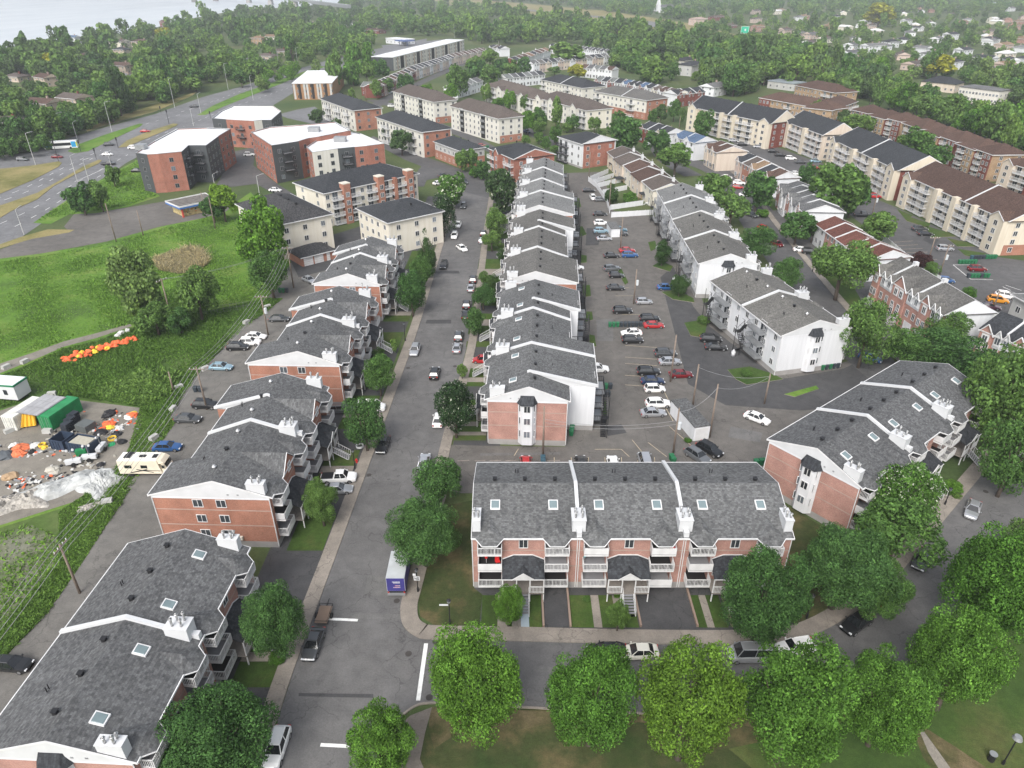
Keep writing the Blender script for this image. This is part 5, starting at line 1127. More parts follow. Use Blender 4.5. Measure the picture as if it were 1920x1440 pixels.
def leafcloud(seed,n,size,shape,lobes=26,lobr=.42):
    rg=np.random.default_rng(seed)
    # lobe centres inside the envelope
    C=[];Rr=[]
    while len(C)<lobes:
        p=rg.uniform(-1,1,3)
        r=np.linalg.norm(p)
        if r>1 or r<.25: continue
        z=p[2]
        if shape=='cone':
            w_=.5*(1-z)+.08; 
            if math.hypot(p[0],p[1])>w_*1.0: continue
            C.append((p[0]*.85,p[1]*.85,z*.92)); Rr.append(.16+.22*w_); continue
        if shape=='flat' and z<-.35: continue
        if shape=='dome' and z<-.75: continue
        if shape=='tall':
            C.append((p[0]*.6,p[1]*.6,z*.82)); Rr.append(lobr*rg.uniform(.5,.85)); continue
        s=(.78 if lobes>100 else .72)+.12*rg.random()
        C.append((p[0]*s,p[1]*s,p[2]*s)); Rr.append(lobr*rg.uniform(.6,1.05))
    if shape in('round','airy','dome'): C.append((0,0,.05)); Rr.append(.55)
    C=np.array(C); Rr=np.array(Rr)
    w_=Rr**2; w_=w_/w_.sum(); idx=rg.choice(len(C),n,p=w_)
    d=rg.normal(size=(n,3)); d/=np.linalg.norm(d,axis=1)[:,None]
    out=C[idx]/ (np.linalg.norm(C[idx],axis=1)[:,None]+1e-6)
    d=d+out*.45; d[:,2]+=.15; d/=np.linalg.norm(d,axis=1)[:,None]
    rad=Rr[idx]*rg.uniform(.72,1.12,n)
    P=C[idx]+d*rad[:,None]
    # leaves lean with the lobe's surface
    nrm=d+rg.normal(scale=.65,size=(n,3)); nrm/=np.linalg.norm(nrm,axis=1)[:,None]
    a=np.cross(nrm,rg.normal(size=(n,3))); a/=np.linalg.norm(a,axis=1)[:,None]; b=np.cross(nrm,a)
    s=size*rg.uniform(.6,1.25,n)[:,None]; q=.55 if n>8000 else .85
    V=np.stack([P-a*s,P-b*s*q+nrm*s*.12,P+a*s,P+b*s*q+nrm*s*.12],1).reshape(-1,3)
    F=np.arange(n*4).reshape(n,4)
    return V,F
def meshnp(name,V,F,mats):
    me=bpy.data.meshes.new(name); nv=len(V); nf=len(F)
    me.vertices.add(nv); me.vertices.foreach_set('co',np.asarray(V,dtype=np.float32).ravel())
    me.loops.add(nf*4); me.loops.foreach_set('vertex_index',F.ravel().astype(np.int32)); me.polygons.add(nf)
    me.polygons.foreach_set('loop_start',np.arange(0,nf*4,4,dtype=np.int32)); me.polygons.foreach_set('loop_total',np.full(nf,4,dtype=np.int32))
    for m_ in mats: me.materials.append(m_)
    me.update(calc_edges=True); return me
def crown(shape,mat,lod,var):
    key=('crown',shape,mat,lod,var)
    def f():
        n,s={'hi':(44000,.024),'md':(9500,.046),'lo':(2600,.085),'xs':(1000,.13)}[lod]
        lob={'hi':90,'md':44,'lo':30,'xs':20}[lod]
        lr={'round':.36,'airy':.3,'flat':.34,'dome':.36,'cone':.3,'tall':.34,'willow':.38}.get(shape,.36)
        if shape=='airy': n=int(n*.72)
        V,F=leafcloud(hash((shape,var,lod))%9973 if False else (len(shape)*131+var*17+len(lod+mat)),n,s,shape,lob,lr*(.8 if lod=='hi' else 1))
        return meshnp('crown',V,F,[LM[mat]])
    return cached(key,f)
def core(shape):
    def f():
        import itertools
        g=MB(); n=8; m_=5
        rr=random.Random(3)
        vs=[];
        for i in range(1,m_):
            ph=math.pi*i/m_-math.pi/2
            for j in range(n):
                t=2*math.pi*j/n; q=.62*rr.uniform(.8,1.15)
                k=q*math.cos(ph); z=q*math.sin(ph)
                if shape=='cone': k*=max(.1,.55*(1-z)); z*=1.2
                if shape=='tall': k*=.7
                vs.append((k*math.cos(t),k*math.sin(t),z))
        g.v=vs+[(0,0,-.6),(0,0,.6)]
        for i in range(m_-2):
            for j in range(n): a=i*n+j; b=i*n+(j+1)%n; g.f.append((a,b,b+n,a+n)); g.m.append(0)
        for j in range(n): g.f.append(((j+1)%n,j,len(vs))); g.m.append(0); g.f.append(((m_-2)*n+j,(m_-2)*n+(j+1)%n,len(vs)+1)); g.m.append(0)
        return g.mesh('inner',[LM['dark']])
    return cached(('core',shape),f)
def trunk(kind):
    def f():
        g=MB(); rr=random.Random(kind)
        g.tube((0,0,0),(.02,.01,.42),.045,8,0,.032)
        for i in range(7):
            t=2*math.pi*i/7+rr.random()*.6; z0=.28+.14*rr.random(); r_=.14+.14*rr.random()
            e=(r_*math.cos(t),r_*math.sin(t),z0+.25+.18*rr.random()); g.tube((.01,0,z0),e,.018,5,0,.008)
            e2=(e[0]*1.3,e[1]*1.3,e[2]+.14); g.tube(e,e2,.008,4,0,.003)
        g.tube((.02,.01,.42),(.0,.0,.8),.03,6,0,.008)
        return g.mesh('trunk',[BARK],True)
    return cached(('trunk',kind),f)
TREES=[]; TSPEC=[]
def tree(x,y,cw,ch,base,shape,mat,label,lod=None,group=None,cat='tree',var=None,rz=None,_final=False):
    "cw crown width, ch crown height, base height of crown bottom above the ground"
    if cat=='tree' and not _final:
        TREES.append((x,y,cw/2)); TSPEC.append(dict(x=x,y=y,cw=cw,ch=ch,base=base,shape=shape,mat=mat,label=label,group=group,lod=lod,var=var)); return None
    d=math.hypot(x,y)
    if lod is None: lod='hi' if d<75 else 'md' if d<190 else 'lo' if d<480 else 'xs'
    i=len(TREES)+int(x*7); var=(i%3) if var is None else var
    nm={'cone':'conifer','shrub':'shrub'}.get(shape,'tree') if cat!='shrub' else 'shrub'
    if cat=='bush': nm='bush'
    root=empty(nm,(x,y,0),(i*2.399)%6.28 if rz is None else rz,label,cat,group)
    H=base+ch
    if cat=='tree': inst('trunk',trunk(i%3),root,(0,0,-.1),0,(max(cw*.8,H*.5),max(cw*.8,H*.5),H*.95))
    c=inst('crown',crown(shape if shape in('round','airy','flat','dome','cone','tall') else 'round',mat,lod,var),root,(0,0,base+ch/2),0,(cw/2*1.08,cw/2*1.08,ch/2*1.08))
    return root
def Tp(px,py,wpx,hpx,shape,mat,label,base=None,asp=None,**k):
    "tree from its crown centre and crown size in the photo"
    zc=4.5
    for _ in range(6):
        x,y=G(px,py,zc); t=math.hypot(math.hypot(x,y),CAMH-zc)
        cw=wpx/FPX*t*(.98 if wpx>90 else 1.0); dep=math.atan2(CAMH-zc,y); hv=hpx/FPX*t
        # projected ellipse height: sqrt((ch cos)^2+(cw sin)^2)
        q=max(.25*hv*hv,hv*hv-(cw*math.sin(dep))**2); ch=math.sqrt(q)/math.cos(dep); ch=min(max(ch,cw*.55),cw*{'tall':2.4,'cone':2.8,'flat':.85,'dome':.95}.get(shape,1.3))
        b=base if base is not None else max(.0,min(2.2,ch*.22))
        zc=b+ch/2
    return tree(x,y,cw,ch,b,shape,mat,label,**k)
NT_=[(715,1395,125,130,'airy','lime','small bright maple at the park path corner by the bottom edge'),
(888,1280,168,240,'round','lime','bright maple nearest the stop line on the park side of the cross street'),
(1112,1300,158,222,'round','lime','bright maple second from the junction along the park side, in front of the driveways'),
(1292,1312,188,232,'airy','yel','yellow green airy maple between two fuller ones, white car behind it'),
(1490,1312,192,235,'airy','lime','largest bright maple on the park side, silver car behind its left edge'),
(1664,1306,134,190,'round','lime','rounded maple above the worn earth path in the park'),
(1800,1234,138,150,'round','lime','maple by the bend of the cross street, right of the one above the worn path'),
(1885,1100,158,170,'round','lime','wide maple at the right edge on the park side'),(1925,1010,60,60,'round','mid','maple mostly outside the right edge, above the wide one'),
(1583,1062,165,200,'flat','deep','dark spreading tree on the corner lawn, its left half over the lamp post'),(1682,1000,130,150,'flat','deep','dark spreading tree touching the white flowering tree'),(1640,1100,120,110,'flat','deep','lower dark tree above the dark car parked at the bend'),
(1692,930,104,108,'round','blos','white flowering catalpa beside the angled condo row'),(1435,1115,148,160,'round','deep','dark maple covering the right end of the condo row facing the camera'),
(818,898,94,86,'round','deep','dark maple on the corner lot beside the parking entrance'),(794,992,136,130,'round','deep','large dark maple beside the parked box truck'),
(953,1133,66,72,'airy','lime','small bright locust in front of the condo row facing the camera'),(1160,1152,46,56,'airy','mid','young locust between two garden paths'),
(853,762,76,96,'round','dblos','dense dark lime tree with pale flowers at the near end of the centre row'),
(402,1385,182,158,'dome','deep','dense clipped dome shaped maple at the bottom left by the white car'),
(507,1165,112,125,'round','deep','dark maple by the curb in front of the nearest brick condo row'),(600,938,64,92,'round','mid','young maple in front of the brick condo row with the camper van'),
(682,787,76,92,'round','deep','maple in a ringed bed left of the street, above the black car'),(710,700,56,66,'round','deep','maple left of the street opposite the red hatchback'),
(771,545,56,84,'round','deep','maple left of the street in front of the second condo row'),(790,508,42,54,'round','deep','maple just above another one, left of the street'),
(801,467,38,74,'cone','cedar','pointed dark cedar left of the street below the small cream block'),(831,400,52,62,'round','dblos','dark maple left of the street right of the small cream block'),
(846,350,52,54,'round','blos','white flowering catalpa where the street bends'),(939,352,56,70,'round','dblos','dark tree at the head of the centre condo row'),(938,335,40,30,'round','deep','tree top just behind the dark one at the head of the centre row'),
(930,415,38,54,'round','mid','lighter green tree right of the street opposite the cream block'),(922,450,36,34,'flat','mid','flat crowned small tree beside two parked cars on the right of the street'),
(940,478,18,34,'round','cedar','narrow shrub tree against the centre row'),(906,556,48,40,'flat','deep','flat crowned locust leaning over parked cars on the right of the street'),(888,598,38,66,'round','deep','upright maple at the curb below the flat crowned locust'),
(925,530,26,44,'round','cedar','dark shrubby tree between the row and the flat crowned locust'),(906,520,18,30,'round','mid','slim young tree right of the street with bare branches'),(866,695,20,34,'airy','mid','thin sapling at the curb above the dense lime tree'),
(710,662,22,34,'dome','cedar','clipped round cedar beside a white porch'),(737,648,14,24,'cone','cedar','small pointed cedar on the lawn beside the clipped one'),(684,700,12,34,'cone','cedar','thin dark cedar at a balcony corner'),
(1890,740,120,160,'round','mid','large tree beyond the end of the angled condo row, at the right edge'),(1845,690,100,90,'round','deep','tree behind the angled condo row, just left of the large right edge tree'),(1905,850,90,110,'round','deep','tree low at the right edge in front of the angled condo row'),
(1755,655,100,62,'round','deep','dark tree in the clump behind the angled condo row roof'),(1700,650,70,55,'round','deep','dark tree left in the clump behind the angled condo row roof'),(1779,617,66,60,'round','mid','lighter tree above the clump behind the angled row'),
(1628,620,86,98,'round','mid','round tree at the street corner right of the white block in the lot'),(1581,500,104,90,'flat','mid','broad locust in front of the red roofed row house'),(1473,514,52,52,'round','deep','round tree behind the white block in the lot'),
(1421,455,62,54,'round','deep','round tree between the white blocks and the second street'),(1372,392,58,46,'flat','mid','pale round tree at the corner of the farthest white block'),(1340,352,62,50,'round','mid','round tree at the end of the beige row houses'),
(1423,352,56,58,'round','deep','dark round tree on the lawn of the second street'),(1496,425,54,46,'round','deep','tree at the driveway of the pink and white row houses'),(1525,432,32,30,'round','deep','small tree beside the driveway, right of a bigger one'),(1545,468,9,26,'cone','cedar','thin pointed cedar in front of the red roofed row'),
(1650,427,52,46,'dome','mid','round clipped tree at the white fence of the right hand lot'),(1572,355,84,80,'round','mid','big round tree in front of the cream block with charcoal roof'),(1602,360,50,60,'round','deep','darker tree merging with the big round one'),(1515,325,30,34,'round','deep','tree behind the white end wall of the tan roofed row'),
(1730,490,44,28,'airy','red','purple leaved bare looking shrub tree behind the pink brick row houses'),(1748,505,24,22,'round','mid','green bush beside the purple leaved one'),(1818,550,22,18,'round','lime','small bright tree alone in the right hand lot'),
(1275,533,34,34,'round','cedar','dark bush tree at the corner of the second white block'),(1243,472,34,38,'round','cedar','dark bush tree beside the fire stairs of the second white block'),(1147,355,26,36,'cone','cedar','dark cedar clump at the white fence'),
(1268,297,62,46,'flat','mid','broad light tree where the second street bends, right of the brown roofs'),(1233,265,46,40,'round','deep','tree in front of the row with white firewalls'),(1172,242,60,60,'round','deep','large dark tree right of the white and orange brick block'),
(1065,170,1,1,'round','mid',None),
(487,440,96,136,'airy','lime','tall bright poplar in the field beside the garages'),(505,510,70,70,'round','deep','dark bushy tree at the foot of the bright poplar'),(415,375,50,52,'round','yel','yellow green tree behind the closed shop'),(398,392,40,34,'round','deep','dark bush in front of the yellow green tree by the closed shop'),
(252,535,96,120,'airy','pale','feathery pale tree with bare branches in the vacant field',.3),(368,552,74,92,'airy','mid','airy tree in the field right of the field utility pole',.3),(290,598,70,60,'airy','mid','low bushy tree behind the field wire fence',.2),(335,602,50,46,'airy','deep','second low bushy tree behind the field wire fence',.2),
(150,368,44,42,'round','deep','dark round bush tree beside the boulevard ramp'),(185,365,34,38,'round','mid','lighter bush tree right of the dark one beside the boulevard ramp'),(210,327,24,28,'round','mid','small round tree by the boulevard light pole'),
(1065,235,1,1,'round','mid',None)]
for px,py,w_,h_,sh,mt,lb,*bs in NT_:
    if lb: Tp(px,py,w_,h_,sh,mt,lb,base=bs[0] if bs else None)
# mid distance trees between the apartment blocks
MT=[(752,265,40,34,'round','dark','dark spruce like tree below the right charcoal roofed block'),(728,248,22,24,'round','dark','dark tree between the two charcoal roofed blocks'),(632,233,20,20,'round','dark','dark round tree beside the left charcoal roofed block'),(593,215,26,22,'round','dark','dark tree at the corner of the left charcoal roofed block'),
(700,305,12,20,'cone','mid','small tree on the lawn of the right charcoal roofed block'),(865,300,26,32,'round','mid','round tree left of two others beside the little porch house'),(886,298,24,30,'round','mid','round tree next to the little porch house, right one'),(903,315,28,30,'round','deep','dark tree by the corner left of the orange brick block'),(890,322,22,16,'round','lime','bright low bush under the dark corner tree'),
(955,185,22,34,'round','lime','bright tree between the brown gabled blocks'),(990,228,26,32,'round','lime','bright tree at the corner of the pale stair slot block'),(1011,222,28,32,'round','deep','dark tree between two bright ones in front of the gabled block'),(1043,208,28,46,'tall','mid','tall tree in front of the right gabled block'),(985,192,20,26,'round','mid','green tree beside the left gabled block'),(912,172,20,26,'round','mid','green tree at the left end of the gabled block'),
(935,190,26,12,'round','lime','low bright tree behind the stair slot block'),(1012,236,28,24,'round','mid','round street tree above the walkway'),(1042,250,22,34,'round','deep','dark street tree with a visible trunk'),(1075,228,26,24,'round','deep','tree in front of the right gabled block near its corner'),(1063,238,18,14,'round','mid','small tree left of the gabled block corner'),(1115,232,22,22,'round','mid','tree before the brick end of the gabled block'),
(1011,257,18,18,'round','mid','young tree on the lawn above the white block'),(1023,268,18,20,'round','deep','darker young tree on the lawn above the white block'),(985,262,18,16,'round','mid','left most young tree on the lawn above the white block'),(1040,280,24,14,'round','mid','low bushes on the lawn above the white block'),(1128,250,16,22,'cone','dark','dark cone tree right of the white block'),
(1320,228,34,44,'round','deep','tree in front of the long cream block left end'),(1225,215,18,30,'round','deep','dark tree left in the clump by the grey brown roof'),(1240,213,20,34,'round','dark','darkest tree in the clump by the grey brown roof'),(1265,205,22,36,'round','deep','tree right in the clump by the grey brown roof'),(1280,215,12,30,'cone','dark','narrow dark tree beside the cream block end'),
(1528,207,22,30,'round','mid','tree between the charcoal roof and tan wing'),(1545,240,18,16,'round','mid','tree before the tan and red wing'),(1582,222,20,22,'round','dark','dark tree at the end of the tan wing'),(1608,232,46,30,'round','mid','tree cluster in front of the stepped brick row'),(1725,262,46,40,'round','deep','tree before the middle of the stepped brick row'),(1755,290,44,36,'round','deep','tree before the lower part of the stepped brick row'),(1695,268,24,20,'round','mid','small tree beside the middle of the stepped brick row'),
(760,155,30,30,'round','deep','tree at the head of the long curved row'),(725,160,24,20,'round','mid','clipped tree beside the grey green roof'),(858,150,40,44,'round','mid','big tree beyond the pale stair slot block'),(800,165,20,14,'round','lime','bright bush behind the pale stair slot block'),(845,172,26,24,'round','lime','bright tree behind the left stair slot block right end'),(895,130,36,34,'round','deep','dark tree by the curved row'),(920,140,34,30,'round','mid','mid green tree by the curved row'),
(890,122,30,26,'round','mid','tree in front of the curved row farther up'),(940,122,28,26,'round','deep','tree left of the red brick end'),(960,130,26,26,'round','mid','tree below the red brick end'),(982,125,26,26,'round','deep','tree right of the red brick end'),(918,108,30,26,'round','mid','tree between the curved row and the red brick end'),(1083,134,34,18,'round','gold','golden yellow green tree among the row houses'),(1040,132,22,12,'round','mid','tree left of the golden one'),
(1117,82,16,16,'round','pale','pale flowering tree at the wood edge'),(1060,100,60,12,'round','mid','green hedge trees between the two white rows'),(705,165,20,26,'round','mid','tree beside the brick end of the long curved row'),(718,130,26,26,'round','deep','tree beside the white flat block end')]
for px,py,w_,h_,sh,mt,lb in MT: Tp(px,py,w_,h_,sh,mt,lb)
ZN=0
def zone(poly,n,zname,mats,size=(9,14),seed=1,sep=.62,lod=None,shape=('round','round','airy','tall')):
    "individual trees scattered in a photo polygon; trees of one tone in one zone share their label"
    global ZN
    rg=random.Random(seed); W=[G(*p,3) for p in poly]; c=0; tries=0
    x0,x1=min(p[0] for p in poly),max(p[0] for p in poly); y0,y1=min(p[1] for p in poly),max(p[1] for p in poly)
    def inside(x,y):
        r=False; j=len(poly)-1
        for i in range(len(poly)):
            xi,yi=poly[i]; xj,yj=poly[j]
            if (yi>y)!=(yj>y) and x<(xj-xi)*(y-yi)/(yj-yi)+xi: r=not r
            j=i
        return r
    words={'mid':'mid green','deep':'deep green','dark':'dark green','pale':'pale green','lime':'bright green','gold':'golden yellow'}
    while c<n and tries<n*60:
        tries+=1; px=rg.uniform(x0,x1); py=rg.uniform(y0,y1)
        if not inside(px,py): continue
        x,y=G(px,py,4); cw=rg.uniform(*size)
        if any(abs(a-x)<30 and math.hypot(a-x,b-y)<(r_+cw/2)*sep for a,b,r_ in TREES): continue
        if any(math.hypot(a-x,b-y)<(r_+cw*.35) for a,b,r_ in BLK_): continue
        mt=rg.choice(mats); sh=rg.choice(shape); bs=rg.uniform(.8,2.5); kf=min(1,maxh(x,y)/(bs+cw*1.1)); cw*=kf; bs*=kf
        if kf<.42: continue
        tree(x,y,cw,cw*rg.uniform(.85,1.25)*(1.4 if sh=='tall' else 1),bs,sh,mt,'%s tree in %s'%(words[mt],zname),group='%s trees in %s'%(words[mt],zname),lod=lod,var=rg.randrange(3)); c+=1
    ZN+=c
BLK_=[]
for o in COL.objects:
    if o.name.startswith('house') and o.parent is None: BLK_.append((o.location.x,o.location.y,6.5))

def maxh(x,y):
    "tallest tree that still lets the camera see the house behind it"
    m=99; 
    for a,b in HPOS:
        if abs(b-y)>95 or abs(a-x)>95: continue
        R_=math.hypot(a,b); ux,uy=a/R_,b/R_; dx,dy=a-x,b-y; al=dx*ux+dy*uy; lt=abs(dx*uy-dy*ux)
        if lt<9.5 and -4<al<90: m=min(m,3.4+57/R_*al)
    return m
HPOS=[(o.location.x,o.location.y) for o in COL.objects if o.parent is None and o.name.split('.')[0] in('house','church','petrol_station','workshop','low_building','long_building','row_house')]
zone([(-60,200),(0,150),(60,115),(150,95),(260,82),(380,60),(420,95),(430,140),(370,165),(285,195),(200,222),(130,245),(60,262),(0,270),(-60,280)],74,'the wood between the river and the boulevard',['mid','deep','dark','mid','deep'],(9,15),2)
zone([(-60,150),(0,118),(110,95),(190,75),(280,62),(350,42),(440,30),(560,25),(640,14),(640,60),(560,90),(480,95),(380,62),(150,98),(0,150)],46,'the belt along the river bank',['dark','deep','mid'],(10,17),3)
zone([(430,140),(440,100),(540,85),(640,60),(700,60),(700,85),(620,105),(540,128),(450,155)],26,'the strip behind the boulevard bungalows',['mid','deep'],(9,13),4)
zone([(455,150),(540,122),(620,105),(700,85),(700,95),(640,118),(560,142),(470,168)],16,'the boulevard median row',['pale','lime'],(6,8),5,sep=.8,shape=('round',))
zone([(615,150),(640,110),(700,110),(706,130),(700,165),(660,190),(640,175)],12,'the tall clump beside the wood clad block',['mid','lime'],(10,13),6,shape=('round','tall'))
zone([(640,14),(900,8),(1000,30),(1150,42),(1280,62),(1400,85),(1500,95),(1480,140),(1420,165),(1360,165),(1290,140),(1230,150),(1150,120),(1140,90),(1020,80),(930,82),(880,70),(720,62),(640,50)],112,'the wood behind the far row houses',['mid','deep','dark','mid'],(11,18),7)
zone([(1300,100),(1450,100),(1600,130),(1640,160),(1600,190),(1520,158),(1440,148),(1380,170),(1320,165)],36,'the dark wood behind the brown roofs',['deep','mid','dark'],(11,16),8)
zone([(1620,150),(1720,160),(1900,230),(1990,260),(1990,330),(1920,300),(1880,270),(1780,225),(1640,190)],26,'the trees beyond the stepped brick row',['mid','deep','lime'],(9,14),9)
zone([(1400,30),(1600,30),(1990,60),(1990,230),(1890,190),(1800,140),(1640,140),(1500,95)],84,'the far suburb',['mid','deep','pale','dark'],(8,12),10)
zone([(-80,262),(0,258),(60,256),(120,240),(118,258),(60,275),(0,285),(-80,300)],16,'the hedge behind the bus stop',['deep','dark'],(5,7),11,shape=('round',),sep=.5)
for px,py,w_,lb in ((95,122,44,'golden yellow tree among the houses beyond the boulevard'),(305,60,24,'small golden tree by the river bank'),(1488,124,44,'golden yellow tree in front of the beige hip roofed building'),(1650,28,44,'golden yellow tree far up in the right hand suburb')):
    if px==1488: px=1760
    Tp(px,py,w_,w_*.62,'round','gold',lb)
# the 290 trees that show largest are things; the rest is one mass of woodland
def Ppx(x,y,z=4):
    d=y*math.cos(PITCH)-(z-CAMH)*math.sin(PITCH); v=-((z-CAMH)*math.cos(PITCH)+y*math.sin(PITCH))
    return (960+FPX*x/d,720+FPX*v/d)
LAND_=[(22,238,'left edge brown house'),(88,212,'brown gabled twin house'),(35,152,'tan river wood house'),(235,137,'tan gabled house in the wood'),(268,88,'wide brown river house'),(140,82,'blue grey riverside house'),(310,50,'red riverside house'),(478,120,'white bungalow with pale roof'),(528,103,'red brown bungalow'),(486,82,'tan turreted house'),(585,50,'dark roofed bridge house'),(640,30,'pale bridge house'),(775,35,'lone white house with grey roof'),(700,62,'long red brick building'),(740,75,'petrol station'),(118,257,'light pole behind the bus'),(187,232,'light pole before the brown twins'),(328,203,'light pole on the dry verge'),(428,168,'light pole before the dense wood'),(585,165,'wood clad flat roofed block'),(800,100,'long white flat block'),(920,90,'far end of the curved row'),(1000,100,'rust roofed row houses'),(1070,95,'far slate roofed row'),(1138,104,'blue grey roofed row'),(1235,15,'church spire'),(1308,47,'pink brick apartment house'),(1365,38,'long red brick block'),(1392,80,'bright green road sign'),(1495,70,'pink sided houses'),(1525,95,'house with white roof edges'),(1595,100,'grey roofed white houses'),(1625,52,'tan roofed far house'),(1710,130,'pink house with dark gable'),(1755,80,'long pale roofed house'),(1855,84,'pale roofed right edge house'),(1880,130,'orange roofed house'),(1840,160,'long white school'),(1760,152,'beige hip roofed building'),(1295,140,'grey two storey building'),(1335,178,'pale house behind the charcoal roof'),(1530,165,'turreted brown roof'),(1465,155,'pale metal workshop roof'),(1640,210,'stepped brick row'),(1860,260,'low end of the stepped brick row'),(1720,185,'far avenue'),(1250,165,'red brown roofed row'),(395,100,'wood middle'),(660,150,'tall poplar clump'),(950,45,'far highway'),(1180,60,'far highway bend')]
LAND_=[l for l in LAND_ if l[2]!='wood middle']
_seen={}
def landmark(tone,x,y,z=5):
    px,py=Ppx(x,y,z); k=sorted(LAND_,key=lambda l:math.hypot((l[0]-px)*.8,(l[1]-py)*1.6))
    for l in k[:6]:
        dx,dy=px-l[0],(py-l[1])*1.8
        side='just behind' if dy<-abs(dx) else 'just in front of' if dy>abs(dx) else 'left of' if dx<0 else 'right of'
        for o_ in ('','second ','third ','fourth '):
            t='%s%s %s the %s'%(o_,tone,side,l[2])
            if t not in _seen: _seen[t]=1; return t
    t='%s far off beyond the %s'%(tone,k[0][2]); return t
vis=[]
for t_ in TSPEC:
    px,py=Ppx(t_['x'],t_['y'],t_['base']+t_['ch']/2); r_=FPX*t_['cw']/2/math.hypot(t_['x'],math.hypot(t_['y'],58))
    t_['s']=r_ if (-r_<px<1920+r_ and -r_<py<1440+r_) else 0
    if t_['label'] and t_['group'] is None: t_['s']+=4
TSPEC.sort(key=lambda t_:-t_['s'])
NOBJ=292
for t_ in sorted(TSPEC[:NOBJ],key=lambda t_:t_['y']):
    kw={k:t_[k] for k in ('cw','ch','base','shape','mat','lod','var')}
    lb=t_['label']; gp=t_['group']
    if gp: lb=landmark(lb.split(' in the ')[0].split(' in ')[0],t_['x'],t_['y'])
    tree(t_['x'],t_['y'],label=lb,group=gp,_final=True,**kw)
for i,(x,y,lb) in enumerate(SUBH):
    o=[o for o in COL.objects if o.parent is None and o.name.startswith('house') and abs(o.location.x-x)<.01 and abs(o.location.y-y)<.01]
    if o: o[0]['label']=landmark(lb,x,y,2)
Vs=[];Fs=[];Ms=[];_b=0
MI=['mid','deep','dark','pale','lime','gold']
_T={(k,n):leafcloud(60+k+n,n,.13 if n>300 else .19,'round',16,.44) for k in range(4) for n in (620,260)}
_rg=np.random.default_rng(77)
def addtree(x,y,cw,ch,base,mat):
    global _b
    n=620 if y<700 else 260
    V0,F0=_T[(int(_rg.integers(4)),n)]; a=_rg.uniform(0,6.28)
    R_=np.array([[math.cos(a),-math.sin(a),0],[math.sin(a),math.cos(a),0],[0,0,1]])
    Vs.append((V0@R_.T)*np.array([cw/2,cw/2,ch/2])+np.array([x,y,base+ch/2])); Fs.append(F0+_b); Ms.append(np.full(len(F0),MI.index(mat) if mat in MI else 0)); _b+=len(V0)
for t_ in TSPEC[NOBJ:]: addtree(t_['x'],t_['y'],t_['cw'],t_['ch'],t_['base'],t_['mat'])
HB=[(o.location.x,o.location.y) for o in COL.objects if o.parent is None and o.name.split('.')[0] in('house','church','petrol_station','row_house','flat_roofed_building','workshop','low_building','long_building')]
def fill(poly,n,size,mats,hole=9):
    c=0; x0,x1=min(p[0] for p in poly),max(p[0] for p in poly); y0,y1=min(p[1] for p in poly),max(p[1] for p in poly)
    for _ in range(n*8):
        if c>=n: break
        px=_rg.uniform(x0,x1); py=y0+(y1-y0)*_rg.random()**1.35
        r=False; j=len(poly)-1
        for i in range(len(poly)):
            xi,yi=poly[i]; xj,yj=poly[j]
            if (yi>py)!=(yj>py) and px<(xj-xi)*(py-yi)/(yj-yi)+xi: r=not r
            j=i
        if not r: continue
        x,y=G(px,py,3)
        if y<0 or y>9500: continue
        cw=_rg.uniform(*size)*(1+min(1.6,y/4500))
        kf=min(1,maxh(x,y)/(cw*1.1+1))
        if kf<.4: continue
        cw*=kf
        addtree(x,y,cw,cw*_rg.uniform(.75,1.15),_rg.uniform(.3,1.2),mats[int(_rg.integers(len(mats)))]); c+=1
fill([(-60,190),(0,140),(60,112),(150,95),(260,82),(380,60),(425,95),(430,138),(370,162),(285,190),(200,218),(130,240),(60,258),(0,266),(-60,276)],230,(8,13),['mid','deep','dark','mid'])
fill([(-60,140),(0,114),(110,91),(190,71),(280,58),(350,39),(440,24),(560,16),(640,8),(640,60),(560,86),(480,92),(380,62),(150,98),(0,150)],170,(9,15),['deep','mid','dark'])
fill([(430,140),(440,100),(540,85),(640,60),(700,60),(700,80),(620,100),(540,122),(450,150)],70,(8,12),['mid','deep'])
fill([(640,-14),(2000,-14),(2000,20),(1400,26),(1250,14),(900,0),(640,10)],1500,(9,15),['deep','mid'])
fill([(640,14),(860,10),(1000,34),(1150,46),(1280,66),(1400,90),(1500,95),(1480,140),(1420,165),(1360,165),(1290,140),(1230,152),(1150,122),(1142,90),(1020,78),(940,82),(880,68),(720,60),(640,50)],430,(10,15),['mid','deep','dark','mid'])
fill([(900,-2),(1260,10),(1300,36),(1230,30),(1000,4)],160,(9,13),['mid','deep'])
fill([(1300,100),(1450,100),(1600,130),(1640,158),(1600,186),(1520,158),(1440,148),(1380,168),(1320,163)],110,(9,14),['deep','mid','dark'])
fill([(1280,20),(1600,16),(2000,26),(2000,235),(1890,190),(1800,140),(1640,140),(1500,95),(1400,92),(1300,50)],430,(6,10),['mid','deep','pale','dark'],7)
fill([(1620,150),(1720,160),(1900,228),(1990,255),(1990,330),(1920,296),(1880,262),(1780,220),(1640,186)],60,(7,11),['mid','deep'])
fill([(-80,258),(0,256),(60,254),(120,238),(122,256),(60,272),(0,282),(-80,296)],60,(4,6),['deep','dark'])
me=meshnp('woodland',np.concatenate(Vs),np.concatenate(Fs),[LM[k] for k in MI]); me.polygons.foreach_set('material_index',np.concatenate(Ms).astype(np.int32))
o=bpy.data.objects.new('woodland',me); COL.objects.link(o); tag(o,'wooded plain of trees merging together up to the top edge of the photo','woodland',kind='stuff')
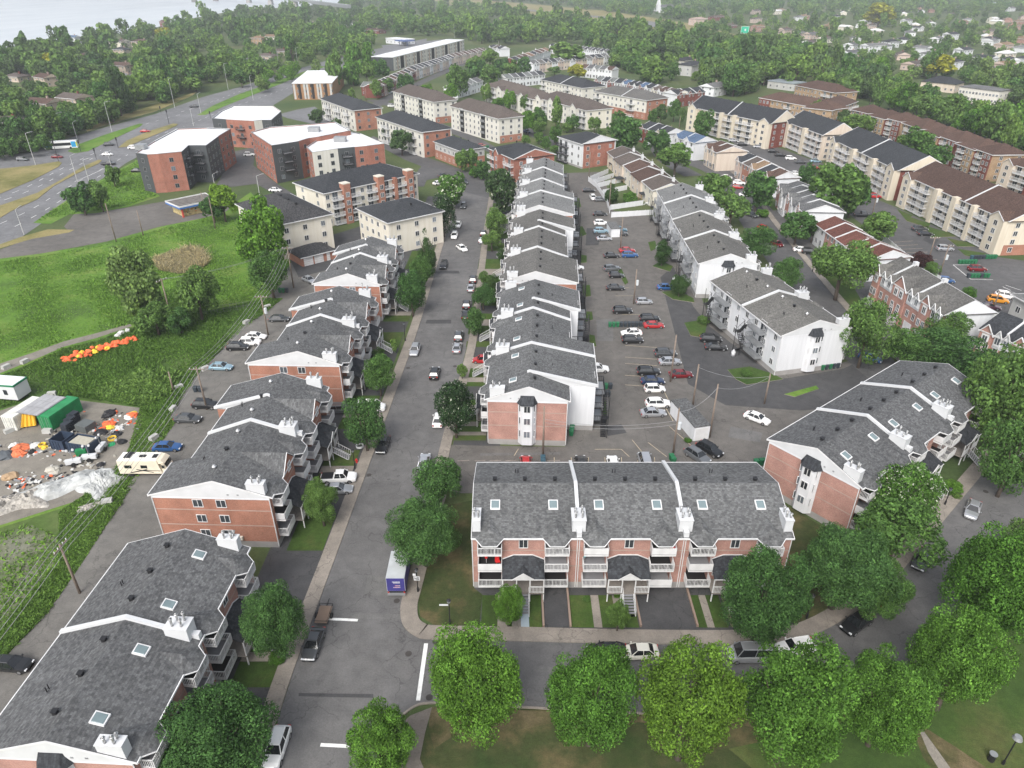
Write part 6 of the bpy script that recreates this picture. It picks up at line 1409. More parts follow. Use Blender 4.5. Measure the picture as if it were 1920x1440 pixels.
# tall weeds and reeds in the vacant field
def weeds(name,poly,n,size,h,mat,seed,label,avoid=()):
    rg=np.random.default_rng(seed); W=np.array([G(*p) for p in poly]); x0,y0=W.min(0); x1,y1=W.max(0); P=[]
    def ins(x,y,Q):
        r=np.zeros(len(x),bool); j=len(Q)-1
        for i in range(len(Q)):
            xi,yi=Q[i]; xj,yj=Q[j]; c=((yi>y)!=(yj>y))&(x<(xj-xi)*(y-yi)/((yj-yi) if yj!=yi else 1e-9)+xi); r^=c; j=i
        return r
    x=rg.uniform(x0,x1,n*6); y=rg.uniform(y0,y1,n*6); k=ins(x,y,W)
    for q in avoid: k&=~ins(x,y,np.array([G(*p) for p in q]))
    dn=np.sin(x*.35+2*np.sin(y*.13))+np.sin(y*.27+1.5*np.sin(x*.21)); k&=rg.uniform(-2.2,1.2,len(x))<dn
    x=x[k][:n]; y=y[k][:n]; m=len(x); s=size*rg.uniform(.6,1.3,m)
    a=rg.uniform(0,3.14,m); z=rg.uniform(.3,1,m)*h*(.7+.3*np.sin(x*.4+y*.3)); ca,sa=np.cos(a)*s,np.sin(a)*s; lx,ly=rg.normal(0,.8,m)*z,rg.normal(0,.8,m)*z
    V=np.stack([np.stack([x-ca,y-sa,np.zeros(m)],1),np.stack([x+ca,y+sa,np.zeros(m)],1),np.stack([x+ca*.5+lx,y+sa*.5+ly,z],1),np.stack([x-ca*.5+lx,y-sa*.5+ly,z],1)],1).reshape(-1,3)
    o=bpy.data.objects.new(name,meshnp(name,V,np.arange(m*4).reshape(m,4),[mat])); COL.objects.link(o); tag(o,label,'weeds',kind='stuff')
WEED=leafmat('weed_leaves',(.135,.25,.045),.25,1.3); REED=leafmat('reed_heads',(.42,.35,.22),.3,1.3)
PTH=[(-200,740),(0,680),(60,660),(120,640),(180,625),(250,607),(252,612),(180,636),(120,652),(60,678),(0,702),(-200,770)]
weeds('tall_weeds',[(-60,500),(0,490),(80,480),(200,458),(300,430),(420,400),(500,450),(540,500),(505,555),(400,578),(300,598),(250,610),(180,622),(60,658),(0,680),(-80,700)],60000,.1,.42,WEED,41,'lush green weeds and tall grass filling the vacant field',avoid=(PTH,))
WEEDL=leafmat('weed_leaves_dark',(.11,.2,.042),.4,1.4)
weeds('tall_weeds',[(-80,725),(0,706),(60,682),(120,656),(180,640),(250,616),(300,602),(400,582),(505,560),(530,560),(430,640),(360,715),(300,810),(262,762),(130,742),(0,764),(-80,775)],45000,.11,.7,WEEDL,48,'darker tall weeds between the field path and the back lane')
weeds('lane_weeds',[(262,765),(330,790),(290,850),(230,940),(150,1060),(90,1150),(0,1240),(-60,1300),(0,1180),(110,1060),(110,960),(200,900),(240,850)],26000,.09,.42,WEEDL,42,'green weeds along the edge of the back lane')
weeds('reeds',[(290,488),(320,470),(360,466),(385,476),(390,494),(372,510),(335,514),(300,508)],9000,.07,1.7,REED,43,'patch of tall tan reeds in the vacant field')
weeds('tall_weeds',[(65,418),(130,375),(262,300),(272,350),(296,366),(240,385),(130,402)],12000,.16,.6,WEED,44,'green weeds on the slope beside the boulevard ramp')
weeds('shrubs',[(200,720),(260,700),(340,700),(320,740),(270,764),(180,745)],3500,.2,1.1,LM['mid'],45,'mounded darker green scrub at the edge of the gravel yard')
weeds('patch_weeds',[(-100,1050),(0,1000),(60,985),(115,1005),(110,1060),(40,1140),(0,1200),(-100,1280)],5000,.12,.3,WEED,47,'sparse weeds over the gravel patch at the left edge')
# ---------------- vehicles ----------------
def paint(name,c,met=.35,rough=.28):
    key='paint_'+name
    if key in _pc: return _pc[key]
    m=NT(key); m.p.inputs['Base Color'].default_value=(*c,1); m.p.inputs['Metallic'].default_value=met; m.p.inputs['Roughness'].default_value=rough; m.p.inputs['Coat Weight'].default_value=.5; m.p.inputs['Coat Roughness'].default_value=.1
    _pc[key]=m.mat; return m.mat
PC={'white':((.78,.78,.77),0),'cream':((.66,.64,.56),0),'silver':((.48,.49,.51),.6),'grey':((.18,.19,.2),.5),'dark grey':((.075,.08,.085),.4),'black':((.016,.017,.019),.2),'navy':((.02,.04,.1),.4),'blue':((.03,.11,.3),.4),'light blue':((.28,.42,.5),.4),'teal':((.1,.2,.26),.4),'red':((.42,.015,.018),.2),'dark red':((.18,.01,.015),.3),'orange':((.65,.27,.02),.1),'purple':((.07,.02,.04),.3)}
TYRE=plain('tyre',(.02,.02,.02),.9,var=.05); RIM=plain('rim',(.35,.35,.36),.35,.7); HEADL=plain('headlight_lens',(.6,.62,.64),.15,spec=.8); TAILL=plain('taillight_lens',(.35,.015,.012),.3,spec=.6)
CG=plain('car_glass',(.012,.014,.016),.08,var=.02,spec=.9)
SPEC={ # length, width, hood z, roof z, cabin base x0,x1, roof x0,x1
 'sedan':(4.4,1.74,.78,1.38,-1.72,.95,-1.05,.28),'suv':(4.4,1.78,.92,1.55,-1.98,.98,-1.6,.36),'hatch':(3.8,1.66,.82,1.44,-1.78,.9,-1.4,.35),'pickup':(5.2,1.86,1.0,1.72,-.55,1.35,-.35,.85),'van':(4.8,1.9,1.05,1.95,-2.3,1.6,-2.2,1.0)}
def loft(st):
    g=MB(); n=None
    for ring in st:
        n=len(ring); g.v+=ring
    for i in range(len(st)-1):
        for j in range(n):
            a=i*n+j; b=i*n+(j+1)%n; g.f.append((a,b,b+n,a+n)); g.m.append(0)
    g.f.append(tuple(range(n-1,-1,-1))); g.m.append(0); k=(len(st)-1)*n; g.f.append(tuple(range(k,k+n))); g.m.append(0)
    return g
def car_parts(kind):
    def f():
        L,W,zh,zr,c0,c1,r0,r1=SPEC[kind]; h=L/2; w=W/2
        def ring(x,ws,zt,zb=.22):
            a=w*ws
            return [(x,-a*.94,zb),(x,-a,zb+.15),(x,-a,zt-.2),(x,-a*.93,zt-.04),(x,-a*.7,zt),(x,a*.7,zt),(x,a*.93,zt-.04),(x,a,zt-.2),(x,a,zb+.15),(x,a*.94,zb)]
        tr=zh+.12 if kind in('sedan',) else zh+.14
        st=[ring(-h,.8,tr-.28,.34),ring(-h+.08,.93,tr-.1,.28),ring(-h+.35,.99,tr,.22),ring(c0+.1,1,tr+.02),ring((c0+c1)/2,1,zh+.12),ring(c1-.1,1,zh+.07),ring(c1+.15,.99,zh+.03),ring(h-.5,.97,zh-.06),ring(h-.15,.88,zh-.2,.26),ring(h,.72,zh-.34,.34)]
        if kind=='pickup': st=[ring(-h,.96,.98,.4),ring(-h+.1,1,1.0,.4),ring(-.7,1,1.0,.35),ring(-.5,1,1.06,.3),ring(c1-.1,1,1.05,.3),ring(c1+.2,1,1.03,.3),ring(h-.4,.97,.98,.3),ring(h-.12,.9,.85,.35),ring(h,.78,.7,.4)]
        body=loft(st)
        # roof panel and pillars
        zb=zh+.07; ri=w*.65; bi=w*.9
        body.hexa([(r0-.02,-ri,zr-.05),(r1+.02,-ri,zr-.05),(r1+.02,ri,zr-.05),(r0-.02,ri,zr-.05)],[(r0+.12,-ri*.82,zr+.015),(r1-.12,-ri*.82,zr+.015),(r1-.12,ri*.82,zr+.015),(r0+.12,ri*.82,zr+.015)])
        for s in(-1,1):
            for (xa,xb) in ((c1-.02,r1+.02),(c0+.02,r0-.02),((c0+c1)/2+.02,(r0+r1)/2+.02)): body.tube((xa,s*bi,zb),(xb,s*ri*1.0,zr-.03),.045,4)
            body.box(c1-.28,min(s*w,s*(w+.16)),zb+.02,c1-.14,max(s*w,s*(w+.16)),zb+.16)
        if kind=='pickup': # bed opening
            body.box(-h+.12,-w+.14,1.001,-.75,w-.14,1.02,1)
        gl=MB(); gl.hexa([(c0,-bi,zb-.03),(c1,-bi,zb-.03),(c1,bi,zb-.03),(c0,bi,zb-.03)],[(r0,-ri,zr-.04),(r1,-ri,zr-.04),(r1,ri,zr-.04),(r0,ri,zr-.04)])
        if kind=='suv' or kind=='van':
            body.box(r0+.1,-ri*.9,zr+.01,r1-.25,-ri*.82,zr+.07); body.box(r0+.1,ri*.82,zr+.01,r1-.25,ri*.9,zr+.07)
        wh=MB(); wh.tube((0,-.1,0),(0,.1,0),.32 if kind not in('pickup','suv') else .35,14)
        rm=MB(); rm.tube((0,-.11,0),(0,.11,0),.2,10)
        hl=MB(); hl.box(h-.2,-.16,zh-.34,h-.04,.16,zh-.2)
        tl=MB(); tl.box(-h-.012,-.15,tr-.32,-h+.12,.15,tr-.12)
        # number plate
        np_=MB(); np_.box(-h-.02,-.17,.55,-h-.001,.17,.66)
        return dict(body=body,glass=gl.mesh('windows',[CG]),wheel=wh.mesh('wheel',[TYRE]),rim=rm.mesh('rim',[RIM]),hl=hl.mesh('headlight',[HEADL]),tl=tl.mesh('taillight',[TAILL]),np=np_.mesh('number_plate',[WPAN]),h=h,w=w)
    return cached(('car',kind),f)
def car(px,py,kind,col,deg,label,group='cars',hh=.7,xy=None):
    x,y=xy if xy else G(px,py,hh); p=car_parts(kind); d=math.hypot(x,y)
    bm=cached(('carbody',kind,col),lambda:p['body'].mesh('body',[paint(col,*PC[col]) ,BLK],False))
    nm={'suv':'parked_suv','pickup':'pickup_truck','van':'minivan'}.get(kind,'parked_car')
    root=empty(nm,(x,y,.03),R(deg),label,{'suv':'SUV','pickup':'pickup truck','van':'van'}.get(kind,'car'),group)
    root.scale=(.95,.95,.95)
    b=inst('body',bm,root); inst('windows',p['glass'],root)
    h,w=p['h'],p['w']
    for sx in (-.62,.64):
        for s in(-1,1):
            wv=inst('wheel',p['wheel'],root,(h*sx,s*(w-.1),.33)); 
            if d<230: inst('rim',p['rim'],wv)
    if d<260:
        for s in(-1,1): inst('headlight',p['hl'],root,(0,s*(w*.66),0)); inst('taillight',p['tl'],root,(0,s*(w*.72),0))
        inst('number_plate',p['np'],root)
    return root
CARS=[(518,1400,'suv','white',268,'white SUV parked nearest the camera beside the dome shaped tree'),(587,1205,'sedan','dark grey',267,'dark grey sedan parked behind the flat utility trailer'),
(718,832,'sedan','black',267,'black sedan parked at the left kerb beside the maple in a ringed bed'),(815,698,'suv','black',89,'black SUV driving away in the middle of the street'),(778,655,'suv','silver',268,'silver SUV parked at the left kerb of the street'),
(857,650,'sedan','silver',89,'silver sedan parked right behind a dark SUV at the right kerb'),(860,629,'suv','dark grey',89,'dark SUV parked in front of the silver sedan at the right kerb'),(873,588,'sedan','black',89,'black car under the flat crowned locust, nearer one'),(875,570,'suv','black',89,'black car under the flat crowned locust, farther one'),
(883,538,'sedan','silver',89,'pale sedan parked behind the black SUV at the right kerb halfway up'),(887,523,'suv','black',89,'black SUV in front of the pale sedan halfway up the right kerb'),(832,496,'suv','black',268,'black SUV parked alone at the left kerb halfway up'),(866,464,'sedan','white',300,'white sedan standing aslant in the street'),
(852,441,'suv','white',268,'white SUV parked at the left kerb below another white car'),(859,420,'sedan','white',268,'white sedan parked at the left kerb below the dark lime tree'),(906,437,'suv','black',89,'black SUV parked at the right kerb above a silver car'),(903,450,'hatch','silver',89,'silver hatchback parked at the right kerb below a black SUV'),
(869,385,'suv','dark grey',268,'dark SUV coming down the far end of the street'),(904,673,'hatch','red',178,'red hatchback in a driveway of the centre row'),(822,785,'sedan','white',89,'white car half hidden by the dense dark lime tree'),(795,864,'sedan','silver',89,'silver car whose roof shows behind the corner maples'),
(635,894,'pickup','white',3,'white pickup truck in the driveway of the camper van row'),(633,915,'sedan','silver',3,'silver sedan beside the white pickup truck'),(696,763,'van','white',3,'white van partly hidden by the maple in a ringed bed'),(638,766,'suv','grey',3,'grey SUV in the driveway under a balcony'),
(20,1243,'sedan','black',355,'black coupe in the back lane at the left edge'),(313,836,'sedan','blue',3,'dark blue sedan in the back lane above the camper van'),(352,783,'sedan','dark grey',357,'dark grey sedan in the back lane between two utility poles'),(385,757,'suv','black',357,'black car beside the back lane utility pole'),(414,686,'sedan','light blue',357,'pale blue sedan in the back lane'),
(446,649,'suv','black',2,'large black SUV beside two white cars in the back lane'),(468,640,'suv','white',2,'white SUV next to the large black one in the back lane'),(479,629,'sedan','white',357,'white sedan behind the white SUV in the back lane'),(523,596,'sedan','dark grey',2,'dark car at the far end of the back lane'),(579,523,'sedan','silver',318,'silver car parked aslant near the brick garage'),
(1208,564,'hatch','silver',2,'silver hatchback alone on the dark asphalt near the lamp pole'),(1154,538,'sedan','black',2,'black sedan left of the weed strip'),(1167,581,'suv','black',2,'black SUV left of the silver hatchback'),(1218,596,'suv','black',2,'black SUV just above the red car'),(1226,608,'sedan','red',2,'bright red sedan beside the row of bins'),
(1184,622,'sedan','white',182,'white sedan just below the row of bins'),(1186,636,'suv','black',2,'black SUV below the white sedan near the bins'),(1248,661,'suv','dark grey',4,'dark grey SUV above a silver car on the right of the lot'),(1256,676,'sedan','silver',4,'silver car below the dark grey SUV on the right of the lot'),(1216,695,'suv','black',2,'black SUV on top of three cars in the lot centre'),
(1224,712,'sedan','navy',2,'dark navy sedan between a black SUV and a white hatchback'),(1228,727,'hatch','white',2,'small white hatchback below the navy sedan'),(1277,700,'sedan','dark red',4,'dark red sedan right of the black SUV'),(1234,755,'suv','white',4,'white SUV above the silver sedan left of the storage shed'),(1225,772,'sedan','silver',4,'silver sedan below the white SUV left of the storage shed'),
(1120,690,'suv','white',2,'white car behind the fire stairs of the centre row'),(1147,502,'suv','grey',15,'grey SUV below a black car near the lot shrubs'),(1156,515,'hatch','black',2,'small black car half hidden by the weed strip'),(1147,478,'sedan','black',5,'black car beside the red and blue pair'),(1176,468,'sedan','red',2,'red car touching the blue SUV'),(1181,477,'suv','blue',2,'blue SUV just below the red car'),
(1133,446,'sedan','silver',2,'silver sedan below the pale blue SUV'),(1127,432,'suv','light blue',2,'pale blue SUV above the silver sedan'),(1162,430,'suv','teal',2,'teal car above another dark one beside the light pole'),(1163,437,'suv','dark grey',2,'dark grey SUV below the teal car'),(1127,417,'suv','white',2,'white SUV beside the short white shed'),(1125,400,'sedan','black',2,'dark sedan above the white SUV by the short shed'),
(1112,370,'suv','white',275,'white SUV at the white fence corner'),(1104,356,'sedan','black',2,'dark car at the top of the lot by the fence'),(1126,373,'sedan','grey',2,'grey car right of the white SUV at the fence'),(1079,500,'sedan','white',2,'white car against the rear of the centre row'),(1249,537,'sedan','blue',2,'blue car half hidden by the dark bush tree'),
(1343,649,'sedan','black',355,'black sedan at the foot of the white block, lower of two'),(1333,634,'suv','black',355,'black car at the foot of the white block, upper of two'),(1420,782,'sedan','white',318,'white sedan alone on the lot above the angled condo row'),(1308,853,'suv','grey',305,'grey SUV beside the end of the storage shed'),(1331,841,'suv','black',310,'black SUV just right of the grey one near the storage shed'),
(986,866,'hatch','red',90,'red car behind the roof of the condo row facing the camera'),(1090,869,'suv','black',90,'black car behind the roof of the condo row facing the camera'),(1150,868,'sedan','white',90,'white car behind the roof of the condo row facing the camera'),(1210,866,'van','silver',90,'silver van behind the roof of the condo row facing the camera'),
(1198,1220,'sedan','cream',181,'cream white sedan on the cross street between two maples'),(1138,1218,'sedan','black',181,'black car mostly hidden by the second maple on the cross street'),(1405,1225,'van','silver',180,'silver minivan on the cross street left of the largest maple'),(1492,1212,'suv','white',190,'white SUV hidden behind the top of the largest maple'),
(1607,1166,'suv','black',213,'black SUV at the bend of the cross street'),(1660,1113,'suv','red',225,'red SUV half under the dark spreading trees'),(1730,1047,'sedan','dark grey',228,'dark sedan below the silver one on the right hand street'),(1825,953,'sedan','silver',232,'silver sedan parked on the right hand street'),(1891,890,'sedan','black',226,'black sedan above the silver one on the right hand street'),(1915,861,'suv','cream',226,'pale SUV cut by the right edge above the black sedan'),
(1409,402,'suv','dark grey',300,'dark SUV at the bend of the second street'),(1398,388,'suv','black',300,'black car behind the dark SUV, half under a tree'),(1432,427,'hatch','red',300,'red hatchback on the second street'),(1457,456,'hatch','dark red',300,'dark red car partly behind a tree on the second street'),(1503,467,'sedan','white',350,'white car in the driveway left of a black one'),(1519,471,'suv','black',350,'black car in the driveway right of a white one'),
(1384,350,'hatch','red',345,'red car in front of a white one near the tall white house wall'),(1386,342,'suv','white',345,'white car just behind the red one by the row houses'),(1362,331,'sedan','white',340,'white car under the hedge above the red one'),(1398,364,'sedan','white',350,'white car left of the dark round lawn tree'),(1632,669,'sedan','blue',320,'blue car covered by the corner tree shade'),
(1725,428,'suv','dark grey',357,'dark SUV above the black one at the lawn edge'),(1736,437,'sedan','black',357,'black sedan below the dark SUV at the lawn edge'),(1772,465,'suv','silver',357,'silver SUV alone beside the lawn strips'),(1833,503,'suv','dark red',357,'dark red minivan between two rows of green bins'),(1775,524,'hatch','blue',345,'bright blue car behind the pink brick row houses'),
(1872,561,'suv','orange',340,'orange car beside the white one in the stalls'),(1886,553,'suv','white',335,'white SUV beside the orange car in the stalls'),(1857,573,'sedan','purple',335,'dark purple car below the orange one'),(1640,367,'suv','red',350,'red SUV in the right hand lot beside the tall light pole'),(1622,360,'hatch','white',350,'white car behind the red SUV'),(1617,402,'pickup','black',355,'black pickup beside the fence of the right hand lot'),
(1450,283,'suv','black',355,'black car in front of the pale stucco block, upper one'),(1463,290,'suv','black',355,'black SUV in front of the pale stucco block, lower one'),(1483,296,'suv','white',355,'white SUV in front of the pale stucco block'),(1501,303,'suv','dark grey',355,'dark grey SUV right of the white one in front of the stucco block'),(1530,301,'sedan','light blue',355,'pale blue car at the cream block corner'),(1526,313,'sedan','red',355,'red car by the pole in front of the cream block'),(1541,325,'hatch','blue',30,'blue hatchback beside the big round tree'),
(1422,274,'sedan','silver',355,'silver car at the right end of the long cream block'),(1392,270,'suv','black',355,'black car before the balconies of the long cream block'),(1375,263,'suv','silver',355,'silver SUV before the long cream block'),(1492,324,'sedan','white',350,'white car roof behind the tall white row house end'),
(903,272,'sedan','red',10,'red sedan above the green bins by the stair slot block'),(988,246,'suv','navy',300,'dark blue SUV at the corner of the stair slot block'),(734,198,'suv','white',20,'white SUV on the street beyond the charcoal roofed blocks'),(822,342,'sedan','white',40,'white car at the bend beside the flowering tree'),(872,340,'suv','dark grey',280,'dark SUV turning at the top of the street'),(832,328,'sedan','black',30,'black car at the bend above the white one'),(467,289,'suv','white',5,'white SUV parked between two flat roofed buildings'),(793,407,'sedan','white',10,'white car beside the small cream block'),(516,355,'sedan','white',350,'white car roof by the cream block with hip roof'),
(42,298,'suv','grey',2,'grey SUV on the slip road at the left edge'),(107,293,'sedan','dark red',2,'dark red sedan in front of the city bus'),(204,270,'suv','dark grey',18,'dark SUV with pale roof in the turning lane'),(202,288,'sedan','white',5,'white sedan between a dark SUV and a black pickup'),(203,306,'pickup','black',12,'black pickup on the boulevard'),(250,276,'suv','white',10,'white SUV beside the dry grass median'),(272,245,'sedan','red',10,'red car on the far carriageway behind the brick corner building'),(364,199,'pickup','dark grey',15,'dark pickup crossing the boulevard junction'),(257,319,'sedan','black',8,'black car beside the brick corner building')]
for c in CARS: car(*c)
for i,(px,py) in enumerate(((1010,22),(1065,22),(1090,27),(1185,44),(1300,60))):
    x,y=G(px,py,0); car(0,0,'suv' if i%2 else 'sedan','white',30,'tiny white car on the far highway',group='tiny white cars on the far highway',xy=(x,y))
# box truck
a=G(744,1122); root=empty('box_truck',(a[0],a[1],.03),R(90),'silver box truck with a purple lettered rear door parked by the corner lawn','box truck')
x0=-2.3
MB().box(0.2,-1.05,.95,4.5,1.05,3.0).obj('cargo_box',[plain('box_silver',(.55,.57,.58),.4,.3)],root)
MB().box(.16,-1.0,1.0,.199,1.0,2.9).obj('rear_door',[plain('door_purple',(.05,.045,.2),.5)],root)
MB().box(.3,-1.09,1.0,4.4,-1.051,2.85).obj('side_panel',[plain('door_purple',(.05,.045,.2),.5)],root)
g=MB(); rr=random.Random(2)
for z,n,w_ in ((2.35,6,.12),(2.2,7,.09),(1.75,6,.08),(1.5,9,.07)):
    for k in range(n): g.box(.14,-.5+k*w_*1.25,z,.158,-.5+k*w_*1.25+w_,z+.1,0 if z>2 else k%2)
g.obj('lettering',[WPAN,plain('pale_red',(.6,.2,.2))],root)
MB().box(.0,-1.0,.42,.25,1.0,.62).obj('bumper',[GREYM],root); MB().box(.3,-.8,.5,5.6,.8,.94).obj('chassis',[BLK],root)
g=MB(); g.hexa([(4.65,-.95,.5),(6.3,-.95,.5),(6.3,.95,.5),(4.65,.95,.5)],[(4.65,-.9,2.15),(5.6,-.85,2.2),(5.6,.85,2.2),(4.65,.9,2.15)]); g.obj('cab',[paint('white',*PC['white'])],root)
g=MB(); g.hexa([(5.75,-.85,1.45),(6.0,-.85,1.4),(6.0,.85,1.4),(5.75,.85,1.45)],[(5.62,-.8,2.05),(5.72,-.8,2.05),(5.72,.8,2.05),(5.62,.8,2.05)]); g.obj('windscreen',[CG],root)
for x in (1.1,5.4):
    for s in (-.85,.85): inst('wheel',cached('twh',lambda:MB().tube((0,-.14,0),(0,.14,0),.42,14).mesh('wheel',[TYRE])),root,(x,s,.42))
for s in(-1,1): MB().box(.13,s*.9-.08,.68,.2,s*.9+.08,.85).obj('taillight',[TAILL],root)
# flat trailer
a=G(608,1158); root=empty('utility_trailer',(a[0],a[1],.03),R(88),'small flat utility trailer with wooden deck in front of the dark sedan','trailer')
MB().box(-1.2,-.7,.45,1.2,.7,.52).obj('deck',[plain('deck_wood',(.22,.16,.12),.9)],root)
g=MB()
for s in (-.72,.72): g.tube((-1.25,s,.85),(1.25,s,.85),.03,4); [g.tube((x,s,.45),(x,s,.85),.03,4) for x in (-1.2,0,1.2)]
g.tube((1.25,-.72,.85),(1.25,.72,.85),.03,4).tube((-1.25,-.72,.85),(-1.25,.72,.85),.03,4).tube((1.2,0,.45),(2.4,0,.4),.05,5); g.obj('frame',[BLK],root)
for s in(-.85,.85): inst('wheel',car_parts('sedan')['wheel'],root,(0,s,.33))
# camper van
a=G(279,886); root=empty('camper_van',(a[0],a[1],.03),R(0),'cream camper van with dark side swoosh parked in the back lane','camper van')
MB().hexa([(-3.4,-1.1,.6),(2.6,-1.1,.6),(2.6,1.1,.6),(-3.4,1.1,.6)],[(-3.4,-1.08,2.75),(2.2,-1.08,2.75),(2.2,1.08,2.75),(-3.4,1.08,2.75)]).obj('body',[plain('camper_cream',(.66,.6,.48),.4)],root)
MB().hexa([(2.2,-1,2.2),(3.2,-.95,2.3),(3.2,.95,2.3),(2.2,1,2.2)],[(2.2,-1,2.74),(2.7,-.9,2.74),(2.7,.9,2.74),(2.2,1,2.74)]).obj('overcab',[plain('camper_cream',(.66,.6,.48),.4)],root)
MB().box(-3.4,-1.05,2.751,2.1,1.05,2.8).obj('roof',[plain('camper_roof',(.72,.7,.64),.4)],root)
MB().hexa([(2.6,-.95,.4),(3.9,-.9,.4),(3.9,.9,.4),(2.6,.95,.4)],[(2.6,-.9,2.15),(3.0,-.85,2.1),(3.0,.85,2.1),(2.6,.9,2.15)]).obj('cab',[plain('camper_cream',(.66,.6,.48),.4)],root)
g=MB(); g.box(3.02,-.8,1.45,3.3,.8,2.05); g.obj('windscreen',[CG],root)
for x,w_ in ((-2.5,1.0),(-.2,.9),(2.75,.35)): MB().box(x,-1.13,1.55,x+w_,-1.101,2.05).obj('window',[CG],root)
g=MB()
for A,B,r_ in (((-1.8,-1.12,.8),(.6,-1.12,1.35),.07),((-.9,-1.12,1.35),(1.4,-1.12,.85),.05),((.2,-1.12,1.2),(2.4,-1.12,1.1),.04)): g.tube(A,B,r_,4)
g.obj('stripe',[BLK],root)
for x,y,w_,d_ in ((-2.7,-.4,.9,.9),(-.6,-.2,.9,.5),(-2.6,.6,1.0,.4),(1.3,-.35,.6,.8)): MB().box(x,y,2.8,x+w_,y+d_,2.92).obj('roof_hatch',[BLK],root)
for x in (-1.9,2.9):
    for s in (-.95,.95): inst('wheel',car_parts('suv')['wheel'],root,(x,s,.36))
# city bus
a=G(117,279); root=empty('city_bus',(a[0],a[1],.03),R(198),'white and blue city bus at the bus stop on the slip road','bus')
MB().box(-6,-1.25,.35,6,1.25,2.95).obj('body',[paint('white',*PC['white'])],root)
MB().box(-5.9,-1.15,2.951,5.9,1.15,3.1).obj('roof',[WPAN],root)
for s in(-1,1):
    MB().box(-3.8,min(s*1.251,s*1.28),1.4,4.6,max(s*1.251,s*1.28),2.5).obj('window_band',[CG],root)
    MB().box(-5.6,min(s*1.252,s*1.29),.7,-3.9,max(s*1.252,s*1.29),2.85).obj('blue_panel',[plain('bus_blue',(.03,.28,.55),.4)],root)
    MB().box(-5.98,min(s*1.253,s*1.285),1.0,-5.62,max(s*1.253,s*1.285),2.6).obj('yellow_panel',[plain('bus_yellow',(.6,.6,.05),.4)],root)
    MB().box(3.2,min(s*1.285,s*1.3),.9,5.4,max(s*1.285,s*1.3),1.5).obj('blue_panel',[plain('bus_blue',(.03,.28,.55),.4)],root)
    for x in (-3.4,3.6): inst('wheel',cached('twh',None) if False else _mc['twh'],root,(x,s*1.15,.45))
MB().box(6.001,-1.1,1.2,6.04,1.1,2.6).obj('windscreen',[CG],root)
# bus shelter
a=G(68,268); root=empty('bus_shelter',(a[0],a[1],0),R(15),'small glass bus shelter with a flat roof beside the slip road','bus shelter')
MB().box(-2,-.8,2.4,2,.8,2.6).obj('roof',[GREYM],root); g=MB()
for x in(-1.9,1.9):
    for y in(-.7,.7): g.tube((x,y,0),(x,y,2.4),.05,4)
g.obj('post',[GREYM],root); MB().box(-1.9,.7,.2,1.9,.73,2.3).obj('glass_wall',[SKYL],root); MB().box(1.95,-.5,.3,2.3,.5,2.2).obj('advert_panel',[plain('pillar_red',(.5,.08,.06),.6)],root)

# ---------------- poles, lamps, signs ----------------
def hpole(px,py,ty):
    x,y=G(px,py); v=(ty-720)/FPX
    return x,y,CAMH-y*(math.sin(PITCH)+v*math.cos(PITCH))/(math.cos(PITCH)-v*math.sin(PITCH))
TOPS={}
def upole(px,py,ty,label,trans=False,arm=True,mat=WOODP,deg=0,key=None):
    x,y,h=hpole(px,py,ty); root=empty('utility_pole',(x,y,0),R(deg),label,'utility pole','wooden utility poles')
    MB().tube((0,0,-.2),(0,0,h),.17,8,0,.11).obj('pole',[mat],root,smooth=True)
    if arm:
        g=MB(); g.box(-1.2,-.06,h-.5,1.2,.06,h-.38); g.obj('crossarm',[mat],root)
        for q in (-1.1,-.45,.45,1.1): MB().tube((q,0,h-.38),(q,0,h-.15),.06,6).obj('insulator',[WHT],root)
    if trans: MB().tube((.38,0,h*.55),(.38,0,h*.55+1.1),.3,10).tube((.38,0,h*.55+1.1),(.38,0,h*.55+1.2),.3,10,0,.05).obj('transformer',[plain('transformer_grey',(.5,.53,.55),.4)],root)
    if key: TOPS[key]=(x,y,h-.15,deg)
    return root
upole(150,1112,1020,'wooden utility pole at the bottom of the back lane, bottom left',deg=88-90+90,key='a'); upole(388,768,688,'utility pole beside the black car in the back lane',key='b'); upole(503,628,553,'utility pole between the lane and the tall weeds',True,key='c'); upole(551,540,462,'utility pole by the brick garage',key='d')
upole(324,607,522,'utility pole in the middle of the vacant field',key='e',deg=60); upole(326,735,697,'short pole with a dark box at the field edge',arm=False)
upole(1262,850,765,'brown utility pole with a pale transformer left of the storage shed',True,arm=False,key='p'); upole(1330,820,720,'brown utility pole at the right end of the storage shed',arm=False,key='q'); upole(1298,766,683,'grey pole behind the storage shed',arm=False,key='r'); upole(1433,757,700,'utility pole on the dark lot above the white sedan',arm=False,key='s'); upole(1018,857,762,'thin brown pole in front of the white bay of the centre row',arm=False,key='t')
upole(1257,716,628,'tall grey pole beside the silver car in the lot',arm=False); upole(1188,570,505,'grey lot pole with a small transformer',True,arm=False); upole(1163,470,408,'pole beside the blue SUV',arm=False); upole(1142,395,330,'pole at the white fence corner',arm=False); upole(1104,335,285,'pole beside the white and orange block',arm=False)
upole(1740,490,443,'utility pole with a crossarm beside the silver SUV in the right lot'); upole(1760,521,458,'utility pole with a transformer behind the pink brick row houses',True); upole(1634,407,356,'leaning pole with a transformer beside the black pickup',True,arm=False); upole(1862,580,545,'short pole beside the purple car',arm=False)
upole(1550,322,296,'pole in front of the cream block beside the blue hatchback'); upole(1525,300,265,'pole at the corner of the stucco block',arm=False); upole(1316,248,222,'pole before the long cream block'); upole(1255,275,234,'pole between the dark row houses and the blue roof',arm=False); upole(1273,243,218,'pole on the lawn left of the long cream block',arm=False)
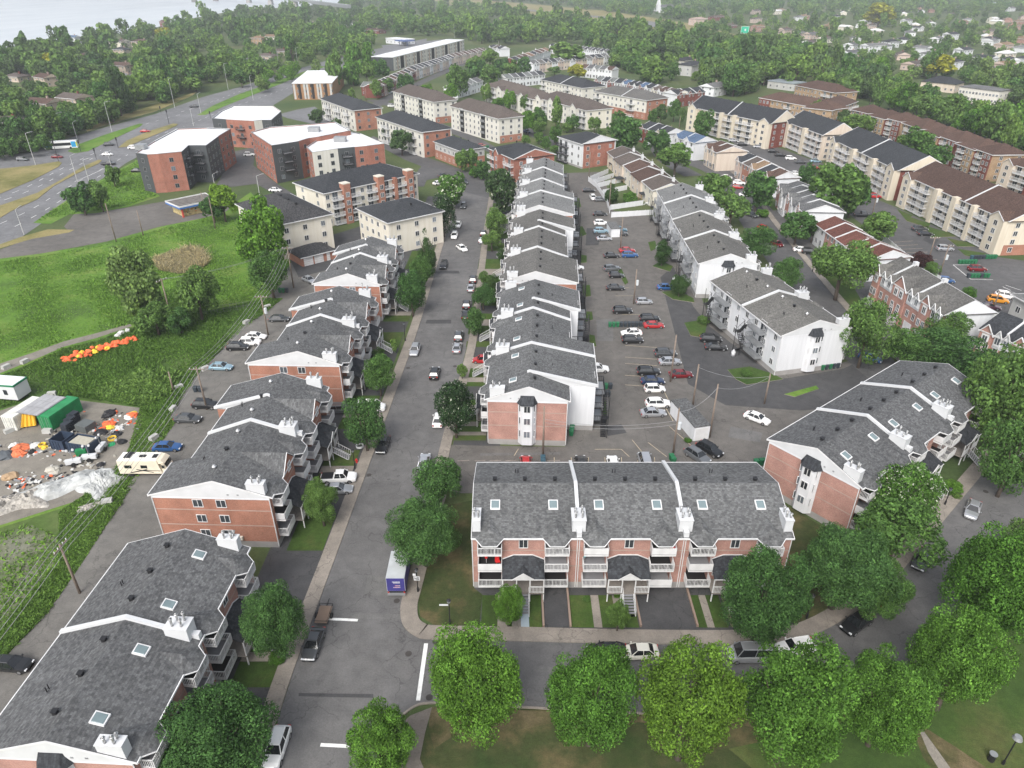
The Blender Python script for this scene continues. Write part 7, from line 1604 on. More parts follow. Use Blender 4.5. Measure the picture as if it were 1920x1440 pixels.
upole(1640,165,132,'pair of crossarm pole on the avenue above the brown roofs'); upole(1668,158,142,'second crossarm pole farther along the avenue'); upole(1552,178,142,'pole behind the brown hip roof',arm=False); upole(1360,170,148,'thin pole in the dark wood behind the charcoal roof',arm=False); upole(687,190,165,'pole beside the grey green roofed brick house',arm=False); upole(1002,250,0+215,'thin pole beside the young trees',arm=False)
WIRE=plain('wire',(.25,.25,.25),.5)
def wires(k1,k2,label,qs=(-1.1,-.4,.4,1.1),dz=(0,0,0,0)):
    a=TOPS[k1]; b=TOPS[k2]; g=MB()
    for q,d_ in zip(qs,dz):
        A=(a[0]+q,a[1],a[2]-d_); B=(b[0]+q,b[1],b[2]-d_); P=[tuple(A[i]+(B[i]-A[i])*t for i in (0,1,2)) for t in [k/8 for k in range(9)]]
        P=[(p[0],p[1],p[2]-1.0*4*(k/8)*(1-k/8)) for k,p in enumerate(P)]
        for p,r_ in zip(P[:-1],P[1:]): g.tube(p,r_,.032,3)
    tag(g.obj('overhead_wires',[WIRE]),label,'power lines','overhead wires')
TOPS['z']=(-48,20,11,0)
wires('a','b','overhead wires from the bottom left pole to the pole by the black car'); wires('b','c','overhead wires between the two middle poles of the back lane'); wires('c','d','overhead wires reaching the pole by the brick garage'); wires('z','a','overhead wires running off the photo at the bottom left'); wires('e','d','overhead wires crossing the vacant field',(-.4,.4),(0,0))
wires('p','q','wires between the poles at the two ends of the storage shed',(0,),(.5,)); wires('q','s','wire from the storage shed to the dark lot pole',(0,),(.5,)); wires('t','p','wires from the thin brown pole to the pole with transformer',(0,.2),(2,2.6)); wires('r','s','wire behind the storage shed',(0,),(.4,))
def lamp(px,py,ty,label,arm=1.8,deg=45):
    x,y,h=hpole(px,py,ty); root=empty('street_light',(x,y,0),R(deg),label,'street light','tall boulevard light poles')
    MB().tube((0,0,0),(0,0,h),.13,6,0,.08).obj('pole',[STEELP],root)
    g=MB(); g.tube((0,0,h),(arm,0,h+.4),.06,5); g.obj('arm',[STEELP],root); MB().box(arm-.1,-.15,h+.3,arm+.6,.15,h+.45).obj('lamp_head',[GREYM],root)
for i,(px,py,ty,lb) in enumerate(((67,310,250,'light pole on the dry grass island at the left edge'),(46,277,235,'light pole left of the bus shelter'),(118,257,213,'light pole behind the bus'),(145,262,230,'pole with crossbar beside the bus'),(187,232,193,'light pole before the brown gabled twins'),(210,247,192,'light pole at the far kerb right of the twins'),(328,203,148,'light pole on the dry verge'),(428,168,120,'light pole in front of the dense wood'),(475,187,143,'light pole on the median row of trees'),(523,127,97,'light pole beside the white bungalow'),(560,133,90,'light pole at the end of the median tree row'),(218,346,293,'light pole beside the small round tree'),(147,346,292,'light pole on the striped median'),(172,357,300,'light pole carrying a pale sign'),(377,213,176,'curved light pole at the junction'),(363,236,205,'pole at the junction beside the flat white roof'),(45,440,393,'light pole on the grass strip'),(405,360,327,'lamp post in front of the brick corner building'),(488,372,330,'lamp post by the cream block with hip roof'),(852,72,45,'light pole by the petrol station'),(880,70,48,'second light pole by the petrol station'),(935,100,0+78,'light pole near the curved row'))): lamp(px,py,ty,lb,deg=30+(i*37)%60)
for px,py,ty,lb in ((218,453,381,'grey pole at the edge of the forecourt and field'),(269,442,394,'thin dark pole at the edge of the forecourt'),(385,400,360,'pole beside the closed shop with a meter box'),(404,430,370,'pole between the closed shop and the poplar')): upole(px,py,ty,lb,arm=False,mat=WOODP)
# traffic lights
for px,py,ty,lb in ((110,303,262,'traffic light mast on the dry grass island'),(152,285,262,'traffic light mast behind the bus'),(181,299,277,'traffic light mast at the tip of the striped median'),(222,278,257,'traffic light mast at the tip of the dry median'),(317,232,205,'traffic light mast on the concrete base at the junction'),(302,212,203,'traffic light at the far kerb'),(395,222,216,'traffic light beside the flat white roof')):
    x,y,h=hpole(px,py,ty); h=max(h,3.5); root=empty('traffic_light',(x,y,0),0,lb,'traffic light','boulevard traffic lights')
    MB().tube((0,0,0),(0,0,h),.1,6).obj('mast',[BLK],root); MB().box(-.22,-.2,h-1.3,.22,.2,h-.1).obj('signal_head',[BLK],root)
# black lantern posts
def lantern(px,py,ty,label,sign=None):
    x,y,h=hpole(px,py,ty); root=empty('lamp_post',(x,y,0.1),0,label,'lamp post','black lantern posts')
    MB().tube((0,0,0),(0,0,.6),.12,8).tube((0,0,.6),(0,0,h-.5),.06,8).obj('post',[BLK],root); MB().tube((0,0,h-.5),(0,0,h-.15),.16,8,0,.24).obj('lantern',[plain('lantern_glass',(.15,.16,.17),.3)],root); MB().tube((0,0,h-.15),(0,0,h),.26,8,0,.03).obj('cap',[BLK],root)
    if sign=='40':
        b=MB().box(-.35,-.12,h-1.75,.35,-.09,h-1.15).obj('sign_plate',[WPAN],root)
        g=MB(); s=.06
        def seg(x0_,z0_,x1_,z1_): g.box(x0_,-.135,z0_,x1_,-.121,z1_)
        z=h-1.65
        seg(-.24,z+.2,-.18,z+.4); seg(-.24,z+.14,.0,z+.2); seg(-.08,z,-.02,z+.4)
        seg(.06,z,.12,z+.4); seg(.2,z,.26,z+.4); seg(.12,z,.2,z+.06); seg(.12,z+.34,.2,z+.4)
        g.obj('numerals',[BLK],b)
        MB().box(-.42,-.12,h-1.05,-.08,-.09,h-.7).obj('small_plate',[WPAN],root)
    if sign=='street': MB().box(-1.05,-.03,h-.95,-.08,.03,h-.75).obj('street_name_plate',[WPAN],root)
lantern(784,1110,1067,'black lamp post with a white 40 sign at the corner sidewalk','40'); lantern(844,1171,1125,'black lamp post with a street name plate on the corner lawn','street'); lantern(666,880,843,'black lamp post beside the white pickup truck'); lantern(760,640,605,'thin black lamp post left of the street above the silver SUV'); lantern(1771,947,915,'black lamp post among the garden bushes of the right hand street'); lantern(1512,1160,1115,'black lamp post between two dark trees on the corner'); lantern(1523,510,482,'dark lamp post on the second street sidewalk'); lantern(561,1160,1130,'thin black post beside the flat trailer'); lantern(1421,400,385,'lamp post on the lawn of the pink and white row houses')
x,y,h=hpole(1880,1433,1385); root=empty('park_lamp',(x,y,0),0,'black park lamp with a round grey hood at the bottom right','lamp post')
MB().tube((0,0,0),(0,0,.5),.12,8).tube((0,0,.5),(0,0,h),.06,8).obj('post',[BLK],root); MB().tube((0,0,h),(0,0,h+.3),.42,12,0,.3).obj('hood',[GREYM],root)
x,y=G(1857,1425); root=empty('litter_bin',(x,y,0),0,'dark round litter bin on the park grass at the bottom right','litter bin'); MB().tube((0,0,0),(0,0,.9),.3,12).obj('drum',[BLK],root); MB().tube((0,0,.9),(0,0,.95),.34,12).obj('rim',[GREYM],root)
x,y=G(86,0+830)
# green highway sign
x,y,h=hpole(1392,88,73); root=empty('highway_sign',(x,y,0),R(10),'bright green road sign with a white border standing above the distant trees','road sign')
h=14
MB().tube((0,.3,0),(0,.3,h),.2,6).obj('post',[STEELP],root); MB().box(-4,-.1,h-2,4,.1,h+4).obj('panel',[plain('sign_green',(.02,.42,.26),.5)],root)
g=MB(); g.box(-4.1,-.16,h-2.1,4.1,-.101,h-1.8).box(-4.1,-.16,h+3.8,4.1,-.101,h+4.1).box(-4.1,-.16,h-2,-3.8,-.101,h+4).box(3.8,-.16,h-2,4.1,-.101,h+4).box(-.4,-.14,h,1.2,-.102,h+1.8); g.obj('white_marks',[WHT],root)
# ---------------- bins, fences, blocks ----------------
BGREEN=plain('bin_green',(.02,.14,.06),.6); BDARK=plain('bin_dark',(.035,.045,.055),.6); BTEAL=plain('bin_teal',(.04,.09,.12),.6)
def bins(px,py,n,deg,cols,label,step=.78):
    x,y=G(px,py); a=R(deg)
    for i in range(n):
        cname,cm=cols[i%len(cols)] if len(cols)<n else cols[i]
        def f(cm=cm):
            g=MB(); g.hexa([(-.24,-.26,.08),(.24,-.26,.08),(.24,.26,.08),(-.24,.26,.08)],[(-.31,-.34,.98),(.31,-.34,.98),(.31,.34,.98),(-.31,.34,.98)]); return g.mesh('tub',[cm])
        d=(i-(n-1)/2)*step
        root=empty('wheelie_bin',(x+math.cos(a)*d,y+math.sin(a)*d,.03),a,'%s wheelie bin %s'%(cname,label),'wheelie bin','%s wheelie bins %s'%(cname,label))
        inst('tub',cached(('tub',cm.name),f),root)
        inst('lid',cached(('lid',cm.name),lambda:MB().hexa([(-.34,-.37,.981),(.34,-.37,.981),(.34,.38,.981),(-.34,.38,.981)],[(-.3,-.3,1.07),(.3,-.3,1.07),(.3,.34,1.07),(-.3,.34,1.07)]).mesh('lid',[cm])),root)
g_,d_,t_=('green',BGREEN),('dark',BDARK),('blue grey',BTEAL)
bins(1172,613,9,2,[g_,g_,g_,d_,d_,d_,d_,d_,d_],'in the long row above the white sedan'); bins(1123,730,6,4,[g_,g_,g_,g_,g_,d_],'behind the centre row stairs'); bins(1123,744,5,4,[d_],'in the second row behind the centre row stairs')
bins(1018,869,2,90,[t_],'at the foot of the thin brown pole',.85); bins(1260,866,2,100,[g_],'lying by the pole with transformer'); bins(1426,872,3,10,[g_],'at the left corner of the angled condo row'); bins(1555,692,5,14,[g_,d_,g_,d_,d_],'against the end of the white block in the lot')
bins(1843,486,9,5,[t_,d_,d_,d_,d_,g_,g_,g_,g_],'along the lawn kerb of the right hand lot'); bins(1813,495,6,2,[g_],'above the dark red minivan'); bins(1833,521,7,2,[d_,g_,g_,g_,d_,g_,g_],'below the dark red minivan'); bins(532,549,3,2,[g_,g_,d_],'by the pole at the end of the lane'); bins(372,735,2,2,[d_],'by the lane pole beside the black car'); bins(1072,812,3,80,[g_],'at the foot of the fire stairs at the near end'); bins(910,278,4,15,[g_],'below the red sedan at the stair slot block')
# white fences of the back gardens
def fence(P,label,h=1.6,mat=SWH,nm='fence'):
    root=empty(nm,(0,0,0),0,label,'fence','white garden fences' if mat is SWH else None)
    for a,b_ in zip(P[:-1],P[1:]):
        a=G(*a); b_=G(*b_); L=math.dist(a,b_); an=math.atan2(b_[1]-a[1],b_[0]-a[0])
        MB().box(0,-.04,.05,L,.04,h).obj('panel',[mat],root,(a[0],a[1],0),an)
        n=max(1,int(L/2.4)); g=MB()
        for i in range(n+1): g.box(i*L/n-.07,-.07,0,i*L/n+.07,.07,h+.1)
        g.obj('posts' if False else 'post',[mat],root,(a[0],a[1],0),an)
FW=plain('vinyl_fence',(.6,.62,.6),.6)
fence([(1103,340),(1118,352),(1137,380),(1143,400)],'white panel fence closing the back gardens toward the lot')
for i,(a,b_) in enumerate((((1146,408),(1225,403)),((1143,394),(1205,385)),((1120,352),(1163,342)),((1112,345),(1150,333)),((1107,339),(1140,325)),((1130,365),(1175,356)))): fence([a,b_],'white vinyl fence number across the back gardens, %s'%('nearest the lot','second from the lot','by the dark pavilion','farthest but one','farthest, under the orange block','middle one')[i])
fence([(1655,452),(1700,490),(1712,498)],'white fence behind the red roofed row houses'); fence([(1705,500),(1760,530)],'white fence behind the pink brick row houses'); fence([(1826,590),(1870,600),(1878,612)],'white fence at the end of the pink brick row houses')
fence([(268,620),(330,603),(400,590),(470,578),(485,570)],'thin dark chain link fence at the edge of the vacant field',1.4,plain('chainlink',(.16,.17,.16),.7),'chain_link_fence') if False else None
g=MB(); Q=[G(*p) for p in [(270,622),(325,606),(372,594),(420,585),(470,578)]]
for a,b_ in zip(Q[:-1],Q[1:]):
    for z in (.1,.8,1.6): g.tube((a[0],a[1],z),(b_[0],b_[1],z),.02,3)
    n=8
    for i in range(n): t=i/n; x=a[0]+(b_[0]-a[0])*t; y=a[1]+(b_[1]-a[1])*t; g.tube((x,y,0),(x,y,1.7),.03 if i%2==0 else .012,4)
tag(g.obj('wire_fence',[plain('chainlink',(.2,.21,.2),.7)]),'thin wire fence at the foot of the scrubby trees in the vacant field','fence')
BLKC=plain('concrete_block',(.38,.38,.36),.9)
for px,py,lb in ((12,690,'left one of two pale concrete blocks on the path edge'),(47,680,'right one of two pale concrete blocks on the path edge'),(385,693,'concrete block beside the lane pole by the blue car'),(462,606,'concrete block in the weeds left of the white cars'),(502,577,'concrete block at the lane end'),(336,728,'concrete block under the short pole'),(325,769,'concrete block beside the grey sedan in the lane'),(289,823,'concrete block beside the dark blue sedan'),(98,741,'pale block lying in the weeds above the green container'),(202,943,'concrete block in the weeds by the rubble'),(18,810,'concrete block in front of the white container'),(90,811,'concrete block in front of the green container')):
    x,y=G(px,py); MBb=MB(); MBb.hexa([(-.7,-.4,0),(.7,-.4,0),(.7,.4,0),(-.7,.4,0)],[(-.65,-.35,.65),(.65,-.35,.65),(.65,.35,.65),(-.65,.35,.65)]); o=MBb.obj('concrete_block',[BLKC],None,(x,y,0),R(px*13%90)); tag(o,lb,'concrete block','loose concrete blocks')
# ---------------- the building yard ----------------
def container(px,py,deg,L,mat,label,nm='shipping_container',h=2.5,top=None):
    x,y=G(px,py); root=empty(nm,(x,y,0),R(deg),label,'container'); W=2.3
    MB().box(0,0,.1,W,L,h).obj('body',[mat],root); MB().box(.04,.04,h+.001,W-.04,L-.04,h+.03).obj('roof',[top or mat],root)
    g=MB(); 
    for k in range(int(L/.3)): g.box(-.04,k*.3+.05,.2,-.001,k*.3+.2,h-.1).box(W+.001,k*.3+.05,.2,W+.04,k*.3+.2,h-.1)
    g.obj('corrugation',[mat],root)
    g=MB()
    for x_ in (.05,1.18): g.box(x_,-.04,.2,x_+1.07,-.001,h-.1)
    for x_ in (.4,.8,1.5,1.9): g.tube((x_,-.07,.2),(x_,-.07,h-.1),.03,4,1)
    g.obj('door',[mat,GREYM],root); return root
CW=plain('container_white',(.6,.6,.55),.5,var=.2,scale=1); CGN=plain('container_green',(.02,.2,.07),.5,var=.2,scale=1); CBL=plain('skip_blue',(.03,.045,.075),.5)
container(11,805,-14+0,6.2,CW,'white shipping container with a black mark on its roof'); container(78,804,-14,6.2,CGN,'green shipping container beside the white one')
x,y=G(24,800); o=MB(); 
root=empty('panel_canopy',(x,y,0),R(-14),'grey panel roof laid across the white and green containers','canopy'); g=MB()
for i in range(3):
    for j in range(4): g.hexa([(1.3+j*1.0,.5+i*1.9,2.62),(2.25+j*1.0,.5+i*1.9,2.62),(2.25+j*1.0,2.3+i*1.9,2.62),(1.3+j*1.0,2.3+i*1.9,2.62)],[(1.3+j*1.0,.5+i*1.9,2.68),(2.25+j*1.0,.5+i*1.9,2.68),(2.25+j*1.0,2.3+i*1.9,2.68),(1.3+j*1.0,2.3+i*1.9,2.68)])
g.obj('panel',[plain('panel_grey',(.32,.32,.33),.6)],root)
MB().box(1.2,.4,2.56,5.4,6.2,2.61).obj('frame',[GREYM],root)
YEL=plain('pipe_yellow',(.65,.36,.02),.5)
for i,px in enumerate((42,50,58,66)):
    x,y=G(px,803-i); g=MB(); g.tube((0,0,.0),(.3-.2*i,1.2,2.3),.32,10); o=g.obj('yellow_pipe',[YEL],None,(x,y,.2)); tag(o,'big yellow pipe leaning between the white and green containers','pipe','yellow pipes between the containers')
# skips
for px,py,deg,lb,ln in ((97,842,-14,'dark blue open skip with a plank bridge, left of two',2.4),(128,847,-14,'dark blue skip filled with pale boards, right of two',4.0)):
    x,y=G(px,py); root=empty('skip',(x,y,0),R(deg),lb,'skip'); g=MB()
    for q in ((0,0,ln,.1),(0,2.4,ln,2.5),(0,.1,.1,2.4),(ln-.1,.1,ln,2.4)): g.box(q[0],q[1],0,q[2],q[3],1.7)
    g.box(0.1,.1,0,ln-.1,2.4,.15); g.obj('body',[CBL],root)
    g=MB()
    for k in range(int(ln/.5)): g.box(k*.5+.1,-.08,.1,k*.5+.2,-.001,1.6)
    g.obj('rib',[CBL],root)
    if ln>3: MB().box(.4,.2,.15,ln-.5,2.2,1.6).obj('load',[plain('boards',(.36,.34,.28),.8,scale=4)],root)
# site office trailer
x,y=G(-40,750); root=empty('site_office',(x,y,0),R(-8),'white site office trailer with a green roof edge at the left edge','site trailer')
MB().box(0,0,.6,7.6,3,3.1).obj('body',[WPAN],root); MB().box(-.1,-.1,3.1,7.7,3.1,3.35).obj('trim',[plain('trim_green',(.01,.16,.07),.5)],root); MB().box(.05,.05,3.351,7.55,2.95,3.42).obj('roof',[RFLAT],root)
MB().box(5.4,-.04,1.5,6.1,-.001,2.4).obj('window',[GLS],root); MB().box(.5,.4,0,7,2.6,.6).obj('undercarriage',[DARK],root)
for i in range(3):
    x,y=G(116+i*6,812-i*9); root=empty('barrier_stack',(x,y,0),R(-14),('lowest','middle','farthest')[i]+' of three black plastic barrier stacks beside the green container','barrier stack'); g=MB()
    for k in range(5): g.box(0+k*.03,0,k*.34,1.1+k*.03,1.5,k*.34+.24)
    g.obj('barrier',[plain('barrier_black',(.03,.035,.045),.6)],root)
x,y=G(163,805); o=MB().box(-1.1,-1,0,1.1,1,1.2).obj('crate',[plain('crate_grey',(.1,.11,.11),.7)],None,(x,y,0),R(-20)); tag(o,'grey barrier crate with a red bag on top in the yard','crate')
def blob(name,px,py,s,mat,label,cat,group=None,seed=0,h=.6,z=0):
    rr=random.Random(seed+px); x,y=G(px,py); g=MB(); n=9; m_=4; vs=[]
    for i in range(m_):
        ph=i/m_*math.pi/2
        for j in range(n): t=2*math.pi*j/n; q=s*math.cos(ph)*rr.uniform(.75,1.2); vs.append((q*math.cos(t),q*math.sin(t)*rr.uniform(.7,1),s*h*math.sin(ph)*rr.uniform(.8,1.2)))
    g.v=vs+[(0,0,s*h)]
    for i in range(m_-1):
        for j in range(n): a=i*n+j; b=i*n+(j+1)%n; g.f.append((a,b,b+n,a+n)); g.m.append(0)
    for j in range(n): g.f.append(((m_-1)*n+j,(m_-1)*n+(j+1)%n,len(vs))); g.m.append(0)
    g.f.append(tuple(range(n-1,-1,-1))); g.m.append(0)
    return tag(g.obj(name,[mat],None,(x,y,z),rr.random()*3),label,cat,group)
ORB=plain('bag_orange',(.72,.14,.05),.6,var=.25,scale=2); YLB=plain('bag_yellow',(.72,.5,.05),.6,var=.2,scale=2); ORD=plain('tarp_orange',(.6,.16,.07),.7,var=.3,scale=1.5); BKB=plain('bag_black',(.02,.02,.022),.5); WHB=plain('bag_white',(.55,.55,.53),.7,var=.2,scale=2)
rr=random.Random(12)
for k in range(64):
    t=k/63; px=123+(252-123)*t+rr.uniform(-5,5); py=678-(678-638)*t+rr.uniform(-6,6)
    yl=k in (15,16,17,18,26,27,28,29,37)
    blob('ballast_bag',px,py,rr.uniform(.38,.62),YLB if yl else ORB,('yellow' if yl else 'orange')+' ballast bag in the heap on the weedy slope of the vacant field','bag',('yellow' if yl else 'orange')+' ballast bags in the field',k,.8,.2+rr.random()*.35)
for k,(px,py) in enumerate(((222,664),(228,659),(240,655))): blob('white_bag',px,py-32,.7,WHB,'white bag at the upper right end of the orange heap','bag','white bags beside the orange heap',k,.7,.3)
for k,(px,py,s,m_,lb) in enumerate(((205,778,1.3,BKB,'round black tarp mound with an orange patch in the yard'),(212,774,.8,ORB,'bright orange cloth on the black tarp mound'),(205,797,1.2,ORB,'orange fabric heap right of the grey crate'),(207,802,.8,YLB,'yellow fabric on the orange heap'),(224,804,.8,WHB,'white sack right of the orange heap'),(218,815,.9,BKB,'black bags below the orange heap'),(188,812,1.1,BKB,'dark mixed debris heap in the yard middle'),(228,829,.9,BKB,'black cable coil beside the yellow hose ring'),(210,834,.6,plain('cloth_green',(.03,.3,.12)),'green cloth beside the black cable coil'),(247,780,1.1,ORB,'orange and white sign heap at the yard edge'),(241,783,.8,WHB,'white signs in the heap at the yard edge'),(250,776,.7,YLB,'yellow signs in the heap at the yard edge'),(38,842,1.3,ORD,'faded orange tarp draped over the rubble'),(36,852,1.2,ORD,'lower fold of the faded orange tarp'),(8,856,1.4,plain('mesh_grey',(.08,.09,.1)),'dark mesh panels heap at the left edge'),(26,836,.8,WHB,'white plastic bag behind the orange tarp'),(66,836,.9,WHB,'pale sacks with yellow straps'),(84,840,.6,YLB,'yellow hose coil beside the pale sacks'),(60,848,.7,BKB,'dark scrap before the pale sacks'),(100,882,1.2,plain('lumber',(.4,.38,.33),scale=4),'stack of pale boards above the rubble tarp'),(18,895,1.2,plain('cardboard',(.36,.25,.15)),'brown cardboard sheets at the left edge'),(172,828,.8,WHB,'white sheet right of the blue skips'),(190,872,.7,BKB,'dark rusty plate near the tarp'),(115,900,.6,BKB,'dark scrap left of the tarp'))): blob('debris_heap' if m_ in(BKB,WHB) else 'fabric_heap',px,py,s,m_,lb,'heap',None,k,.55)
TARP=plain('plastic_tarp',(.4,.41,.4),.5,var=.3,scale=.8)
def tarp(px,py,sx,sy,hh,label,deg,mat=TARP,seed=3,amp=.35):
    x,y=G(px,py); g=MB(); n=22; m_=14; rr=random.Random(seed)
    for i in range(n+1):
        for j in range(m_+1):
            u=i/n*2-1; v=j/m_*2-1; e=max(0,1-u*u)*max(0,1-v*v)
            edge=1+.12*math.sin(5*math.atan2(v,u+1e-6)+seed)
            g.v.append((u*sx*edge,v*sy*edge+math.sin(u*2)*sy*.3,hh*e**.5*(.75+.25*math.sin(u*6+seed))+rr.uniform(-amp,amp)*.5*e+.03))
    for i in range(n):
        for j in range(m_): a=i*(m_+1)+j; g.f.append((a,a+m_+1,a+m_+2,a+1)); g.m.append(0)
    return tag(g.obj('plastic_tarp' if mat is TARP else 'rubble_heap',[mat],None,(x,y,0),R(deg),False),label,'tarp' if mat is TARP else 'rubble')
tarp(105,918,4.6,2.0,1.2,'long crumpled translucent plastic sheet over the rubble bank',28); tarp(188,905,2.6,2.6,.9,'crumpled white plastic sheet spread beside the lane weeds',60,TARP,7)
RUB=plain('rubble',(.33,.31,.28),.9,var=.45,scale=3)
tarp(28,945,4.2,2.0,1.2,'heap of broken concrete rubble at the left edge',10,RUB,5,1.1); tarp(170,950,1.5,.7,.3,'flat pale slabs beside the plastic sheet',20,RUB,9,.4)
g=MB(); rr=random.Random(31)
for k in range(420):
    q=rr.choice(((150,810,75,38),(215,800,35,30),(60,845,60,14),(140,870,60,22),(40,905,40,22),(110,900,60,14)))
    px=q[0]+rr.gauss(0,.45)*q[2]; py=q[1]+rr.gauss(0,.45)*q[3]
    if px>262 or py<768: continue
    x,y=G(px,py); a,b_,c_=rr.uniform(.05,.35),rr.uniform(.05,.22),rr.uniform(.05,.3); t=rr.random()*3
    P=[(x+u*a*math.cos(t)-v*b_*math.sin(t),y+u*a*math.sin(t)+v*b_*math.cos(t)) for u,v in((-1,-1),(1,-1),(1,1),(-1,1))]
    g.hexa([(p[0],p[1],.0) for p in P],[(p[0],p[1],c_*rr.uniform(.4,1)) for p in P],rr.choice((0,0,1,1,2,3,4)))
tag(g.obj('yard_debris',[BKB,WHB,ORB,plain('lumber',(.4,.38,.33),scale=4),GREYM]),'small scattered scraps, boards and parts lying over the gravel yard','debris',kind='stuff')
# mobile light towers, green machine, hose rings
for px,py,deg,lb in ((192,845,90,'upright white mobile light tower near the blue skips'),(140,872,20,'white mobile light tower lying aslant, left'),(170,863,10,'white mobile light tower right of the green generator')):
    x,y=G(px,py); root=empty('light_tower',(x,y,0),R(deg),lb,'light tower'); MB().box(-1,-.35,.4,1,.35,1.0).obj('engine_case',[WPAN],root); MB().tube((0,0,1),(0,0,2.6),.05,5).obj('mast',[GREYM],root)
    for s in (-1,1): MB().tube((-.5*0+s*.4,-.1,2.6),(s*.4,.1,2.6),.18,8).obj('floodlight',[WPAN],root); inst('wheel',car_parts('sedan')['wheel'],root,(0,s*.5,.33))
x,y=G(155,855); root=empty('generator',(x,y,0),R(20),'green generator between the white light towers','generator'); MB().box(-.7,-.4,.3,.7,.4,1.2).obj('case',[CGN],root); MB().tube((.3,0,1.2),(.3,0,1.5),.12,8).obj('exhaust',[GREYM],root)
for s in(-1,1): inst('wheel',car_parts('sedan')['wheel'],root,(0,s*.5,.33))
def ring(px,py,r_,mat,label,nm='hose_coil'):
    x,y=G(px,py); g=MB(); n=16
    for k in range(3):
        for i in range(n): a=2*math.pi*i/n; b_=2*math.pi*(i+1)/n; g.tube((r_*math.cos(a),r_*math.sin(a),.08+k*.12),(r_*math.cos(b_),r_*math.sin(b_),.08+k*.12),.06,5)
    return tag(g.obj(nm,[mat],None,(x,y,0)),label,'hose')
ring(211,824,.6,YLB,'yellow hose ring on the gravel'); ring(80,836,.5,YLB,'yellow hose ring left of the skips')
# gardens: small sheds, pools, tables
for px,py,w_,d_,h_,m_,lb in ((1152,318,3.4,3,2.3,RDK,'dark roofed wooden pavilion in the farthest back garden'),(1139,303,3.4,2.6,2.3,RGREY,'grey shelter under the orange brick wall'),(1206,375,2.2,2.2,2.2,RDK,'small dark gazebo at the end garden'),(1160,342,2.8,2.6,1.6,RDK,'dark garden tent in the middle garden')):
    x,y=G(px,py); root=empty('garden_shelter',(x,y,0),R(10),lb,'garden shelter'); roofmesh('',-w_/2,-d_/2,w_/2,d_/2,h_,.5,ov=.15).obj('roof',[m_],root); g=MB()
    for a in(-1,1):
        for b_ in(-1,1): g.box(a*w_/2-.06-(.0),b_*d_/2-.06,0,a*w_/2+.06,b_*d_/2+.06,h_-.2)
    g.obj('post',[plain('shelter_wood',(.35,.2,.08),.8)],root)
for px,py,lb in ((1195,352,'dark grill and patio set in the second garden from the lot'),(1213,385,'black covered patio set in the garden nearest the white block'),(1183,345,'white covered table in a back garden'),(1128,348,'white patio furniture near the fence bend')):
    x,y=G(px,py); root=empty('patio_set',(x,y,0),.4,lb,'patio set'); m_=WHT if 'white' in lb else BLK; MB().tube((0,0,0),(0,0,.7),.06,6).tube((0,0,.7),(0,0,.76),.6,12).obj('table',[m_],root)
    for k in range(4): a=k*1.57; MB().box(math.cos(a)*1-.22,math.sin(a)*1-.22,0.35,math.cos(a)*1+.22,math.sin(a)*1+.22,.45).obj('chair',[m_],root)
for i,(px,py,w_,lb) in enumerate(((1180,370,26,'dark hedge in the garden above the fence'),(1150,372,14,'low shrubs beside the cedar clump'),(1400,1008,10,''),(1783,912,34,'rounded dark bush beside the angled row driveway'),(1745,925,26,'bushes by the garden path of the angled row'),(1795,930,14,'pale green bush next to the black lamp post'),(520,1232,30,'bright low bush under the maple by the nearest condo row'),(1010,1098,16,'low plants at the driveway edge of the condo row facing the camera'),(1100,1123,14,'pale round shrub left of a garden path'),(1157,1117,12,'pale round shrub beside the porch stairs'),(1545,485,20,'low hedge in front of the red roofed row'),(1600,600,40,'wide low bushes under the broad locust'),(1290,825,14,'green weeds by the storage shed corner'),(1320,600,24,'shrub at the lawn beside the white block'),(1152,860,12,'weed clump behind the condo row roof'),(905,795,16,'green bushes before the near end of the centre row'),(1400,700,20,'shrub at the base of the white block stairs'),(1880,598,14,'small shrub by the white fence'),(1430,400,22,'low garden shrubs before the pink and white row'))):
    if lb: Tp(px,py,w_,w_*.7,'round','mid' if i%3 else 'lime',lb,base=0,cat='bush')
# tire ring round the young maple
ring(675,838,.55,WPAN,'white ring edging round the foot of the maple','tree_ring')
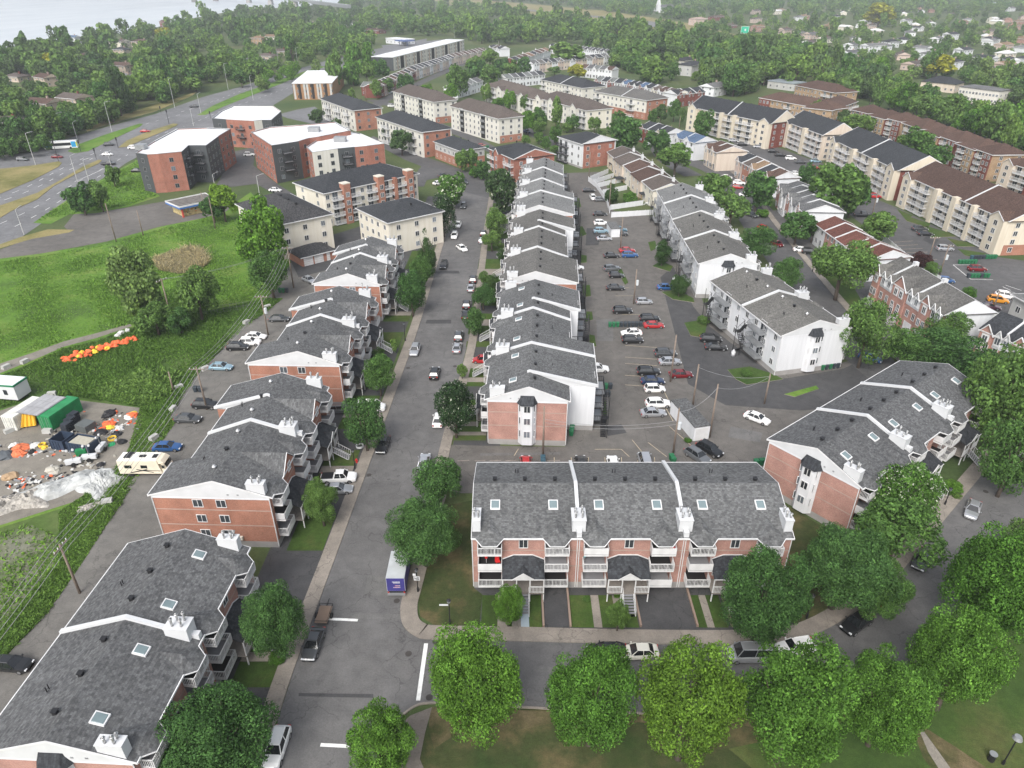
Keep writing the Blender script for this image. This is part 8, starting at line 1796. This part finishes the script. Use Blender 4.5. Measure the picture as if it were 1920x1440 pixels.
# balcony things seen on the condo row facing the camera
def parasol(px,py,z,mat,label):
    x,y=G(px,py,z); root=empty('folded_parasol',(x,y,z),0,label,'parasol'); MB().tube((0,0,0),(0,0,2.0),.025,5).obj('pole',[WHT],root); MB().tube((0,0,.75),(0,0,1.2),.17,8,0,.12).tube((0,0,1.2),(0,0,1.95),.12,8,0,.03).obj('canopy',[mat],root)
parasol(912,1055,4.0,plain('cloth_red',(.6,.03,.03)),'folded red parasol on the second floor balcony at the left end'); parasol(1106,1026,6.3,plain('cloth_yellow',(.65,.6,.03)),'folded yellow parasol on the top balcony right of the first firewall'); parasol(1096,1052,4.0,plain('cloth_teal',(.02,.45,.5)),'folded teal parasol on the middle balcony right of the first firewall'); parasol(1242,1026,6.3,plain('cloth_yellow',(.65,.6,.03)),'folded yellow parasol on the top balcony left of the second firewall')
for px,py,z,m_,lb in ((933,1052,3.97,'cloth_red','red chairs beside the red parasol'),(1262,1028,6.25,'cloth_red','red seat on the top balcony by the second firewall'),(1040,1026,6.27,'black_metal','dark chair on the top balcony left of the first firewall'),(925,1022,6.27,'white_trim','white table on the top left balcony')):
    x,y=G(px,py,z+.4); root=empty('balcony_chair',(x,y,z),.3,lb,'chair'); mt=_pc[m_]; MB().box(-.25,-.25,.38,.25,.25,.44).obj('seat',[mt],root); MB().box(-.25,.2,.44,.25,.25,.9).obj('backrest',[mt],root)
    g=MB(); [g.box(a-.02,b_-.02,0,a+.02,b_+.02,.38) for a in (-.22,.22) for b_ in (-.22,.22)]; g.obj('leg',[mt],root)
# fire hydrant
for px,py,lb in ((669,868,'red fire hydrant beside the lamp post near the pickup'),):
    x,y=G(px,py); root=empty('fire_hydrant',(x,y,.05),0,lb,'fire hydrant'); MB().tube((0,0,0),(0,0,.6),.13,8).tube((0,0,.6),(0,0,.72),.15,8,0,.05).obj('barrel',[plain('cloth_red',(.6,.03,.03))],root); MB().tube((-.22,0,.42),(.22,0,.42),.07,6).obj('nozzle',[plain('cloth_red',(.6,.03,.03))],root)
# propane tanks
for px,py,lb in ((1374,668,'white gas tank at the foot of the white block'),(1232,470,'white gas tank by the second white block'),(1263,530,'white gas tank beside the dark bush tree'),(1114,755,'white gas tank on the lawn behind the centre row')):
    x,y=G(px,py); root=empty('gas_tank',(x,y,0),0,lb,'gas tank','white upright gas tanks'); MB().tube((0,0,.1),(0,0,1.1),.38,12).tube((0,0,1.1),(0,0,1.3),.38,12,0,.12).obj('tank',[WPAN],root,smooth=True); MB().tube((0,0,1.3),(0,0,1.42),.12,8).obj('valve_cap',[WPAN],root)
# ---------------- the pedestrian ----------------
def person(px,py,label):
    x,y=G(px,py); root=empty('person',(x,y,.03),R(200),label,'person')
    J=[(0,0,.93),(0,.02,1.15),(0,.02,1.38),(0,.01,1.5),(0,-.02,1.64),(-.19,.02,1.38),(-.27,-.03,1.12),(-.25,-.2,.92),(.19,.02,1.38),(.27,.06,1.12),(.26,-.02,.88),(-.1,0,.88),(-.1,-.14,.48),(-.1,-.1,.06),(-.1,-.24,.03),(.1,0,.88),(.1,.1,.48),(.1,.3,.1),(.1,.2,.03)]
    E_=[(0,1),(1,2),(2,3),(3,4),(2,5),(5,6),(6,7),(2,8),(8,9),(9,10),(0,11),(11,12),(12,13),(13,14),(0,15),(15,16),(16,17),(17,18)]
    Rr=[.15,.14,.15,.06,.1,.07,.05,.035,.07,.05,.035,.1,.07,.045,.04,.1,.07,.045,.04]
    me=bpy.data.meshes.new('body'); me.from_pydata(J,E_,[]); me.materials.append(plain('clothes_black',(.02,.021,.024),.9)); o=inst('body',me,root)
    md=o.modifiers.new('Skin','SKIN'); 
    for i,r_ in enumerate(Rr): me.skin_vertices[0].data[i].radius=(r_,r_*.8)
    me.skin_vertices[0].data[0].use_root=True; o.modifiers.new('Sub','SUBSURF').render_levels=2
    blobm=MB().tube((0,0,1.62),(0,0,1.72),.12,12,0,.12).tube((0,0,1.72),(0,0,1.79),.12,12,0,.06).tube((0,-.05,1.63),(0,-.06,1.645),.17,12); blobm.obj('cap',[plain('cap_yellow',(.45,.45,.06),.8)],root)
    MB().tube((0,.02,1.2),(0,.02,1.42),.2,10,0,.17).obj('vest',[plain('vest_olive',(.3,.33,.05),.8)],root)
person(969,1312,'person in black trousers and yellow green top walking on the cross street')
# ---------------- haze ----------------
HZ=MB().box(-5200,-400,-1.2,5200,11000,75); hz=HZ.obj('haze',[]); hz['kind']='stuff'; hz['label']='thin pale haze over the far suburb'
hm=bpy.data.materials.new('haze'); hm.use_nodes=True; t=hm.node_tree; t.nodes.clear(); o_=t.nodes.new('ShaderNodeOutputMaterial'); v_=t.nodes.new('ShaderNodeVolumePrincipled'); v_.inputs['Color'].default_value=(.86,.9,.95,1); v_.inputs['Density'].default_value=.00022; v_.inputs['Anisotropy'].default_value=.2
t.links.new(v_.outputs[0],o_.inputs['Volume']); hz.data.materials.append(hm)
